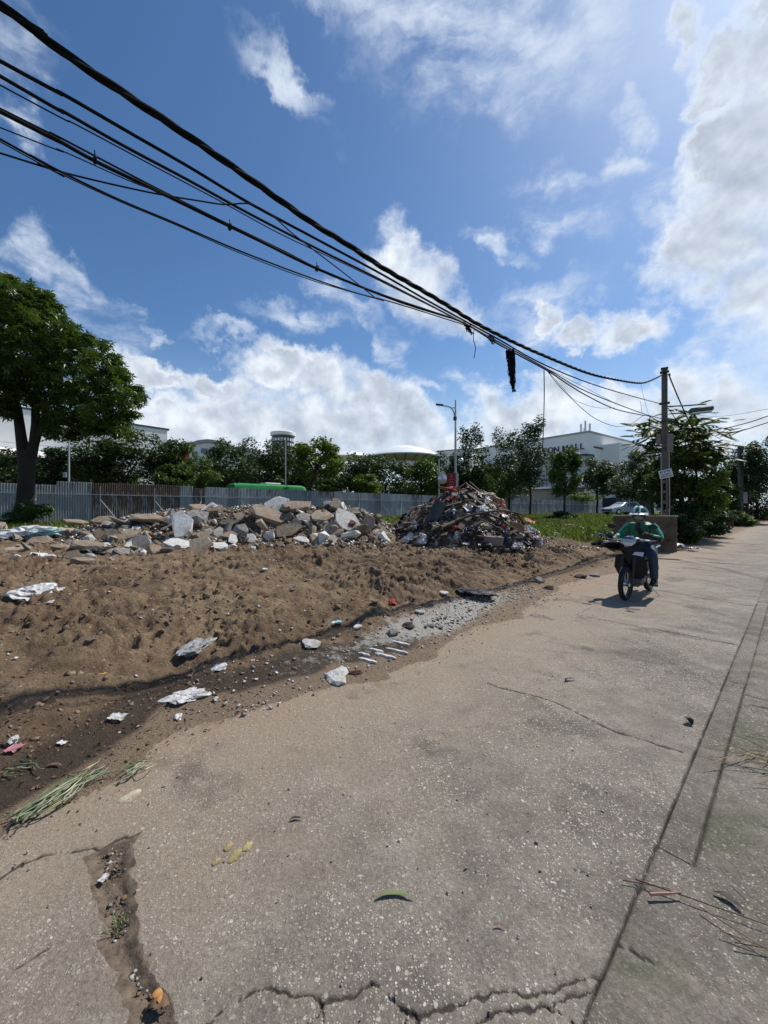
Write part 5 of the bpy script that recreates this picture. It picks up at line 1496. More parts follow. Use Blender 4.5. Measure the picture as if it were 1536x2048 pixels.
for (nm, ms, mats_, lb, cat), n in zip(scr, cnt):
    for k in range(n):
        while True:
            dx, dy = rr.uniform(-2.75, 2.5), rr.uniform(-2.15, .5)
            if heap_h(np.array(dx), np.array(dy)) > -.02: break
        z = max(0, float(heap_h(np.array(dx), np.array(dy))))
        q = heap_pt(dx, dy, rr.uniform(-.02, .07))
        L = {'plastic_bag': rr.uniform(.10, .30), 'plastic_sheet': rr.uniform(.18, .42), 'rag': rr.uniform(.18, .4), 'plank': rr.uniform(.35, 1.5), 'stick': rr.uniform(.4, 1.2), 'concrete_chunk': rr.uniform(.10, .26)}[nm]
        slope = math.atan2(1.0, 1.5)
        ang = math.atan2(dy, dx)
        rot = Euler((rr.uniform(-.35, .35) + (slope * .9 if z > .05 else 0), rr.uniform(-.5, .5), 0)).to_matrix()
        rot = Matrix.Rotation(ang + math.pi / 2, 3, 'Z') @ rot @ Matrix.Rotation(rr.uniform(0, 6.28), 3, 'Z')
        sc = (L, L, L) if nm in ('plastic_bag', 'plastic_sheet', 'rag', 'concrete_chunk') else (L, 1, 1)
        mt = rr.choice(mats_)
        cw = COLW.get(mt.name, '')
        zn = ('left slope' if dx < -1.2 else 'left face' if dx < -.35 else 'middle' if dx < .5 else 'right face' if dx < 1.3 else 'right slope')
        hg = 'near the top' if z > 1.05 else 'halfway up' if z > .45 else 'low'
        put(rr.choice(ms), nm, q, rot.to_euler(), sc, mt, '%s %s %s on the %s of the rubbish heap' % (cw, lb.split(' in ')[0], hg, zn), cat, lb.split(' in ')[0].replace('lump of masonry', 'masonry lump') + 's of the rubbish heap')
# crumbs of the heap: one object of several colours
n = 5200
dx = rng.uniform(-3.0, 3.1, n); dy = rng.uniform(-2.6, .8, n); r_ = heap_h(dx, dy)
ok = (r_ > -.04) | (rng.uniform(0, 1, n) < .18)
dx, dy, r_ = dx[ok], dy[ok], np.maximum(r_[ok], 0)
hx, hy = HC.x + dx, HC.y + dy
gz_ = np.array(hz(hx, hy)); zz = np.maximum(HC.z + r_, gz_) + .01
sz = .015 + .05 * rng.uniform(0, 1, len(dx)) ** 2.5
me = scatter_mesh('rubbish_crumbs', np.stack([hx, hy, zz], 1), sz, rng, 'oct', .9)
for m_ in (P_BLACK, M_WOODD, P_GREY, C_BROWN, P_WHITE, P_RED, P_BEIGE): me.materials.append(m_)
mi = np.repeat(rng.choice(7, len(dx), p=[.30, .30, .09, .17, .08, .02, .04]), 8).astype(np.int32)
me.polygons.foreach_set('material_index', mi)
tag(link(bpy.data.objects.new('rubbish_crumbs', me)), kind='stuff')

# rubble crumbs and dead leaves in the washed-out channel
lo, hi = CHANNEL.min(0), CHANNEL.max(0)
s, v = rng.uniform(lo[0], hi[0], 2600), rng.uniform(lo[1], hi[1], 2600)
keep = inside(s, v, CHANNEL) & (fbm(s, v, 4.0, 2, 93) > -.12)
s, v = s[keep], v[keep]; sz = .002 + .011 * rng.uniform(0, 1, len(s)) ** 4
pts = np.stack([U.x * s + N_.x * v, U.y * s + N_.y * v, -.016 + sz * .3], 1)
me = scatter_mesh('channel_crumbs', pts, sz, rng, 'oct', .7)
for m_ in (M_CLOD, C_GREY, C_DARK, M_GRIT): me.materials.append(m_)
me.polygons.foreach_set('material_index', np.repeat(rng.choice(4, len(s), p=[.55, .2, .15, .1]), 8).astype(np.int32))
tag(link(bpy.data.objects.new('channel_crumbs', me)), kind='stuff')

# fine debris of the rubble heap
n = 17000
px_ = rng.uniform(-20, 790, n); Dd = rng.uniform(8.6, 13.6, n)
X_ = (px_ - 768) / F * Dd; s = U.x * X_ + U.y * Dd; v = N_.x * X_ + N_.y * Dd
keep = (v > edge_v(s) + 1) & (rng.uniform(0, 1, n) < np.clip(.15 + 1.5 * mounds(s, v) + 1.2 * fbm(s, v, .8, 2, 97) + .4 * sstep(Dd, 9.4, 10.4) , 0, 1)) & (Dd > np.interp(px_, prof_x, [8.8, 8.7, 8.7, 8.9, 9.1, 9.2, 9.2, 9.3, 9.4, 9.6, 9.8, 10, 10.2]))
s, v = s[keep], v[keep]; sz = .010 + .075 * rng.uniform(0, 1, len(s)) ** 2.6
pts = np.stack([U.x * s + N_.x * v, U.y * s + N_.y * v, height(s, v) + sz * .35], 1)
me = scatter_mesh('rubble_debris', pts, sz, rng, 'oct', .75)
for m_ in (C_WHITE, C_GREY, C_BROWN, C_TAN, C_BRICK, M_CLOD): me.materials.append(m_)
me.polygons.foreach_set('material_index', np.repeat(rng.choice(6, len(s), p=[.26, .22, .20, .16, .04, .12]), 8).astype(np.int32))
tag(link(bpy.data.objects.new('rubble_debris', me)), kind='stuff')
# ------------------------------------------------------------------ moped and rider
M_BLK = simple('black gloss plastic', (0.008, 0.008, 0.011), .32, 0, .1, 5, 0, .22)
M_MATT = simple('black matt plastic', (0.016, 0.016, 0.017), .6, 0, .2, 9)
M_RUB = simple('tyre rubber', (0.014, 0.014, 0.014), .85, 0, .3, 12)
M_CHR = simple('bright metal', (0.55, 0.56, 0.58), .25, .9, .1, 6)
M_ALU = simple('grey engine metal', (0.22, 0.22, 0.23), .45, .7, .2, 9)
M_LENS = simple('clear lamp lens', (0.55, 0.58, 0.62), .12, .35, .08, 8, 0, .8)
M_AMB = simple('amber lens', (0.55, 0.30, 0.10), .2, 0, .1, 8)
M_SEAT = simple('seat vinyl', (0.02, 0.02, 0.02), .55, 0, .2, 12)
M_PLATE = simple('white painted plate', (0.7, 0.7, 0.68), .5, 0, .1, 8)
def torus(m, R_, r_, cx, cz, y=0.0, n=30, k=9, sq=1.0):
    vs, fs = [], []
    for i in range(n):
        a = 2 * math.pi * i / n
        for j in range(k):
            b = 2 * math.pi * j / k
            rad = R_ + r_ * math.cos(b)
            vs.append((cx + rad * math.cos(a), y + r_ * sq * math.sin(b), cz + rad * math.sin(a)))
    for i in range(n):
        for j in range(k):
            fs.append((i * k + j, ((i + 1) % n) * k + j, ((i + 1) % n) * k + (j + 1) % k, i * k + (j + 1) % k))
    m.add(vs, fs)
def moped(loc, rz, label, grp=None):
    t = empty('moped', loc, rz, label, 'moped', grp)
    for x in (0.60, -0.60):
        w = obj_of('wheel', (lambda m: (torus(m, .215, .012, 0, 0, 0, 30, 6, 2.2), m)[1])(MB()).mesh('wheel', True), M_CHR, t); w.location = (x, 0, .275)
        m = MB(); torus(m, .238, .037, 0, 0, 0, 32, 9, 1.1); m.build('tyre', M_RUB, w, True)
        m = MB(); m.tube([(0, -.055, 0), (0, .055, 0)], .045, 12)
        for k in range(12):
            a = 2 * math.pi * k / 12; m.tube([(.03 * math.cos(a), .02 * (-1) ** k, .03 * math.sin(a)), (.21 * math.cos(a), 0, .21 * math.sin(a))], .004, 4)
        m.build('spokes', M_CHR, w, True)
    # fork
    m = MB()
    for y in (-.085, .085): m.tube([(.60, y, .275), (.545, y, .46), (.47, y, .72)], [.023, .024, .026], 8)
    m.build('fork', M_MATT, t, True)
    # front mudguard
    m = MB(); secs = []
    for k in range(11):
        a = R(15 + k * 15); r = .305
        cx, cz = .60 + r * math.cos(a), .275 + r * math.sin(a)
        w = .062 * (1 - abs(k - 5) / 9)
        secs.append([(cx - .035 * math.cos(a), -w, cz - .035 * math.sin(a)), (cx, -w * .6, cz), (cx + .012 * math.cos(a), 0, cz + .012 * math.sin(a)), (cx, w * .6, cz), (cx - .035 * math.cos(a), w, cz - .035 * math.sin(a))])
    m.loft(secs, False, False); m.build('mudguard', M_BLK, t, True)
    # leg shield and front apron
    m = MB(); m.loft([[(.34, -.19, .36), (.36, -.10, .34), (.42, 0, .36), (.36, .10, .34), (.34, .19, .36), (.30, 0, .34)],
                      [(.37, -.255, .52), (.42, -.13, .52), (.48, 0, .54), (.42, .13, .52), (.37, .255, .52), (.33, 0, .52)],
                      [(.40, -.225, .70), (.47, -.12, .72), (.52, 0, .74), (.47, .12, .72), (.40, .225, .70), (.36, 0, .70)],
                      [(.40, -.17, .84), (.47, -.10, .86), (.51, 0, .87), (.47, .10, .86), (.40, .17, .84), (.36, 0, .84)]])
    m.build('leg_shield', M_BLK, t, True)
    for y in (-1, 1):
        m = MB(); m.add([(.430, y * .215, .80), (.500, y * .11, .81), (.525, y * .07, .765), (.455, y * .205, .735), (.39, y * .20, .80), (.46, y * .10, .80), (.48, y * .06, .755), (.41, y * .19, .73)], [(0, 1, 2, 3), (7, 6, 5, 4), (0, 4, 5, 1), (1, 5, 6, 2), (2, 6, 7, 3), (3, 7, 4, 0)])
        m.build('turn_signal', M_AMB if y < 0 else M_LENS, t)
    # handlebar cowl with headlight
    m = MB(); m.loft([[(.33, -.10, .90), (.46, -.085, .90), (.49, 0, .895), (.46, .085, .90), (.33, .10, .90)],
                      [(.31, -.16, .97), (.46, -.125, .97), (.51, 0, .97), (.46, .125, .97), (.31, .16, .97)],
                      [(.30, -.15, 1.02), (.42, -.12, 1.035), (.45, 0, 1.04), (.42, .12, 1.035), (.30, .15, 1.02)],
                      [(.31, -.08, 1.05), (.37, -.07, 1.06), (.38, 0, 1.065), (.37, .07, 1.06), (.31, .08, 1.05)]])
    m.build('handlebar_cowl', M_BLK, t, True)
    m = MB(); m.loft([[(.488, -.055, .905), (.505, 0, .90), (.488, .055, .905)], [(.485, -.115, .965), (.525, 0, .965), (.485, .115, .965)], [(.455, -.115, 1.015), (.485, 0, 1.02), (.455, .115, 1.015)]], False, False)
    m.build('headlight', M_LENS, t, True)
    m = MB(); m.add([(.43, -.06, 1.042), (.445, 0, 1.048), (.43, .06, 1.042), (.36, .05, 1.066), (.36, -.05, 1.066)], [(0, 1, 2, 3, 4)]); m.build('dial_cover', M_PLATE, t)
    m = MB(); m.tube([(.31, -.34, .985), (.36, -.16, 1.0), (.37, 0, .99), (.36, .16, 1.0), (.31, .34, .985)], .014, 8); m.build('handlebar', M_CHR, t, True)
    for y in (-1, 1):
        MB().tube([(.325, y * .25, .992), (.305, y * .37, .984)], .019, 10).build('grip', M_RUB, t, True)
        MB().tube([(.40, y * .22, 1.0), (.37, y * .36, .995)], .007, 6).build('brake_lever', M_CHR, t, True)
        mi = MB().tube([(.34, y * .19, 1.02), (.35, y * .27, 1.12), (.345, y * .30, 1.20)], .007, 6).build('mirror', M_MATT, t, True)
        m = MB(); M4 = Matrix.Translation((.34, y * .31, 1.225)) @ Matrix.Rotation(R(82), 4, 'Y') @ Matrix.Diagonal((.55, 1, .5, 1))
        m.lathe([(0.001, .03), (.05, .028), (.072, .01), (.074, -.01), (.07, -.02), (0.001, -.02)], 16, M4); m.build('mirror_head', M_MATT, mi, True)
    # body
    m = MB(); m.loft([[(.36, -.06, .50), (.36, .06, .50), (.34, .06, .38), (.34, -.06, .38)], [(.05, -.075, .46), (.05, .075, .46), (.05, .07, .36), (.05, -.07, .36)], [(-.15, -.10, .60), (-.15, .10, .60), (-.12, .09, .40), (-.12, -.09, .40)],
                      [(-.45, -.13, .70), (-.45, .13, .70), (-.45, .10, .46), (-.45, -.10, .46)], [(-.86, -.07, .78), (-.86, .07, .78), (-.84, .06, .66), (-.84, -.06, .66)]])
    m.build('body', M_BLK, t, True)
    m = MB(); m.loft([[(.02, -.07, .70), (.02, .07, .70), (0, .10, .62), (0, -.10, .62)], [(-.25, -.12, .76), (-.25, .12, .76), (-.25, .14, .66), (-.25, -.14, .66)], [(-.60, -.11, .80), (-.60, .11, .80), (-.60, .13, .70), (-.60, -.13, .70)], [(-.82, -.06, .81), (-.82, .06, .81), (-.82, .08, .74), (-.82, -.08, .74)]])
    m.build('seat', M_SEAT, t, True)
    m = MB(); m.box((.08, 0, .30), (.36, .20, .20), (0, .15, 0), .03); m.tube([(.20, -.13, .28), (.20, .13, .28)], .07, 12); m.build('engine', M_ALU, t, True)
    m = MB(); m.tube([(.15, -.10, .24), (.0, -.14, .20), (-.35, -.15, .24), (-.75, -.16, .32)], [.018, .02, .045, .042], 10); m.build('exhaust', M_CHR, t, True)
    m = MB(); m.tube([(-.02, -.27, .20), (-.02, .27, .20)], .013, 8)
    for y in (-.24, .24): m.tube([(-.02, y - .05, .205), (-.02, y + .05, .205)], .02, 8)
    m.build('footrest', M_RUB, t, True)
    for y in (-.09, .09): MB().tube([(-.05, y, .32), (-.60, y, .275)], .02, 6).build('swing_arm', M_MATT, t, True)
    m = MB(); secs = []
    for k in range(7):
        a = R(60 + k * 18); r = .33
        cx, cz = -.60 + r * math.cos(a), .30 + r * math.sin(a)
        secs.append([(cx, -.075, cz), (cx + .02 * math.cos(a), 0, cz + .02 * math.sin(a)), (cx, .075, cz)])
    m.loft(secs, False, False); m.build('rear_mudguard', M_MATT, t, True)
    m = MB(); m.tube([(-.50, -.10, .80), (-.88, -.10, .83), (-.92, 0, .83), (-.88, .10, .83), (-.50, .10, .80)], .012, 6); m.build('grab_rail', M_CHR, t, True)
    m = MB(); m.tube([(-.05, .12, .24), (-.12, .26, .05), (-.15, .28, .02)], .01, 6); m.build('side_stand', M_CHR, t, True)
    return t
BK = Vector((4.50, 6.82, 0.006)); BRZ = math.atan2(-U.y, -U.x) + R(-3)
moped(BK, BRZ, 'black moped with a silver headlight riding towards the viewer on the lane')

M_SKIN = simple('skin', (0.25, 0.14, 0.09), .55, 0, .15, 8)
M_JACK = simple('green nylon jacket', (0.016, 0.165, 0.082), .55, 0, .35, 7.0, .5, .4)
M_JSTR = simple('pale green sleeve panel', (0.10, 0.32, 0.22), .55, 0, .2, 7)
M_JEAN = simple('blue denim', (0.030, 0.048, 0.075), .8, 0, .4, 10, .3)
M_GLOV = simple('dark glove', (0.018, 0.016, 0.018), .8, 0, .3, 12)
M_SHOE = simple('black shoe', (0.016, 0.016, 0.018), .6, 0, .2, 9)
M_MASK = simple('grey face mask', (0.19, 0.21, 0.20), .8, 0, .2, 14, .2)
M_HELG = simple('green helmet shell', (0.010, 0.11, 0.06), .25, 0, .1, 5, 0, .6)
M_HELW = simple('white helmet peak', (0.70, 0.72, 0.71), .3, 0, .1, 5, 0, .5)
M_HAIR = simple('black hair', (0.008, 0.007, 0.007), .5, 0, .2, 12)
M_EYE = simple('eye', (0.03, 0.02, 0.015), .2, 0, .1, 9)
def skin_mesh(name, verts, edges, radii, root=0, sub=2):
    me = bpy.data.meshes.new(name); me.from_pydata([tuple(v) for v in verts], edges, []); me.update()
    o = bpy.data.objects.new(name, me); COL.objects.link(o)
    md = o.modifiers.new('skin', 'SKIN'); md.branch_smoothing = .3; md.use_smooth_shade = True
    sv_ = me.skin_vertices[0].data
    for i, r in enumerate(radii):
        sv_[i].radius = r if hasattr(r, '__len__') else (r, r); sv_[i].use_root = (i == root); sv_[i].use_loose = False
    if sub:
        sd = o.modifiers.new('sub', 'SUBSURF'); sd.levels = sub; sd.render_levels = sub
    dg = bpy.context.evaluated_depsgraph_get(); dg.update()
    out = bpy.data.meshes.new_from_object(o.evaluated_get(dg)); out.name = name
    bpy.data.objects.remove(o); bpy.data.meshes.remove(me)
    out.polygons.foreach_set('use_smooth', np.ones(len(out.polygons), dtype=bool))
    return out
J = dict(pel=(-.24, 0, .84), spi=(-.25, 0, 1.00), che=(-.19, 0, 1.16), nec=(-.13, 0, 1.265), hea=(-.085, 0, 1.385), top=(-.08, 0, 1.46),
         shR=(-.17, -.185, 1.20), elR=(-.02, -.315, 1.01), haR=(.265, -.315, .995), shL=(-.17, .185, 1.20), elL=(-.05, .325, .995), haL=(.17, .085, 1.10),
         hiR=(-.22, -.10, .82), knR=(.17, -.20, .70), anR=(-.06, -.215, .29), toR=(.09, -.225, .235), hiL=(-.22, .10, .82), knL=(.17, .27, .70), anL=(-.04, .235, .29), toL=(.11, .25, .235))
def sk(names, edges, radii, extra=()):
    V = [Vector(J[n]) for n in names]; idx = {n: i for i, n in enumerate(names)}
    return V, [(idx[a], idx[b]) for a, b in edges], [radii[n] for n in names]
names = ['pel', 'spi', 'che', 'nec', 'hea', 'top', 'shR', 'elR', 'haR', 'shL', 'elL', 'haL', 'hiR', 'knR', 'anR', 'toR', 'hiL', 'knL', 'anL', 'toL']
edges = [('pel', 'spi'), ('spi', 'che'), ('che', 'nec'), ('nec', 'hea'), ('hea', 'top'), ('che', 'shR'), ('shR', 'elR'), ('elR', 'haR'), ('che', 'shL'), ('shL', 'elL'), ('elL', 'haL'),
         ('pel', 'hiR'), ('hiR', 'knR'), ('knR', 'anR'), ('anR', 'toR'), ('pel', 'hiL'), ('hiL', 'knL'), ('knL', 'anL'), ('anL', 'toL')]
rad = dict(pel=.13, spi=.115, che=.125, nec=.052, hea=.088, top=.07, shR=.06, elR=.042, haR=.032, shL=.06, elL=.042, haL=.032, hiR=.085, knR=.055, anR=.038, toR=.03, hiL=.085, knL=.055, anL=.038, toL=.03)
body = obj_of('person', skin_mesh('person', *sk(names, edges, rad)), M_SKIN)
body.location = BK; body.rotation_euler = (0, 0, BRZ)
tag(body, 'person in green jacket, face mask and helmet riding the moped, looking at a phone', 'person')
# jacket: torso and both sleeves in one
jn = ['pel', 'spi', 'che', 'nec', 'shR', 'elR', 'haR', 'shL', 'elL', 'haL']
JJ = dict(J)
Jv = [Vector(J[n]) for n in jn]
Jv[0] = Vector((-.22, 0, .80)); Jv[3] = Vector((-.135, 0, 1.262)); Jv[6] = Vector((.20, -.315, 1.0)); Jv[9] = Vector((.11, .16, 1.075))
Je = [(0, 1), (1, 2), (2, 3), (2, 4), (4, 5), (5, 6), (2, 7), (7, 8), (8, 9)]
Jr = [(.17, .165), (.165, .15), (.175, .15), .078, .093, .074, .048, .093, .074, .048]
jm = skin_mesh('jacket', Jv, Je, Jr, 0, 3)
for v in jm.vertices:      # creases in the cloth
    c = v.co; k = .010 * math.sin(c.z * 46 + c.y * 22) * math.sin(c.y * 31 + c.x * 19)
    v.co = c + v.normal * k
obj_of('jacket', jm, M_JACK, body)
for y in (-1, 1):          # pale panels over shoulder and upper sleeve
    m = MB(); el = Vector(J['elR' if y < 0 else 'elL']); sh = Vector(J['shR' if y < 0 else 'shL'])
    m.tube([sh + Vector((.045, y * .015, .062)), sh.lerp(el, .4) + Vector((.048, y * .034, .036)), el + Vector((.035, y * .03, .03))], [.030, .030, .026], 8)
    m.build('sleeve_stripe', M_JSTR, body, True)
m = MB(); m.lathe([(.064, -.03), (.078, 0), (.072, .028)], 18, Matrix.Translation((-.125, 0, 1.262))); m.build('collar', M_JACK, body, True)
tn = ['pel', 'hiR', 'knR', 'anR', 'hiL', 'knL', 'anL']
Tv = [Vector(J[n]) for n in tn]; Te = [(0, 1), (1, 2), (2, 3), (0, 4), (4, 5), (5, 6)]
obj_of('trousers', skin_mesh('trousers', Tv, Te, [.145, .105, .079, .062, .105, .079, .062], 0, 2), M_JEAN, body)
for sd in ('R', 'L'):
    an, to = Vector(J['an' + sd]), Vector(J['to' + sd])
    m = MB(); m.loft([[(an.x - .07, an.y - .035, .225), (an.x - .07, an.y + .035, .225), (an.x - .07, an.y + .032, .30), (an.x - .07, an.y - .032, .30)],
                      [(an.x + .02, an.y - .045, .222), (an.x + .02, an.y + .045, .222), (an.x + .02, an.y + .04, .31), (an.x + .02, an.y - .04, .31)],
                      [(to.x - .03, to.y - .05, .222), (to.x - .03, to.y + .05, .222), (to.x - .03, to.y + .04, .275), (to.x - .03, to.y - .04, .275)],
                      [(to.x + .06, to.y - .035, .225), (to.x + .06, to.y + .035, .225), (to.x + .06, to.y + .028, .255), (to.x + .06, to.y - .028, .255)]])
    m.build('shoe', M_SHOE, body, True)
def glove(hand, fwd, palm_n, curl, name):
    """palm plus four fingers of unequal length and a thumb from the side of the palm"""
    f = Vector(fwd).normalized(); n = Vector(palm_n).normalized(); s_ = f.cross(n).normalized(); h = Vector(hand)
    m = MB(); secs = []
    for k, (t, w, d) in enumerate(((-.05, .026, .026), (.0, .034, .022), (.045, .040, .018), (.078, .038, .014))):
        c = h + f * t; secs.append([c + s_ * (w * math.cos(a)) + n * (d * math.sin(a)) for a in [2 * math.pi * q / 10 for q in range(10)]])
    m.loft(secs)
    for k, (off, L) in enumerate(((-.029, .062), (-.010, .074), (.010, .070), (.028, .054))):
        p = h + f * .072 + s_ * off; pts = [p]; dr = f.copy()
        for q in range(3):
            dr = (Matrix.Rotation(curl, 3, s_) @ dr); p = p + dr * (L / 2.6); pts.append(p)
        m.tube(pts, [.0095, .009, .0085, .0065], 7)
    p = h + f * .01 - s_ * .034; m.tube([p, p - s_ * .03 + f * .025 + n * -.008, p - s_ * .028 + f * .055 + n * -.022], [.012, .010, .007], 7)
    m.build(name, M_GLOV, body, True)
glove((.272, -.322, 1.0), (.75, -.05, .35), (.3, 0, 1), .95, 'glove')
glove((.165, .085, 1.10), (.15, -.25, .95), (-.9, 0, .2), -.55, 'glove')
m = MB(); m.tube([(-.03, .315, 1.0), (.05, .225, 1.04), (.14, .115, 1.088)], [.060, .054, .045], 12); m.build('arm_warmer', M_GLOV, body, True)
# head gear
hc = Vector((-.075, 0, 1.422))
def dome(name, mat, rx, ry, rz_, c, z0=-.15, n=24, k=10, parent=body, y0=None, off=0.0):
    m = MB(); prof = []
    for i in range(k + 1):
        a = R(90) * (1 - i / k) + math.asin(max(-1, min(1, z0))) * (i / k)
        prof.append((max(.001, math.cos(a)), math.sin(a)))
    m.lathe(prof, n, Matrix.Translation(c) @ Matrix.Rotation(off, 4, 'Y') @ Matrix.Diagonal((rx, ry, rz_, 1)))
    return m.build(name, mat, parent, True)
dome('hair', M_HAIR, .104, .094, .112, hc, -.55)
hel = dome('helmet', M_HELG, .150, .138, .146, hc + Vector((-.004, 0, .012)), .02, 28, 10, body, None, .12)
m = MB(); secs = []
for k in range(13):
    a = R(-78 + k * 13); c_, s1 = math.cos(a), math.sin(a)
    base_ = hc + Vector((-.004, 0, .004))
    e = .072 * max(.25, math.cos(a) ** .6 if math.cos(a) > 0 else .25)
    secs.append([base_ + Vector((.149 * c_, .137 * s1, .034)), base_ + Vector(((.149 + e) * c_, (.137 + e * .55) * s1, .006 - .02 * (1 - c_))), base_ + Vector(((.147 + e) * c_, (.136 + e * .5) * s1, -.002 - .02 * (1 - c_))), base_ + Vector((.145 * c_, .134 * s1, .022))])
m.loft(secs, True, True); m.build('peak', M_HELW, hel, True)
for y in (-.042, .042):
    m = MB(); m.tube([hc + Vector((.140, y, .048)), hc + Vector((.110, y, .103)), hc + Vector((.04, y * .8, .145)), hc + Vector((-.06, y * .7, .140))], .016, 6); m.build('helmet_stripe', M_HELW, hel, True)
# mask over nose and mouth, eyes above it
m = MB(); prof = []
for k in range(9):
    a = R(-82 + k * 20.5); secs_ = []
    for (z, r, bulge) in ((-.095, .062, .0), (-.07, .086, .010), (-.04, .094, .018), (-.015, .096, .012), (.002, .092, .008)):
        secs_.append(hc + Vector((.002 + (r + bulge * max(0, math.cos(a)) ** 4) * math.cos(a), r * .92 * math.sin(a), z)))
    prof.append(secs_)
m.loft(prof, False, False); m.build('face_mask', M_MASK, body, True)
for y in (-.034, .034):
    m = MB(); m.lathe([(.001, .012), (.009, .009), (.013, 0), (.009, -.009), (.001, -.012)], 10, Matrix.Translation(hc + Vector((.086, y, .018))) @ Matrix.Diagonal((.7, 1.25, .7, 1))); m.build('eye', M_EYE, body, True)
for y in (-1, 1): MB().tube([hc + Vector((.02, y * .104, .0)), hc + Vector((.03, y * .085, -.07)), hc + Vector((.045, y * .03, -.112))], .007, 5).build('chin_strap', M_MATT, hel, True)
# phone in the left hand
ph = empty('smartphone', BK + Matrix.Rotation(BRZ, 3, 'Z') @ Vector((.165, .045, 1.215)), BRZ, "smartphone held upright in the rider's left hand", 'phone')
ph.rotation_euler = (0, R(-14), BRZ)
MB().box((0, 0, 0), (.010, .074, .150), None, .003).build('case', M_MATT, ph)
MB().box((.0062, .018, .048), (.003, .026, .030), None, .001).build('camera_bump', M_BLK, ph)
MB().box((-.0062, 0, 0), (.002, .066, .138)).build('screen', simple('phone glass', (.02, .022, .026), .1, 0, .05, 6, 0, .6), ph)

# ------------------------------------------------------------------ utility pole
M_POLE = simple('weathered pole concrete', (0.145, 0.130, 0.115), .9, 0, .4, 5.0, .6)
M_CABLE = simple('black cable sheath', (0.009, 0.009, 0.010), .85, 0, .2, 9, 0, .12)
M_STEEL = simple('dark galvanised steel', (0.07, 0.07, 0.072), .6, .4, .2, 9)
PD = 15.0
pb = Vector(((1329 - 768) / F * PD, PD, 0)); pg = float(hz(pb.x, pb.y)); pb.z = pg - .05
pole = empty('utility_pole', pb, R(-36), 'concrete utility pole with cables and a lamp arm beside the lane', 'utility pole')
TZ = P(1328, 738, PD).z - pb.z
m = MB()
for y in (-.075, .075): MB().box((y, 0, TZ / 2), (.05, .13, TZ)).build('pole_flange', M_POLE, pole)
m = MB(); m.box((0, 0, TZ * .72), (.099, .07, TZ * .56))
m.build('pole_web', M_POLE, pole)
for k in range(8): MB().box((0, 0, .2 + k * .40), (.099, .07, .12)).build('rung', M_POLE, pole)
m = MB(); m.box((0, 0, TZ - .12), (.30, .20, .05), None, .01); m.box((0, 0, TZ + .02), (.24, .18, .06), None, .01); m.tube([(.13, 0, TZ - .25), (.19, 0, TZ - .25)], .05, 8); m.build('pole_cap', M_STEEL, pole)
for (z, w) in ((TZ - 1.34, .34), (TZ - 2.05, .30), (TZ - 3.1, .36)): MB().box((0, 0, z), (w, .19, .06), None, .008).build('clamp', M_STEEL, pole)
inv = pole.matrix_basis.inverted() if False else (Matrix.Translation(pb) @ Matrix.Rotation(R(-36), 4, 'Z')).inverted()
def lp(px, py, D=PD): return inv @ P(px, py, D)
m = MB(); m.tube([lp(1334, 813), lp(1375, 811, 14.7), lp(1413, 808, 14.4)], .028, 8); m.build('lamp_arm', M_STEEL, pole, True)
lc = lp(1403, 819, 14.45)
m = MB(); m.box(lc, (.70, .26, .16), (0, 0, R(0)), .04); m.build('lamp_head', simple('olive lamp housing', (.075, .085, .045), .5, 0, .3, 7), pole)
m = MB(); m.box(lc + Vector((0, 0, -.11)), (.60, .20, .06), None, .015); m.build('lamp_glass', M_LENS, pole)
MB().box(lp(1340, 887, 14.85), (.20, .16, .70), None, .015).build('meter_box', simple('meter box', (.20, .175, .155), .6, 0, .3, 5), pole)
MB().box(lp(1317, 880, 15.05), (.14, .12, .40), None, .01).build('meter_box', simple('meter box', (.20, .175, .155), .6, 0, .3, 5), pole)
for (x, r_) in ((1322, .018), (1338, .022)): MB().tube([lp(x, 905, 14.86), lp(x + 1, 1000, 14.86), lp(x, 1085, 14.86)], r_, 6).build('conduit', simple('pale conduit', (.34, .32, .29), .7, 0, .3, 6), pole, True)
# small notice tied to the pole: two rows of dark print on white card
nt = empty('notice', P(1331.5, 947.5, 14.72), R(-42), 'small white notice with dark print tied crooked to the utility pole', 'notice')
nt.rotation_euler = (0, R(-12), R(-41))
MB().box((0, 0, 0), (.42, .012, .32)).build('card', simple('white card', (.62, .62, .66), .6, 0, .1, 5), nt)
m = MB(); xx = -.17; rq = random.Random(8)
for z, hgt, n in ((.085, .062, 6), (-.02, .05, 8), (-.095, .045, 8)):
    xx = -.17
    for k in range(n):
        w = .34 / n
        m.box((xx + w * .42, -.0085, z), (w * .62, .004, hgt)) if rq.random() < .55 else (m.box((xx + w * .2, -.0085, z), (w * .22, .004, hgt)), m.box((xx + w * .5, -.0085, z + hgt * .38), (w * .55, .004, hgt * .24)))
        xx += w
m.build('print', simple('dark print', (.03, .03, .06), .6, 0, .1, 6), nt)
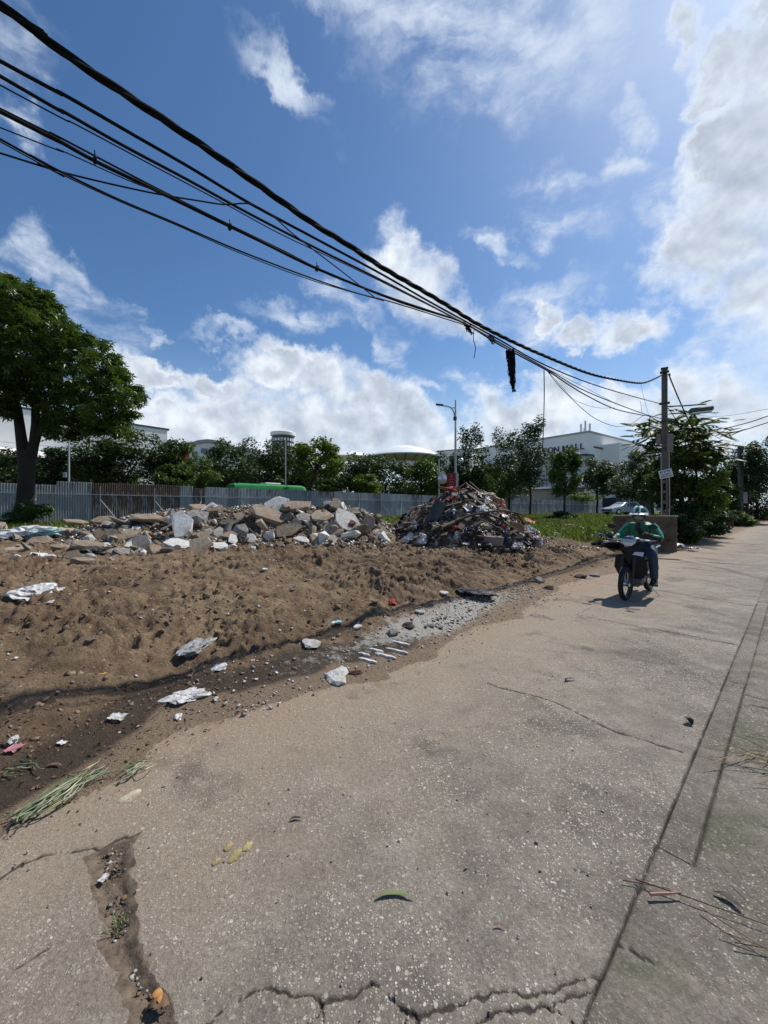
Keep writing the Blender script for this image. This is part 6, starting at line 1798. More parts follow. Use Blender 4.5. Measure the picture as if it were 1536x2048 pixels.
# cables --------------------------------------------------------------
def on_plane(px, py, v):
    k = (px - 768) / F
    s = v * (.6828 + .7306 * k) / (.7306 - .6828 * k)
    p = sv(s, v); D = p.y
    return Vector((p.x, D, CH - (py - HY) / F * D))
def smooth_pts(pts, n=6):
    out = []
    q = [pts[0] + (pts[0] - pts[1])] + list(pts) + [pts[-1] + (pts[-1] - pts[-2])]
    for i in range(1, len(q) - 2):
        for k in range(n):
            t = k / n; a, b, c, d = q[i - 1], q[i], q[i + 1], q[i + 2]
            out.append(.5 * ((2 * b) + (c - a) * t + (2 * a - 5 * b + 4 * c - d) * t * t + (3 * b - a - 3 * c + d) * t ** 3))
    out.append(q[-2]); return out
def cable(pts, v, r, label, n=6, twist=0, extend=True, name='overhead_cable', group='overhead cables', sm=5):
    vs = v if hasattr(v, '__len__') else [v] * len(pts)
    w = [on_plane(x, y, q) for (x, y), q in zip(pts, vs)]
    if extend:
        d = (w[0] - w[1]); w = [w[0] + d * (3.0 / d.length) * 2 + Vector((0, 0, .35)), w[0] + d * (3.0 / d.length) + Vector((0, 0, .1))] + w
    w = smooth_pts(w, sm)
    c0_ = w[len(w) // 2].copy(); w = [p - c0_ for p in w]
    m = MB()
    if twist:
        L = [0]
        for a, b in zip(w[:-1], w[1:]): L.append(L[-1] + (b - a).length)
        fine = []
        N = int(L[-1] / .07)
        li = np.interp(np.linspace(0, L[-1], N), L, range(len(w)))
        for q in li:
            i = min(int(q), len(w) - 2); fine.append(w[i].lerp(w[i + 1], q - i))
        for ph_ in range(twist):
            st_ = []
            for i, p in enumerate(fine):
                t = (fine[min(i + 1, N - 1)] - fine[max(0, i - 1)]).normalized(); x = t.cross(Vector((0, 0, 1))).normalized(); y = x.cross(t)
                a = i * .07 / .85 * 2 * math.pi + ph_ * 2 * math.pi / twist
                st_.append(p + (x * math.cos(a) + y * math.sin(a)) * r * .62)
            m.tube(st_, r * .62, n)
    else:
        m.tube(w, r, n)
    o = m.build(name, M_CABLE, None, True, False); o.location = c0_
    return tag(o, label, 'cable', group)
cable([(0, 11), (50, 45), (130, 107), (260, 195), (400, 288), (500, 358), (625, 446), (700, 492), (768, 537), (843, 580), (900, 614), (948, 644), (1010, 676), (1078, 707), (1175, 746), (1235, 760), (1283, 766), (1310, 757), (1334, 744)], 3.5, .026, 'thickest overhead cable, twisted from three strands, topmost of all', 6, 3)
cable([(0, 122), (120, 185), (250, 260), (380, 335), (500, 407), (640, 482), (768, 551), (860, 604), (948, 652), (996, 678), (1094, 732), (1208, 776), (1322, 808)], 3.5, .0125, 'overhead cable second from the top, ending at the lamp arm clamp')
cable([(0, 152), (125, 222), (250, 293), (380, 362), (500, 428), (640, 500), (768, 563), (948, 657), (1094, 738), (1175, 784), (1283, 826), (1325, 838)], 3.46, .0115, 'overhead cable third from the top, close below the second')
cable([(0, 170), (150, 248), (300, 328), (440, 402), (565, 470), (700, 533), (800, 582), (948, 656)], 3.44, .005, 'thin overhead wire running just under the third cable')
cable([(0, 223), (100, 272), (190, 322), (300, 375), (400, 424), (520, 482), (635, 538), (768, 591), (860, 622), (930, 647), (1000, 690), (1094, 741), (1135, 768), (1175, 792), (1230, 818), (1283, 830), (1300, 833), (1322, 846)], 3.42, .013, 'double overhead cable with wire ties, lowest of the thick ones')
cable([(0, 217), (100, 265), (190, 312), (320, 380), (460, 450), (560, 498), (660, 548), (800, 605), (930, 645)], 3.46, .007, 'thin wire tied along the top of the double overhead cable')
cable([(0, 255), (120, 300), (250, 358), (350, 398), (470, 455), (600, 520), (740, 580)], 3.36, .004, 'very thin overhead wire below the double cable at left')
cable([(0, 278), (60, 310), (125, 345), (240, 400), (350, 446), (480, 502), (625, 557), (720, 588), (790, 606), (930, 650)], 3.34, .007, 'overhead wire at the lower left that sags lowest along the span')
cable([(0, 283), (120, 347), (240, 403), (350, 449), (480, 506), (625, 561), (768, 602)], 3.33, .004, 'faint wire alongside the lowest sagging wire')
cable([(0, 306), (75, 328), (150, 351), (300, 385), (400, 402), (450, 409), (500, 408), (545, 432), (590, 471), (680, 540), (750, 595)], 3.38, .006, 'slack overhead wire crossing under the others from lower left')
cable([(1091, 737), (1115, 768), (1143, 797), (1170, 822), (1192, 838), (1220, 850), (1240, 853), (1262, 848), (1290, 828)], 3.44, .007, 'slack wire loop hanging left of the utility pole', extend=False)
cable([(1094, 740), (1125, 775), (1150, 800), (1192, 815), (1230, 816)], 3.46, .004, 'thin slack wire above the loop left of the utility pole', extend=False)
cable([(1094, 737), (1160, 770), (1230, 806), (1283, 826)], 3.48, .005, 'thin wire between the second and the double cable near the pole', extend=False)
cable([(1088, 741), (1088.5, 790), (1087, 850), (1085, 905)], 3.44, .009, 'thin wire hanging straight down in front of the slender tree', extend=False, name='hanging_wire', group='hanging wires')
cable([(948, 655), (947, 680), (951, 695), (948, 716)], 3.46, .006, 'short wire end dangling left of the black tangle', extend=False, name='hanging_wire', group='hanging wires')
cable([(1282, 768), (1289, 800), (1298, 832)], 3.5, .004, 'thin jumper wire dropping from the top cable left of the pole', extend=False, name='hanging_wire', group='hanging wires')
cable([(1281, 803), (1283, 818), (1284, 828)], 3.5, .005, 'short jumper wire between two cables left of the pole', extend=False, name='hanging_wire', group='hanging wires')
cable([(1300, 833), (1298, 850), (1302, 872), (1312, 892), (1318, 900)], 3.5, .016, 'thick cable bending down from the bundle into the meter boxes', extend=False, name='hanging_wire', group='hanging wires')
for pts, lb, r in (([(1337, 748, 15), (1352, 785, 15.4), (1372, 830, 16), (1386, 858, 16.4)], 'black stay cable running down from the pole top into the tree', .025),
                ([(1332, 838, 15), (1400, 858, 14), (1440, 858, 13), (1490, 847, 12), (1536, 832, 11), (1640, 796, 9.5)], 'upper cable leaving the pole towards the right edge', .013),
                ([(1332, 845, 15), (1400, 865, 14), (1446, 865, 13), (1480, 862, 12.3), (1536, 845, 11), (1640, 815, 9.5)], 'lower cable leaving the pole towards the right edge', .013),
                ([(1332, 812, 15), (1420, 833, 14), (1536, 818, 11.5), (1640, 795, 10)], 'thin wire leaving the pole towards the right edge', .005),
                ([(1336, 816, 15), (1346, 830, 15.3), (1358, 850, 15.8)], 'short stay wire beside the lamp arm', .015)):
    w = smooth_pts([P(*p) for p in pts], 5); c0_ = w[0].copy(); m = MB(); m.tube([p - c0_ for p in w], r, 6); o = m.build('overhead_cable', M_CABLE, None, True, False); o.location = c0_; tag(o, lb, 'cable', 'overhead cables')
# wire ties, and the black tangle that hangs from the bundle
def tangle(px, py, h, w, n, label, rnd, name='wire_tangle'):
    top = on_plane(px, py, 3.47); bot = on_plane(px + 3, py + h, 3.47); sc_ = top.y / F
    m = MB()
    for k in range(n):
        x0 = rnd.uniform(-.5, .5) * w * sc_; l = rnd.uniform(.35, 1.0) if k > n * .2 else 1.0
        p = [Vector((x0, rnd.uniform(-.06, .06), 0))]
        for q in range(7):
            t = (q + 1) / 7 * l
            p.append(Vector((x0 * (1 - .65 * t) + rnd.uniform(-.03, .03) + .06 * t, rnd.uniform(-.04, .04), -(h * sc_) * t)))
        m.tube(smooth_pts(p, 2), rnd.choice((.004, .006, .009)), 4)
    o = m.build(name, M_CABLE, None, True, False); o.location = top
    return tag(o, label, 'tangle', 'debris hanging in the cables')
rnd = random.Random(5)
tangle(1020, 700, 84, 15, 60, 'long black tangle of torn strips hanging from the cable bundle', rnd)
tangle(935, 650, 18, 9, 14, 'small black tuft hanging from the bundle, left of the dangling wire end', rnd)
tangle(980, 672, 16, 12, 18, 'small black tuft hanging from the bundle, between the wire end and the long tangle', rnd)
for (px, py, v, lb) in ((190, 319, 3.43, 'leftmost'), (460, 454, 3.43, 'middle'), (634, 537, 3.43, 'rightmost')):
    c = on_plane(px, py, v); m = MB(); torus(m, .026, .006, 0, 0, 0, 10, 5, 1.5); m.tube([(0, 0, .02), (.015, 0, .075)], .004, 4); o = m.build('wire_tie', M_CABLE, None, True); o.location = c; o.rotation_euler = (0, 0, RZ + R(90)); tag(o, 'black wire tie with a loose end on the double cable, ' + lb + ' of the three', 'wire tie', 'wire ties on the double cable')

# ------------------------------------------------------------------ street lamp, posts, mirrors, red banner
M_POST = simple('pale galvanised post', (0.45, 0.46, 0.47), .5, .3, .15, 1.5)
LD = 51.0
lb_ = P(911, 1018, LD); L0 = Vector((lb_.x, lb_.y, .5))
sl = empty('street_lamp', L0, 0, 'tall pale street lamp with one curved arm beyond the rubbish heap', 'street lamp')
def q_(px, py, D=LD, o=L0): return P(px, py, D) - o
m = MB(); m.tube([(0, 0, 0), q_(911, 880), q_(911, 800)], [.19, .14, .09], 10); m.build('post', M_POST, sl, True)
m = MB(); m.tube([q_(909.5, 836), q_(908, 825), q_(904, 817), q_(897, 813), q_(884, 811)], .09, 8); m.tube([q_(911, 816), q_(900, 815)], .06, 6); m.build('arm', M_POST, sl, True)
m = MB(); m.box(q_(879, 809.5), (1.0, .42, .22), (0, .1, 0), .06); m.build('lamp_head', M_STEEL, sl)
m = MB(); m.box(q_(910, 837), (.42, .42, .5), None, .05); m.build('joint_box', M_STEEL, sl)
m = MB(); m.tube([q_(911, 932), q_(915, 929), q_(922, 928)], .06, 6); m.build('mirror_arm', M_POST, sl, True)
mc = q_(922.5, 921, 50.8)
m = MB(); m.lathe([(.001, .16), (.22, .12), (.36, 0), (.38, -.08), (.001, -.1)], 20, Matrix.Translation(mc) @ Matrix.Rotation(R(80), 4, 'X')); m.build('lamp_ball', M_CHR, sl, True)
def post(px, ytop, D, r, label, extra=None, name='post', cat='post'):
    b = P(px, 1018, D); o0 = Vector((b.x, b.y, .5)); t = empty(name, o0, 0, label, cat)
    zt = P(px, ytop, D).z - .5
    MB().tube([(0, 0, 0), (0, 0, zt)], [r, r * .8], 8).build('pole', M_POST, t, True)
    return t, o0, zt
t, o0, zt = post(138, 860, 31, .07, 'white post with a small grey box left of the dense tree, beyond the fence', name='signal_post')
MB().box((-.22, -.1, P(138, 950, 31).z - .5), (.28, .2, .42), None, .02).build('control_box', M_GREYB, t); MB().tube([(0, 0, zt * .80), (-.45, 0, zt * .82)], .03, 5).build('bracket', M_POST, t); MB().box((-.5, 0, zt * .82), (.2, .16, .10), None, .02).build('camera', M_PLATE, t)
t, o0, zt = post(571, 880, 42, .075, 'white lamp post above the green bus, beyond the fence', name='lamp_post', cat='lamp post'); MB().tube([(0, 0, zt - .05), (-.9, .3, zt + .35)], .04, 6).build('arm', M_POST, t, True); MB().box((-1.1, .35, zt + .4), (.5, .2, .12), None, .03).build('lamp_head', M_STEEL, t)
t, o0, zt = post(878, 918, 48, .10, 'pale post with a round traffic mirror left of the red banner', name='mirror_post')
c = P(885, 956, 47.8) - o0
m = MB(); m.lathe([(.001, .12), (.5, .10), (.68, .02), (.74, -.02), (.72, -.08), (.001, -.09)], 24, Matrix.Translation(c) @ Matrix.Rotation(R(28), 4, 'Z') @ Matrix.Rotation(R(86), 4, 'X')); m.build('mirror', M_LENS, t, True)
m = MB(); torus(m, .73, .05, 0, 0, 0, 26, 6); mm = m.mesh('mirror_rim', True); o = obj_of('mirror_rim', mm, simple('yellow rim', (.45, .36, .10), .5), t); o.location = c; o.rotation_euler = (0, 0, R(28))
MB().tube([(0, 0, c.z), c + Vector((0, .12, 0))], .04, 5).build('bracket', M_POST, t)
# banner
BD = 47.0
b0 = P(906, 1018, BD); o0 = Vector((b0.x, b0.y, .5))
bn = empty('banner', o0, R(-6), 'red street banner with pale star and lettering on a post behind the rubbish heap', 'banner')
zb, ztp = P(906, 984, BD).z - .5, P(906, 946, BD).z - .5
MB().box((-.18, 0, (zb + ztp) / 2), (1.05, .05, ztp - zb), None, .01).build('cloth', simple('red banner cloth', (.26, .016, .018), .7, 0, .2, 2), bn)
MB().tube([(.45, .05, 0), (.45, .05, ztp + .1)], .08, 8).build('pole', M_POST, bn, True)
MB().tube([(.38, .05, 0), (.62, .05, ztp - .1)], .06, 8).build('pole', M_POST, bn, True)
m = MB(); st_ = []
for k in range(10):
    a = R(90 + k * 36); r_ = .20 if k % 2 == 0 else .085
    st_.append((r_ * math.cos(a), r_ * math.sin(a)))
m.prism(st_, .012, Matrix.Translation((-.18, -.028, ztp - .38)) @ Matrix.Rotation(R(90), 4, 'X'))
m.build('star', simple('pale banner print', (.48, .20, .17), .7, 0, .1, 3), bn)
m = MB(); rq = random.Random(2)
for z, n, w in ((.80, 4, .60), (1.08, 5, .70), (1.38, 3, .66), (1.66, 5, .7)):
    for k in range(n): MB().box((-.18 - w / 2 + (k + .5) * w / n, -.029, ztp - z), (w / n * .55, .008, rq.uniform(.08, .15))).build('glyph', simple('pale banner print', (.48, .20, .17), .7, 0, .1, 3), bn)

# ------------------------------------------------------------------ bus and car
M_BUSG = simple('green bus paint', (0.035, 0.26, 0.05), .3, 0, .1, .7, 0, .6)
bp = P(455, 1018, 35.0); Bz = P(460, 966, 35).z - .6
bus = empty('bus', (bp.x, bp.y, .6), RZ, 'green bus of which only the roof shows over the fence', 'bus')
BL = 7.6
m = MB(); secs = []
for x, k in ((0, .80), (.25, .96), (.8, 1), (BL - .5, 1), (BL - .1, .97), (BL, .88)):
    W2 = 1.2 * (.9 + .1 * k)
    secs.append([(x, -W2, .35), (x, -W2, Bz * k * .86), (x, -W2 * .93, Bz * k * .95), (x, -W2 * .7, Bz * k), (x, W2 * .7, Bz * k), (x, W2 * .93, Bz * k * .95), (x, W2, Bz * k * .86), (x, W2, .35)])
m.loft(secs); m.build('body', M_BUSG, bus, True)
for k in range(6): MB().box((.95 + k * 1.1, -1.215, Bz * .66), (.98, .04, .85), None, .01).build('window', M_GLASSB, bus)
MB().box((-.0, 0, Bz * .60), (.06, 1.9, 1.1)).build('windscreen', M_GLASSB, bus)
for x in (1.3, BL - 1.6):
    for y in (-1.1, 1.1): MB().tube([(x, y - .13, .42), (x, y + .13, .42)], .42, 18).build('wheel', M_RUB, bus, True)
MB().box((BL * .55, 0, Bz + .08), (1.6, 1.3, .18), None, .05).build('roof_unit', M_PLATE, bus)
M_CARP = simple('silver car paint', (0.42, 0.45, 0.46), .3, .5, .08, 1.0, 0, .6)
CD = 44.0
cp = P(1213, 1018, CD); cg = float(hz(cp.x, cp.y)) + .02
car = empty('car', (cp.x, cp.y, cg + .30), R(14), 'silver car parked on the grass, its bonnet showing left of the rider', 'car')
body_p = [(0, .32), (.02, .62), (.18, .74), (1.15, .90), (1.95, 1.36), (2.4, 1.46), (3.4, 1.45), (4.1, 1.05), (4.45, .98), (4.5, .40), (4.4, .30), (.1, .28)]
m = MB(); secs = []
for y, k in ((-.84, .94), (-.80, 1), (.80, 1), (.84, .94)):
    secs.append([(2.25 + (x - 2.25) * (1 if z < .95 else .98), y * (1 if z < .95 else .82), .35 + (z - .35) * (k if z > .95 else 1)) for x, z in body_p])
m.loft(secs); m.build('body', M_CARP, car, True)
for y in (-1, 1):
    m = MB(); m.add([(1.30, y * .80, .93), (2.02, y * .705, 1.33), (2.40, y * .69, 1.40), (2.40, y * .80, .93)], [(0, 1, 2, 3)]); m.build('window', M_GLASSB, car)
    m = MB(); m.add([(2.5, y * .80, .93), (2.5, y * .69, 1.40), (3.35, y * .69, 1.39), (3.85, y * .79, 1.03), (3.85, y * .80, .93)], [(0, 1, 2, 3, 4)]); m.build('window', M_GLASSB, car)
    for x in (.85, 3.55):
        w = MB().tube([(x, y * .72, .32), (x, y * .87, .32)], .33, 22).build('wheel', M_RUB, car, True); MB().tube([(x, y * .86, .32), (x, y * .885, .32)], .2, 14).build('rim', M_CHR, w, True)
    MB().box((.08, y * .58, .66), (.12, .30, .13), None, .03).build('headlight', M_LENS, car)
    MB().box((1.62, y * .95, .98), (.14, .2, .12), None, .03).build('side_mirror', M_CARP, car)
m = MB(); m.add([(1.22, -.66, .93), (1.22, .66, .93), (1.93, .58, 1.35), (1.93, -.58, 1.35)], [(0, 1, 2, 3)]); m.build('windscreen', M_GLASSB, car)
MB().box((.0, 0, .50), (.08, 1.1, .16), None, .02).build('grille', M_MATT, car); MB().box((2.9, 0, 1.50), (1.3, 1.1, .04)).build('roof_rack', M_MATT, car)

# broken wall block beside the pole
wd = 14.3
wc = P(1288, 1018, wd); wg = float(hz(wc.x, wc.y))
ww = empty('broken_wall', (wc.x, wc.y, wg - .1), R(-38), 'low broken brown wall behind the rider, at the foot of the utility pole', 'wall')
Ht = P(1288, 1033, wd).z - wg + .1
M_WALLB = concrete('stained render', (.17, .125, .09), .5, 3.0)
me = chunk_mesh('wall', .5, .3, .2, rg)
m = MB(); m.box((0, 0, Ht / 2), (1.95, .22, Ht), None, .015); m.build('body', M_WALLB, ww); m = MB(); m.box((0, 0, Ht + .02), (2.02, .28, .045), None, .01); m.build('coping', C_TAN, ww)
bk = MB().box((0, 0, 0), (.21, .03, .065), None, .006).mesh('brick')
rq = random.Random(6)
for k in range(34):
    r_, c_ = divmod(k, 8)
    if rq.random() < .2: continue
    o = obj_of('brick', bk, C_BRICK, ww); o.location = (-.84 + c_ * .235 + (r_ % 2) * .11, -.118, Ht * .35 + r_ * .085); o.rotation_euler = (0, rq.uniform(-.02, .02), 0)
# ------------------------------------------------------------------ feathery tree by the pole, roadside growth, far trees
def frond_tree():
    D = 19.5; base = Vector(((1372 - 768) / F * D, D, 0)); base.z = float(hz(base.x, base.y)) - .1
    t = empty('feathery_tree', base, 0, 'big bushy tree with feathery fronds right behind the utility pole', 'tree')
    L = lambda x, y, dd=0.0: P(x, y, D + dd) - base
    rng = np.random.default_rng(14); rnd = random.Random(14)
    for (x0, x1, y1, dd, r) in ((1372, 1350, 905, 0, .10), (1376, 1395, 880, .6, .09), (1380, 1425, 930, 1.2, .08), (1366, 1325, 930, -.4, .07), (1370, 1370, 870, .8, .08), (1384, 1430, 985, .3, .07)):
        m = MB(); limb(m, L(x0, 1075), L(x1, y1, dd), r, r * .25, 7, .07, 6, rnd); m.build('stem', M_BARK, t, True)
    # fronds: a drooping midrib with paired leaflets
    C0, X, Y = [], [], []
    tips = [(1300, 880, -1.0, 30), (1316, 866, -1, 26), (1345, 858, -.8, 26), (1370, 850, -.3, 30), (1400, 850, .3, 30), (1412, 860, .6, 28), (1418, 885, .9, 22), (1350, 895, -1.2, 26), (1385, 890, -.9, 30), (1415, 900, -.2, 26), (1330, 905, -1.2, 16), (1424, 915, 1.2, 14)]
    V, F_ = [], []; lv = MB(); n_ = 0
    Vs = []
    for (px, py, dd, n) in tips:
        c = L(px, py, dd)
        for k in range(int(n * 1.35)):
            o = np.array(c) + rng.normal(0, 1, 3) * np.array([.34, .5, .36])
            out = o - np.array(L(1372, 960)); out[2] = 0; out /= np.linalg.norm(out) + 1e-6
            a = math.atan2(out[1], out[0]) + rng.normal(0, .9)
            d = np.array([math.cos(a), math.sin(a), rng.uniform(-.25, .9)]); side = np.array([-math.sin(a), math.cos(a), 0.0])
            Lf = rng.uniform(.45, .80); np_ = 14
            for q in range(np_):
                tt = (q + 1) / np_
                p = o + d * Lf * tt + np.array([0, 0, -.42 * Lf * tt * tt])
                ll = Lf * .31 * math.sin(math.pi * (.12 + .83 * tt)) + .03
                tg = d + np.array([0, 0, -.84 * tt]); tg /= np.linalg.norm(tg)
                for sd in (-1, 1):
                    e = side * sd * .85 + tg * .4 + np.array([0, 0, -.22]); e /= np.linalg.norm(e)
                    w = tg * ll * .20
                    Vs += [p, p + e * ll * .5 + w, p + e * ll, p + e * ll * .5 - w]
    Vs = np.array(Vs); i = np.arange(len(Vs) // 4) * 4
    obj_of('fronds', npmesh('fronds', Vs, np.stack([i, i + 1, i + 2, i + 3], 1)), M_LEAF_F, t)
    # denser foliage lower down
    cl = []
    for (x, y, dd, r, rz_, n) in ((1365, 915, .5, .95, .65, 1500), (1330, 935, .2, .75, .6, 1000), (1400, 920, .8, .85, .65, 1200), (1350, 970, .4, .95, .7, 1600), (1395, 975, .6, .9, .7, 1600), (1330, 1000, .6, .8, .65, 1100), (1370, 1025, .3, .9, .6, 1400), (1410, 1020, .5, .7, .55, 900), (1310, 965, 1.2, .65, .65, 800), (1350, 1050, .4, .8, .4, 900)):
        c = L(x, y, dd); cl.append(((c.x, c.y, c.z), (r, r, rz_), n))
    obj_of('lower_foliage', leaves_mesh('lower_foliage', clump_points(rng, cl, 0, .3), .19, rng, 0, .5), M_LEAF_A, t)
    cl = []
    for (x, y, dd, r, rz_, n) in ((1345, 885, .6, .6, .4, 420), (1385, 870, .7, .7, .4, 520), (1410, 895, .5, .5, .4, 380), (1320, 905, .3, .45, .35, 260), (1375, 905, -.4, .6, .4, 420)):
        c = L(x, y, dd); cl.append(((c.x, c.y, c.z), (r, r, rz_), n))
    obj_of('upper_foliage', leaves_mesh('upper_foliage', clump_points(rng, cl, 0, .3), .13, rng, 0, .42), M_LEAF_B, t)
    cl = []
    for (x, y, dd, r, rz_, n) in ((1432, 955, -.6, .55, .6, 700), (1436, 1000, -.5, .45, .55, 520), (1425, 920, -.5, .45, .4, 380), (1415, 975, -1.0, .4, .5, 320)):
        c = L(x, y, dd); cl.append(((c.x, c.y, c.z), (r, r, rz_), n))
    obj_of('young_foliage', leaves_mesh('young_foliage', clump_points(rng, cl, 0, .35), .18, rng, 0, .5), M_LEAF_D, t)
frond_tree()
RT = 'trees at the far end of the lane'
for (lb_, px, D, yt, yb, w, mt, pr) in (
    ('dark tree at the far lane end just left of the second pole', 1466, 46, 925, 1030, 46, M_LEAF_A, 1), ('tall dark tree around the second pole', 1494, 44, 886, 1030, 62, M_LEAF_A, 0), ('tall dark tree at the right edge of the photo', 1545, 40, 872, 1000, 80, M_LEAF_C, 0),
    ('low dark tree closing the lane end under the tall trees', 1515, 50, 955, 1036, 70, M_LEAF_C, 3), ('mid green tree behind the wooden stakes beside the lane', 1440, 40, 955, 1032, 60, M_LEAF_B, 3), ('dark tree far behind the feathery tree', 1400, 60, 930, 1020, 80, M_LEAF_A, 3)):
    bg_tree('roadside_tree', lb_, px, D, yt, yb, w, mt, pr, .30, .16, None, RT, rz=px * .1)
for (lb_, px, D, yt, yb, w, mt) in (
    ('yellow green bush beside the lane at its far end', 1487, 34, 1027, 1052, 36, M_LEAF_D), ('dark bush beside the lane beyond the wooden stakes', 1470, 33, 1022, 1052, 36, M_LEAF_A), ('dry greyish bush under the feathery tree beside the lane', 1420, 21, 1015, 1068, 66, M_LEAF_C), ('dark bush in the shade behind the broken wall', 1362, 17.0, 1030, 1085, 60, M_LEAF_A), ('green bush on the far right beside the lane end', 1530, 52, 1025, 1042, 40, M_LEAF_B)):
    bg_tree('roadside_bush', lb_, px, D, yt, yb, w, mt, 3, .16, .03, None, 'bushes beside the lane', 'bush', rz=px * .3)
# tree right of the shoulder whose crown leans over the lane end
bg_tree('shade_tree', 'large tree on the right of the lane, crown just cut by the photo edge', 1660, 24, 800, 985, 110, M_LEAF_A, 0, .28, .2, 0.0, None)
# second pole
p2 = P(1481, 1018, 42); g2 = float(hz(p2.x, p2.y)); o2 = empty('utility_pole', (p2.x, p2.y, g2 - .1), 0, 'dark second utility pole far down the lane among trees', 'utility pole')
z2 = P(1481, 893, 42).z - g2
MB().box((0, 0, z2 / 2), (.42, .3, z2), None, .03).build('shaft', M_POLE, o2); MB().lathe([(.001, .25), (.25, .1), (.28, -.1), (.001, -.2)], 12, Matrix.Translation((0, 0, z2 + .05))).build('cap', M_STEEL, o2, True); MB().box((.32, -.1, z2 * .33), (.5, .3, 1.2), None, .03).build('box', M_GREYB, o2)
# stakes of the rough fence along the lane
st = empty('stake_fence', sv(33, 3.4, .2), RZ, 'rough fence of weathered wooden stakes along the lane under the trees', 'fence')
stk = MB().tube([(0, 0, 0), (.01, 0, .7), (-.01, 0, 1.35)], [.035, .03, .02], 6).mesh('stake')
for k in range(22):
    o = obj_of('stake', stk, M_WOODD, st); o.location = (-8 + k * .75, rr.uniform(-.08, .08), -.15); o.rotation_euler = (rr.uniform(-.12, .12), rr.uniform(-.15, .15), 0)
for z in (.5, .95): MB().tube([(-8, 0, z), (8, .05, z + .05)], .018, 5).build('rail', M_WOODD, st)

# grass
def blades(name, pts, h, rng, w=.018, mat=None, lean=.5):
    n = len(pts); a = rng.uniform(0, 6.28, n); H1 = h * rng.uniform(.5, 1.3, n)
    d = np.stack([np.cos(a), np.sin(a), np.zeros(n)], 1); sd = np.stack([-np.sin(a), np.cos(a), np.zeros(n)], 1)
    ln = (lean * rng.uniform(.1, 1.0, n))[:, None] * H1[:, None]
    z = np.array([0, 0, 1.0])
    ww_ = (w * rng.uniform(.6, 1.3, n))[:, None]
    V = np.stack([pts - sd * ww_, pts + sd * ww_, pts + d * ln * .35 + z * H1[:, None] * .6 + sd * ww_ * .7, pts + d * ln * .35 + z * H1[:, None] * .6 - sd * ww_ * .7, pts + d * ln + z * H1[:, None] * .95], 1).reshape(-1, 3)
    i = np.arange(n) * 5
    return obj_of(name, npmesh(name, V, [np.stack([i, i + 1, i + 2, i + 3], 1), np.stack([i + 3, i + 2, i + 4], 1)]), mat)
M_GRASS = leafmat('grass', (0.085, 0.112, 0.024), .3, .6, .6, .25)
M_WEED = leafmat('broad weed leaves', (0.075, 0.125, 0.022), .3, .5, .5, .3)
rng = np.random.default_rng(3)
s, v = rng.uniform(11, 75, 90000), rng.uniform(4.8, 29.5, 90000)
k = sstep(s + 1.5 * pn(s * .3, v * .3, 3), 13.6, 16) * sstep(v - 4.2 - (s - 14) * .02 + 1.0 * pn(s * .5, v * .5, 8), 0.3, 1.2) * np.clip(1.6 - s / 60, .3, 1) * np.clip(.75 + 1.5 * fbm(s, v, .25, 3, 18), .15, 1)
keep = rng.uniform(0, 1, len(s)) < k
s, v = s[keep], v[keep]
pts = np.stack([U.x * s + N_.x * v, U.y * s + N_.y * v, height(s, v) - .02], 1)
tag(blades('grass', pts, .30, rng, .035, M_GRASS, .8), kind='stuff')
s, v = rng.uniform(-6, 14, 26000), rng.uniform(13, 29.5, 26000)
keep = rng.uniform(0, 1, len(s)) < sstep(v + 1.5 * pn(s * .4, v * .4, 3), 14.5, 18)
s, v = s[keep], v[keep]
pts = np.stack([U.x * s + N_.x * v, U.y * s + N_.y * v, height(s, v) - .02], 1)
tag(blades('grass', pts, .32, rng, .03, M_GRASS, .8), kind='stuff')
# weeds along the verge beyond the pole
cl = []
for k in range(46):
    s_, v_ = rng.uniform(15.5, 32), rng.uniform(3.3, 4.6)
    p = sv(s_, v_); cl.append(((p.x, p.y, float(hz(p.x, p.y)) + .10), (.35, .35, .16), 60))
tag(obj_of('verge_weeds', leaves_mesh('verge_weeds', clump_points(rng, cl, 0, .2), .12, rng, 0, .5), M_WEED), kind='stuff')
cl = []
for k in range(60):
    s_, v_ = rng.uniform(13, 24), rng.uniform(5.6, 11)
    if pn(s_ * .6, v_ * .6, 2) < -.1: continue
    p = sv(s_, v_); cl.append(((p.x, p.y, float(hz(p.x, p.y)) + .10), (.5, .5, .18), 55))
tag(obj_of('lot_weeds', leaves_mesh('lot_weeds', clump_points(rng, cl, 0, .2), .13, rng, 0, .5), M_WEED), kind='stuff')

# ------------------------------------------------------------------ litter and stones one can pick out
def lay(px, py, w, h, me, mat, label, cat, name, lift=.3, tilt=None, yaw=None, zs=1.0, group=None):
    g, D = hit(px, py + h * .3, 60, False)
    W_ = w / F * D
    o = obj_of(name, me)
    if not me.materials: me.materials.append(mat)
    elif me.materials[0] != mat: o.material_slots[0].link = 'OBJECT'; o.material_slots[0].material = mat
    zz_ = float(hz(g.x, g.y)); 
    o.location = (g.x, g.y, zz_ + W_ * .10 * lift)
    dp = max(.4, min(1.6, (h / F * D) / max(W_ * .45, .01)))
    o.scale = (W_, W_ * dp, W_ * zs)
    o.rotation_euler = tilt or (rr.uniform(-.1, .1), rr.uniform(-.1, .1), yaw if yaw is not None else rr.uniform(-.5, .5))
    return tag(o, label, cat, group)
rg3 = np.random.default_rng(41)
lay(75, 1180, 62, 32, BAGS[1], P_WHITE, 'white, blue and pink plastic bag torn open on the soil at left', 'bag', 'plastic_bag', 1, zs=.8)
lay(58, 1184, 24, 14, BAGS[0], P_BLUE, 'blue flap of plastic beside the torn bag at left', 'plastic', 'plastic_bag', 1.6, zs=.5)
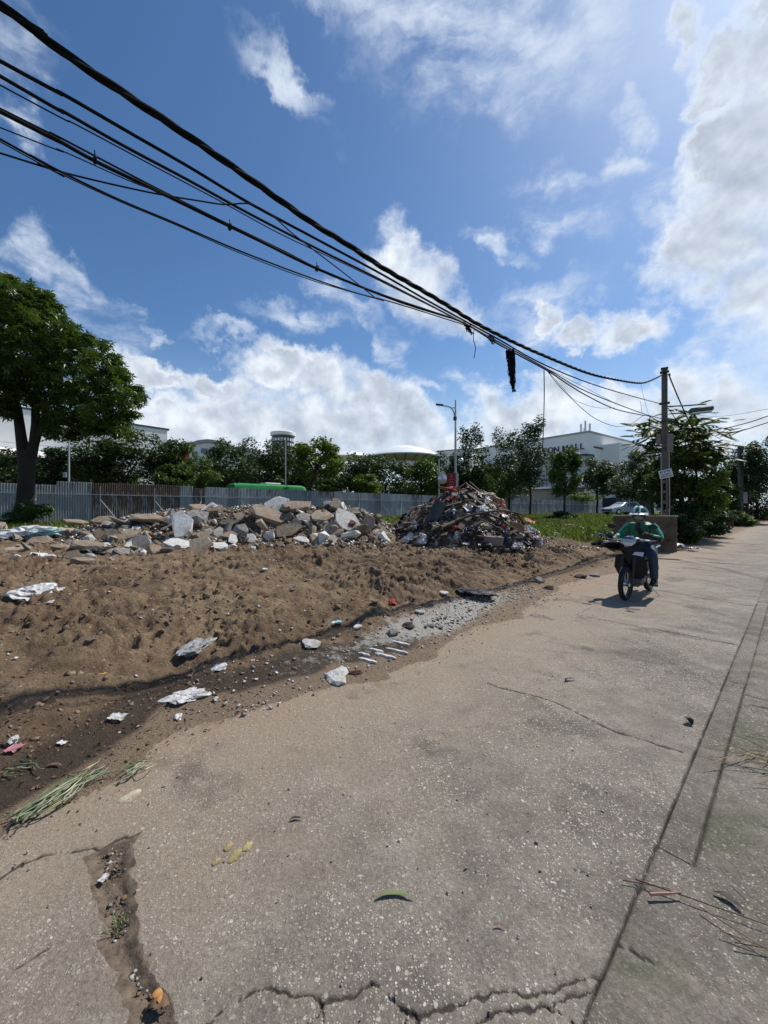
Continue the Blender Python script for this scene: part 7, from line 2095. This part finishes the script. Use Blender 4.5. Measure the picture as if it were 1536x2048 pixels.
lay(94, 1172, 18, 12, BAGS[3], P_PINK, 'pink flap of plastic beside the torn bag at left', 'plastic', 'plastic_bag', 2.2, zs=.5)
lay(108, 1208, 12, 10, BAGS[2], P_WHITE, 'small white scrap of plastic below the torn bag', 'scrap', 'plastic_bag', 1, zs=.4)
lay(60, 1066, 90, 26, BAGS[2], P_WHITE, 'big white plastic sheet heaped at the left near the tree foot', 'plastic sheet', 'plastic_bag', 1, zs=.5)
lay(105, 1068, 60, 18, BAGS[4], P_CYAN, 'pale bluish plastic sheet beside the big white one', 'plastic sheet', 'plastic_bag', 1, zs=.5)
lay(25, 1078, 40, 14, BAGS[0], P_GREY, 'grey plastic at the left edge beside the big white sheet', 'plastic sheet', 'plastic_bag', 1, zs=.3)
lay(193, 1101, 44, 24, BAGS[3], P_BLACK, 'black bag with a white corner under the large tan slab', 'bag', 'plastic_bag', 1, zs=.5)
lay(203, 1096, 30, 12, BAGS[1], P_WHITE, 'white corner of plastic on the black bag', 'plastic', 'plastic_bag', 3, zs=.4)
lay(396, 1281, 44, 30, BAGS[4], P_GREY, 'silvery grey crumpled film on the dirt slope', 'film', 'plastic_film', .2, zs=.6)
lay(374, 1386, 70, 22, BAGS[2], P_WHITE, 'long whitish crumpled film at the foot of the dirt slope', 'film', 'plastic_film', .2, zs=.34, yaw=.75)
lay(440, 1330, 26, 12, BAGS[1], P_WHITE, 'small white film above the long whitish film', 'film', 'plastic_film', 1, zs=.3)
lay(203, 1342, 17, 14, SHEETS[1], P_YELLOW, 'small yellow packet on the dirt slope', 'packet', 'packet', 2)
lay(235, 1437, 30, 13, SHEETS[2], P_WHITE, 'white scrap of paper on the dark soil near the lane', 'paper', 'paper', 2)
lay(30, 1497, 26, 16, SHEETS[3], P_PINK, 'pink wrapper at the left edge beside the lane', 'wrapper', 'wrapper', 2)
lay(124, 1490, 16, 8, SHEETS[0], P_WHITE, 'small white scrap right of the pink wrapper', 'paper', 'paper', 2)
lay(28, 1482, 14, 12, BAGS[0], P_WHITE, 'small white crumple above the pink wrapper', 'paper', 'paper', 1)
lay(357, 1434, 12, 9, BAGS[3], P_WHITE, 'small white lump near the end of the long film', 'lump', 'paper', 1)
lay(676, 1240, 18, 26, SHEETS[4], P_CYAN, 'pale bluish plastic scrap on the slope above the white block', 'plastic', 'plastic_scrap', 2)
lay(208, 1748, 14, 34, SHEETS[2], P_WHITE, 'white torn paper lying in the dirt channel', 'paper', 'paper', 1)
lay(785, 1204, 14, 12, BAGS[1], P_RED, 'small red scrap on the slope', 'scrap', 'scrap', 1)
lay(960, 1186, 66, 22, BAGS[4], P_BLACK, 'black plastic strewn at the foot of the slope', 'plastic', 'plastic_bag', 1, zs=.2)
lay(1222, 1056, 20, 14, BAGS[0], P_YELLOW, 'bright yellow bag left of the broken wall', 'bag', 'plastic_bag', 2, zs=.8)
lay(1226, 1070, 26, 12, BAGS[2], P_CYAN, 'pale cyan bag below the bright yellow bag', 'bag', 'plastic_bag', 2, zs=.6)
lay(1216, 1088, 44, 26, BAGS[3], P_BLACK, 'black rubbish bag below the pale cyan bag', 'bag', 'plastic_bag', 1, zs=.7)
lay(1198, 1074, 30, 16, BAGS[1], P_BLACK, 'black bag left of the pale cyan bag', 'bag', 'plastic_bag', 1, zs=.6)
lay(1138, 1052, 14, 10, SHEETS[1], P_WHITE, 'white board lying on the grass near the dark shrub', 'board', 'board', 4, zs=1)
lay(1110, 1072, 26, 8, BAGS[2], P_WHITE, 'white scrap at the grass edge right of the heap', 'scrap', 'scrap', 1)
lay(1350, 1098, 44, 10, SHEETS[3], P_WHITE, 'white broken frame pieces on the verge right of the rider', 'frame', 'broken_frame', 2)
lay(1388, 1100, 24, 8, SHEETS[0], P_WHITE, 'white scraps by the lane right of the rider', 'scrap', 'scrap', 2)
lay(1450, 1064, 18, 6, BAGS[1], P_WHITE, 'white scrap beside the lane under the trees', 'scrap', 'scrap', 1)
ROCK = [rock_mesh('stone', rg3, 2, .7, .25) for _ in range(5)]
for me_ in ROCK: me_.materials.append(C_WHITE)
for (px, py, w, h, k, mat, lb, zs) in (
    (622, 1281, 34, 24, 0, C_WHITE, 'white plaster block at the edge of the dirt slope', .55), (676, 1342, 46, 48, 1, C_WHITE, 'whitish pointed concrete lump beside the lane, largest near the road', .62),
    (715, 1254, 15, 13, 2, C_WHITE, 'small white rounded stone right of the white plaster block', .8), (717, 1268, 12, 8, 3, C_GREY, 'small grey stone under the white rounded stone', .7),
    (816, 1248, 26, 18, 3, C_DARK, 'dark stone at the upper end of the lime patch', .6), (786, 1262, 26, 18, 4, C_GREY, 'grey stone in the middle of the lime patch', .6), (840, 1226, 18, 12, 0, C_WHITE, 'pale stone above the lime patch', .6),
    (862, 1250, 16, 9, 1, C_GREY, 'flat grey stone right of the dark stone', .5), (888, 1191, 17, 10, 2, C_WHITE, 'pale flat stone on the dirt slope left of the black plastic', .5), (936, 1192, 10, 18, 3, C_GREY, 'grey stone standing beside the black plastic', .9),
    (524, 1186, 30, 15, 4, C_BRICK, 'red brown half brick on the dirt slope', .5), (427, 1143, 24, 11, 0, C_DARK, 'dark flat stone on the dirt slope below the rubble heap', .4), (181, 1299, 14, 9, 2, C_GREY, 'small grey stone on the slope left of the yellow packet', .7),
    (415, 1198, 16, 6, 3, C_DARK, 'small dark stone left of the half brick', .5), (1076, 1160, 28, 14, 4, C_GREY, 'grey stone at the foot of the bank near the lane', .6), (1160, 1152, 24, 12, 1, C_DARK, 'dark stone on the lane edge left of the moped', .6), (1190, 1150, 18, 11, 2, C_GREY, 'grey stone beside the dark stone, left of the moped', .7),
    (1098, 1176, 22, 10, 3, C_DARK, 'dark stone at the lane edge below the bank', .6), (750, 1222, 16, 8, 0, C_TAN, 'tan stone on the slope above the lime patch', .6), (586, 1180, 12, 8, 1, C_TAN, 'tan pebble right of the half brick', .6),
    (530, 1143, 14, 7, 2, C_WHITE, 'white chip right of the dark flat stone', .6), (711, 1345, 28, 8, 3, C_BRICK, 'reddish flat shard right of the pointed concrete lump', .3), (460, 1090, 16, 9, 1, C_WHITE, 'white chip in front of the oval plate', .5), (811, 1501, 10, 6, 4, C_WHITE, 'single pale pebble in the middle of the lane', .6)):
    lay(px, py, w, h, ROCK[k], mat, lb, 'stone', 'stone', .9, zs=zs, group='loose stones on the slope')
# pale strips of plaster pressed in rows by a tyre
for i, (px, py, L_, lb) in enumerate(((735, 1322, 38, 'lower left'), (770, 1313, 44, 'lower middle'), (793, 1303, 46, 'upper middle'), (752, 1302, 30, 'left upper'), (800, 1287, 36, 'right upper'), (728, 1310, 24, 'leftmost'))):
    g, D = hit(px, py, 30, False); m = MB(); l = L_ / F * D * 1.15
    m.loft([[(x, -w, -.012), (x, w, -.012), (x, w * .7, h), (x, -w * .7, h)] for x, w, h in ((-l * .5, .006, 0), (-l * .36, .024, .007), (-l * .1, .019, .010), (l * .12, .027, .006), (l * .34, .018, .009), (l * .5, .007, .001))]); o = m.build('plaster_strip', C_WHITE); o.location = (g.x, g.y, float(hz(g.x, g.y)) + .010); o.rotation_euler = (0, 0, R(-32))
    tag(o, 'white plaster strip pressed into the soil beside the lane, ' + lb + ' of the row', 'strip', 'plaster strips in a row')
# green onion leaves
M_ONI = leafmat('wilted onion leaves', (0.165, 0.20, 0.105), .2, .4, .45, .4); M_ONIP = leafmat('pale onion stems', (0.36, 0.37, 0.27), .2, .3, .45, .4)
def onion_leaf(L_, rnd, bend):
    n = 8; pts = [Vector((L_ * (k / n - .5), bend * math.sin(math.pi * k / n) + .01 * math.sin(k * 1.7), .008 + .010 * math.sin(math.pi * k / n))) for k in range(n + 1)]
    m = MB(); m.tube(pts, [.004 + .0035 * math.sin(math.pi * min(1, k / n * .8 + .2)) for k in range(n + 1)], 5); return m.mesh('leaf', True)
rnd = random.Random(12)
OL = [onion_leaf(1.0, rnd, rnd.uniform(-.12, .12)) for _ in range(6)]
for (px, py, lenpx, n, spread, ang, lb) in ((104, 1606, 138, 30, .040, 36, 'large bunch of wilted green onion leaves on the lane at lower left'), (188, 1558, 80, 9, .05, 26, 'loose green onion leaves above the large bunch'), (272, 1546, 58, 9, .022, 30, 'small bunch of green onion leaves right of the others'), (45, 1545, 70, 4, .04, -12, 'few limp onion leaves at the left edge')):
    g, D = hit(px, py, 30, False)
    zz_ = max(.012, float(hz(g.x, g.y)))
    t = empty('onion_leaves', (g.x, g.y, zz_ + .004), 0, lb, 'onion leaves', 'green onion leaves on the lane')
    Lm = lenpx / F * D * 1.1
    # direction on the ground that reads as the wanted slope in the photo
    g2_, _ = hit(px + 40, py - 40 * math.tan(R(ang)), 30, False); az_ = math.atan2(g2_.y - g.y, g2_.x - g.x); Lm *= math.hypot(g2_.x - g.x, g2_.y - g.y) / (40 / F * D)
    for k in range(n):
        o = obj_of('leaf', OL[k % 6], M_ONI if k % 4 else M_ONIP, t)
        if k % 4 == 0 : o.material_slots[0].link = 'OBJECT'; o.material_slots[0].material = M_ONIP
        ls = Lm * rnd.uniform(.40, .85); o.scale = (ls, .55 + ls * .2, .55)
        o.rotation_euler = (rnd.uniform(-.3, .3), rnd.uniform(-.03, .03), az_ + rnd.gauss(0, .24))
        u_ = Vector((math.cos(az_), math.sin(az_), 0)); o.location = u_ * rnd.uniform(-.2, .2) * Lm + Vector((-u_.y, u_.x, 0)) * rnd.gauss(0, spread) + Vector((0, 0, rnd.uniform(0, .025) if n > 10 else rnd.uniform(0, .01)))
# crusts, peel, twigs on the lane
M_CRUST = concrete('pale crust', (.62, .55, .42), .7, 20.0, .4); M_YCR = concrete('yellowish crust', (.52, .42, .20), .7, 20.0, .4)
def blob(name, r, rng, th=.0025):
    n = 16; a = np.linspace(0, 2 * math.pi, n, endpoint=False); q = r * rng.uniform(.7, 1.1, n)
    V = np.concatenate([np.stack([q * np.cos(a), q * np.sin(a), np.full(n, -.004)], 1), np.stack([q * .82 * np.cos(a), q * .82 * np.sin(a), np.full(n, th) + rng.normal(0, th * .15, n)], 1), [[0, 0, th * 1.15]]])
    k = np.arange(n); k2 = (k + 1) % n
    return npmesh(name, V, [np.stack([k, k2, n + k2, n + k], 1), np.stack([n + k, n + k2, np.full(n, 2 * n)], 1)], True)
for (px, py, w, mat, lb) in ((261, 1594, 28, M_CRUST, 'oval pale crust stuck to the lane below the small onion bunch'), (470, 1713, 22, M_YCR, 'largest yellowish crust on the lane'), (496, 1693, 16, M_YCR, 'yellowish crust right of the largest one'), (456, 1696, 14, M_YCR, 'yellowish crust above the largest one'), (433, 1724, 13, M_YCR, 'small yellowish crust left of the largest one')):
    g, D = hit(px, py, 30, False); o = obj_of('crust', blob('crust', w / F * D * .55, rg3), mat); o.location = (g.x, g.y, float(hz(g.x, g.y)) + .004); o.rotation_euler = (0, 0, 1.2); o.scale = (1.5, 1, 1); tag(o, lb, 'crust')
def curl(px, py, L_, wd_, mat, lb, nm, cat, ang, up=.03):
    g, D = hit(px, py, 30, False); l = L_ / F * D; n = 12; V, Fs = [], []
    for k in range(n + 1):
        t = k / n; x = (t - .5) * l; z = .003 + up * math.sin(math.pi * t) + up * .3 * math.sin(t * 9); w = wd_ / F * D * .5 * math.sin(math.pi * min(.97, t * .9 + .08))
        y = .12 * l * math.sin(t * 3.6)
        V += [(x, y - w, z), (x, y, z + w * .35), (x, y + w, z)]
    for k in range(n): Fs += [(k * 3, k * 3 + 1, k * 3 + 4, k * 3 + 3), (k * 3 + 1, k * 3 + 2, k * 3 + 5, k * 3 + 4)]
    o = MB().add(V, Fs).build(nm, mat, None, True, False); o.location = (g.x, g.y, float(hz(g.x, g.y)) + .004); o.rotation_euler = (0, 0, R(ang)); return tag(o, lb, cat)
M_DRYL = simple('dry brown leaf', (.13, .075, .040), .7, 0, .4, 30); M_DKL = simple('blackened leaf', (.02, .016, .013), .7, 0, .3, 30); M_OPEEL = simple('orange peel', (.36, .17, .04), .6, 0, .3, 30); M_GRNL = simple('green stalk', (.14, .17, .07), .6, 0, .3, 30)
curl(313, 2008, 34, 16, M_OPEEL, 'curled orange peel at the lower end of the dirt channel', 'peel', 'peel', -30, .02)
curl(318, 2016, 40, 26, M_DRYL, 'brown dry leaf under the orange peel', 'dry_leaf', 'leaf', 10, .012)
curl(1380, 1447, 20, 16, M_DKL, 'black curled leaf on the lane near the strip', 'dry_leaf', 'leaf', 70, .035)
curl(1140, 1362, 26, 7, M_DKL, 'small black leaf in the middle of the lane', 'dry_leaf', 'leaf', 20, .015)
curl(790, 1799, 78, 11, M_GRNL, 'greenish limp stalk lying across the lane', 'stalk', 'stalk', 2, .004)
curl(1000, 1857, 28, 4, M_DRYL, 'short brown twig right of the limp stalk', 'twig', 'twig', 0, .003)
curl(108, 1536, 30, 8, M_DRYL, 'brown leaf above the onion leaves', 'dry_leaf', 'leaf', 10, .008)
curl(592, 1642, 26, 6, M_DKL, 'dark curled twig in the middle of the lane', 'twig', 'twig', 12, .008)
curl(1458, 1805, 48, 14, M_DKL, 'dark slanting splinter on the right shoulder', 'splinter', 'splinter', -52, .006)
def twig(px0, py0, px1, py1, r, mat, lb, wob=.02, nm='twig', z=.012):
    a, _ = hit(px0, py0, 30, False); b, _ = hit(px1, py1, 30, False); n = 7; pts = []
    for k in range(n + 1):
        t = k / n; p = a.lerp(b, t); pts.append(p + Vector((rr.uniform(-wob, wob) * (b - a).length * .5, rr.uniform(-wob, wob) * (b - a).length * .5, z + r)))
    c = pts[0].copy(); m = MB(); m.tube([p - c for p in pts], [r * (1 - .5 * k / n) for k in range(n + 1)], 6)
    o = m.build(nm, mat, None, True); o.location = c; return tag(o, lb, 'twig')
M_STK = simple('pinkish bare stick', (.30, .16, .125), .7, 0, .3, 20)
twig(1300, 1798, 1362, 1795, .0065, M_STK, 'pinkish bare stick lying across the strip at right', .01)
twig(1270, 1766, 1545, 1862, .0028, M_WOODD, 'long dark dry stem on the right shoulder', .006)
twig(1245, 1768, 1340, 1785, .0022, M_WOODD, 'thin dark stem left of the pinkish stick', .01)
twig(1400, 1822, 1560, 1925, .0024, M_WOOD, 'pale dry stem below the long dark stem', .01)
twig(1440, 1870, 1560, 1915, .002, M_WOOD, 'short pale stem at the right edge', .01)
twig(1470, 1894, 1550, 1908, .0022, M_WOODD, 'dark short stem at the lower right edge', .01)
twig(1462, 1766, 1500, 1800, .0018, M_WOOD, 'pale straw on the right shoulder', .006)
twig(305, 1440, 330, 1418, .003, M_WOOD, 'pale straw beside the long whitish film', .004)
twig(280, 1468, 300, 1456, .003, M_WOOD, 'short straw on the dark soil', .004)
twig(12, 1490, 34, 1472, .004, M_WOOD, 'straw at the left edge above the pink wrapper', .004)
twig(770, 1085, 850, 1108, .012, M_WOOD, 'broken branch lying left of the rubbish heap', .02)
twig(745, 1070, 800, 1078, .012, M_WOOD, 'stick on the soil between the two heaps', .02)
# dry fronds at the right edge
M_STRAW = simple('dry straw', (.34, .25, .12), .8, 0, .4, 9)
pf, _ = hit(1530, 1540, 30, False)
fr_ = empty('dry_frond', (pf.x + .05, pf.y, .012), 0, 'dry straw coloured palm frond at the right edge of the shoulder', 'palm frond')
for k in range(26):
    a = math.pi + rnd.gauss(0, .55); L_ = rnd.uniform(.12, .42); m = MB()
    o_ = Vector((rnd.uniform(-.05, .5), rnd.uniform(-.18, .18), rnd.uniform(0, .03)))
    m.tube([o_, o_ + Vector((math.cos(a) * L_ * .5, math.sin(a) * L_ * .5, .02)), o_ + Vector((math.cos(a) * L_, math.sin(a) * L_ + rnd.uniform(-.05, .05), .0))], [.004, .003, .0015], 4)
    m.build('leaflet', M_STRAW, fr_, True)
# scattered dry leaf bits and grass tufts in the channel
s, v = rng.uniform(-.4, 1.4, 420), rng.uniform(2.75, 3.7, 420)
pts = np.stack([U.x * s + N_.x * v, U.y * s + N_.y * v, height(s, v) + .008], 1)
tag(obj_of('leaf_litter', leaves_mesh('leaf_litter', pts, .035, rng, 0, .4), M_DRYL), kind='stuff')
for (px, py, lb) in ((240, 1850, 'small grass tuft growing in the dirt channel'),):
    g, D = hit(px, py, 20, False); pts = np.array([[g.x, g.y, -.012]]) + rng.normal(0, .012, (26, 3)) * np.array([1, 1, 0]); o = blades('grass_tuft', pts - np.array([g.x, g.y, 0]), .05, rng, .0022, M_GRNL, 1.2); o.location = (g.x, g.y, 0); tag(o, lb, 'grass tuft')
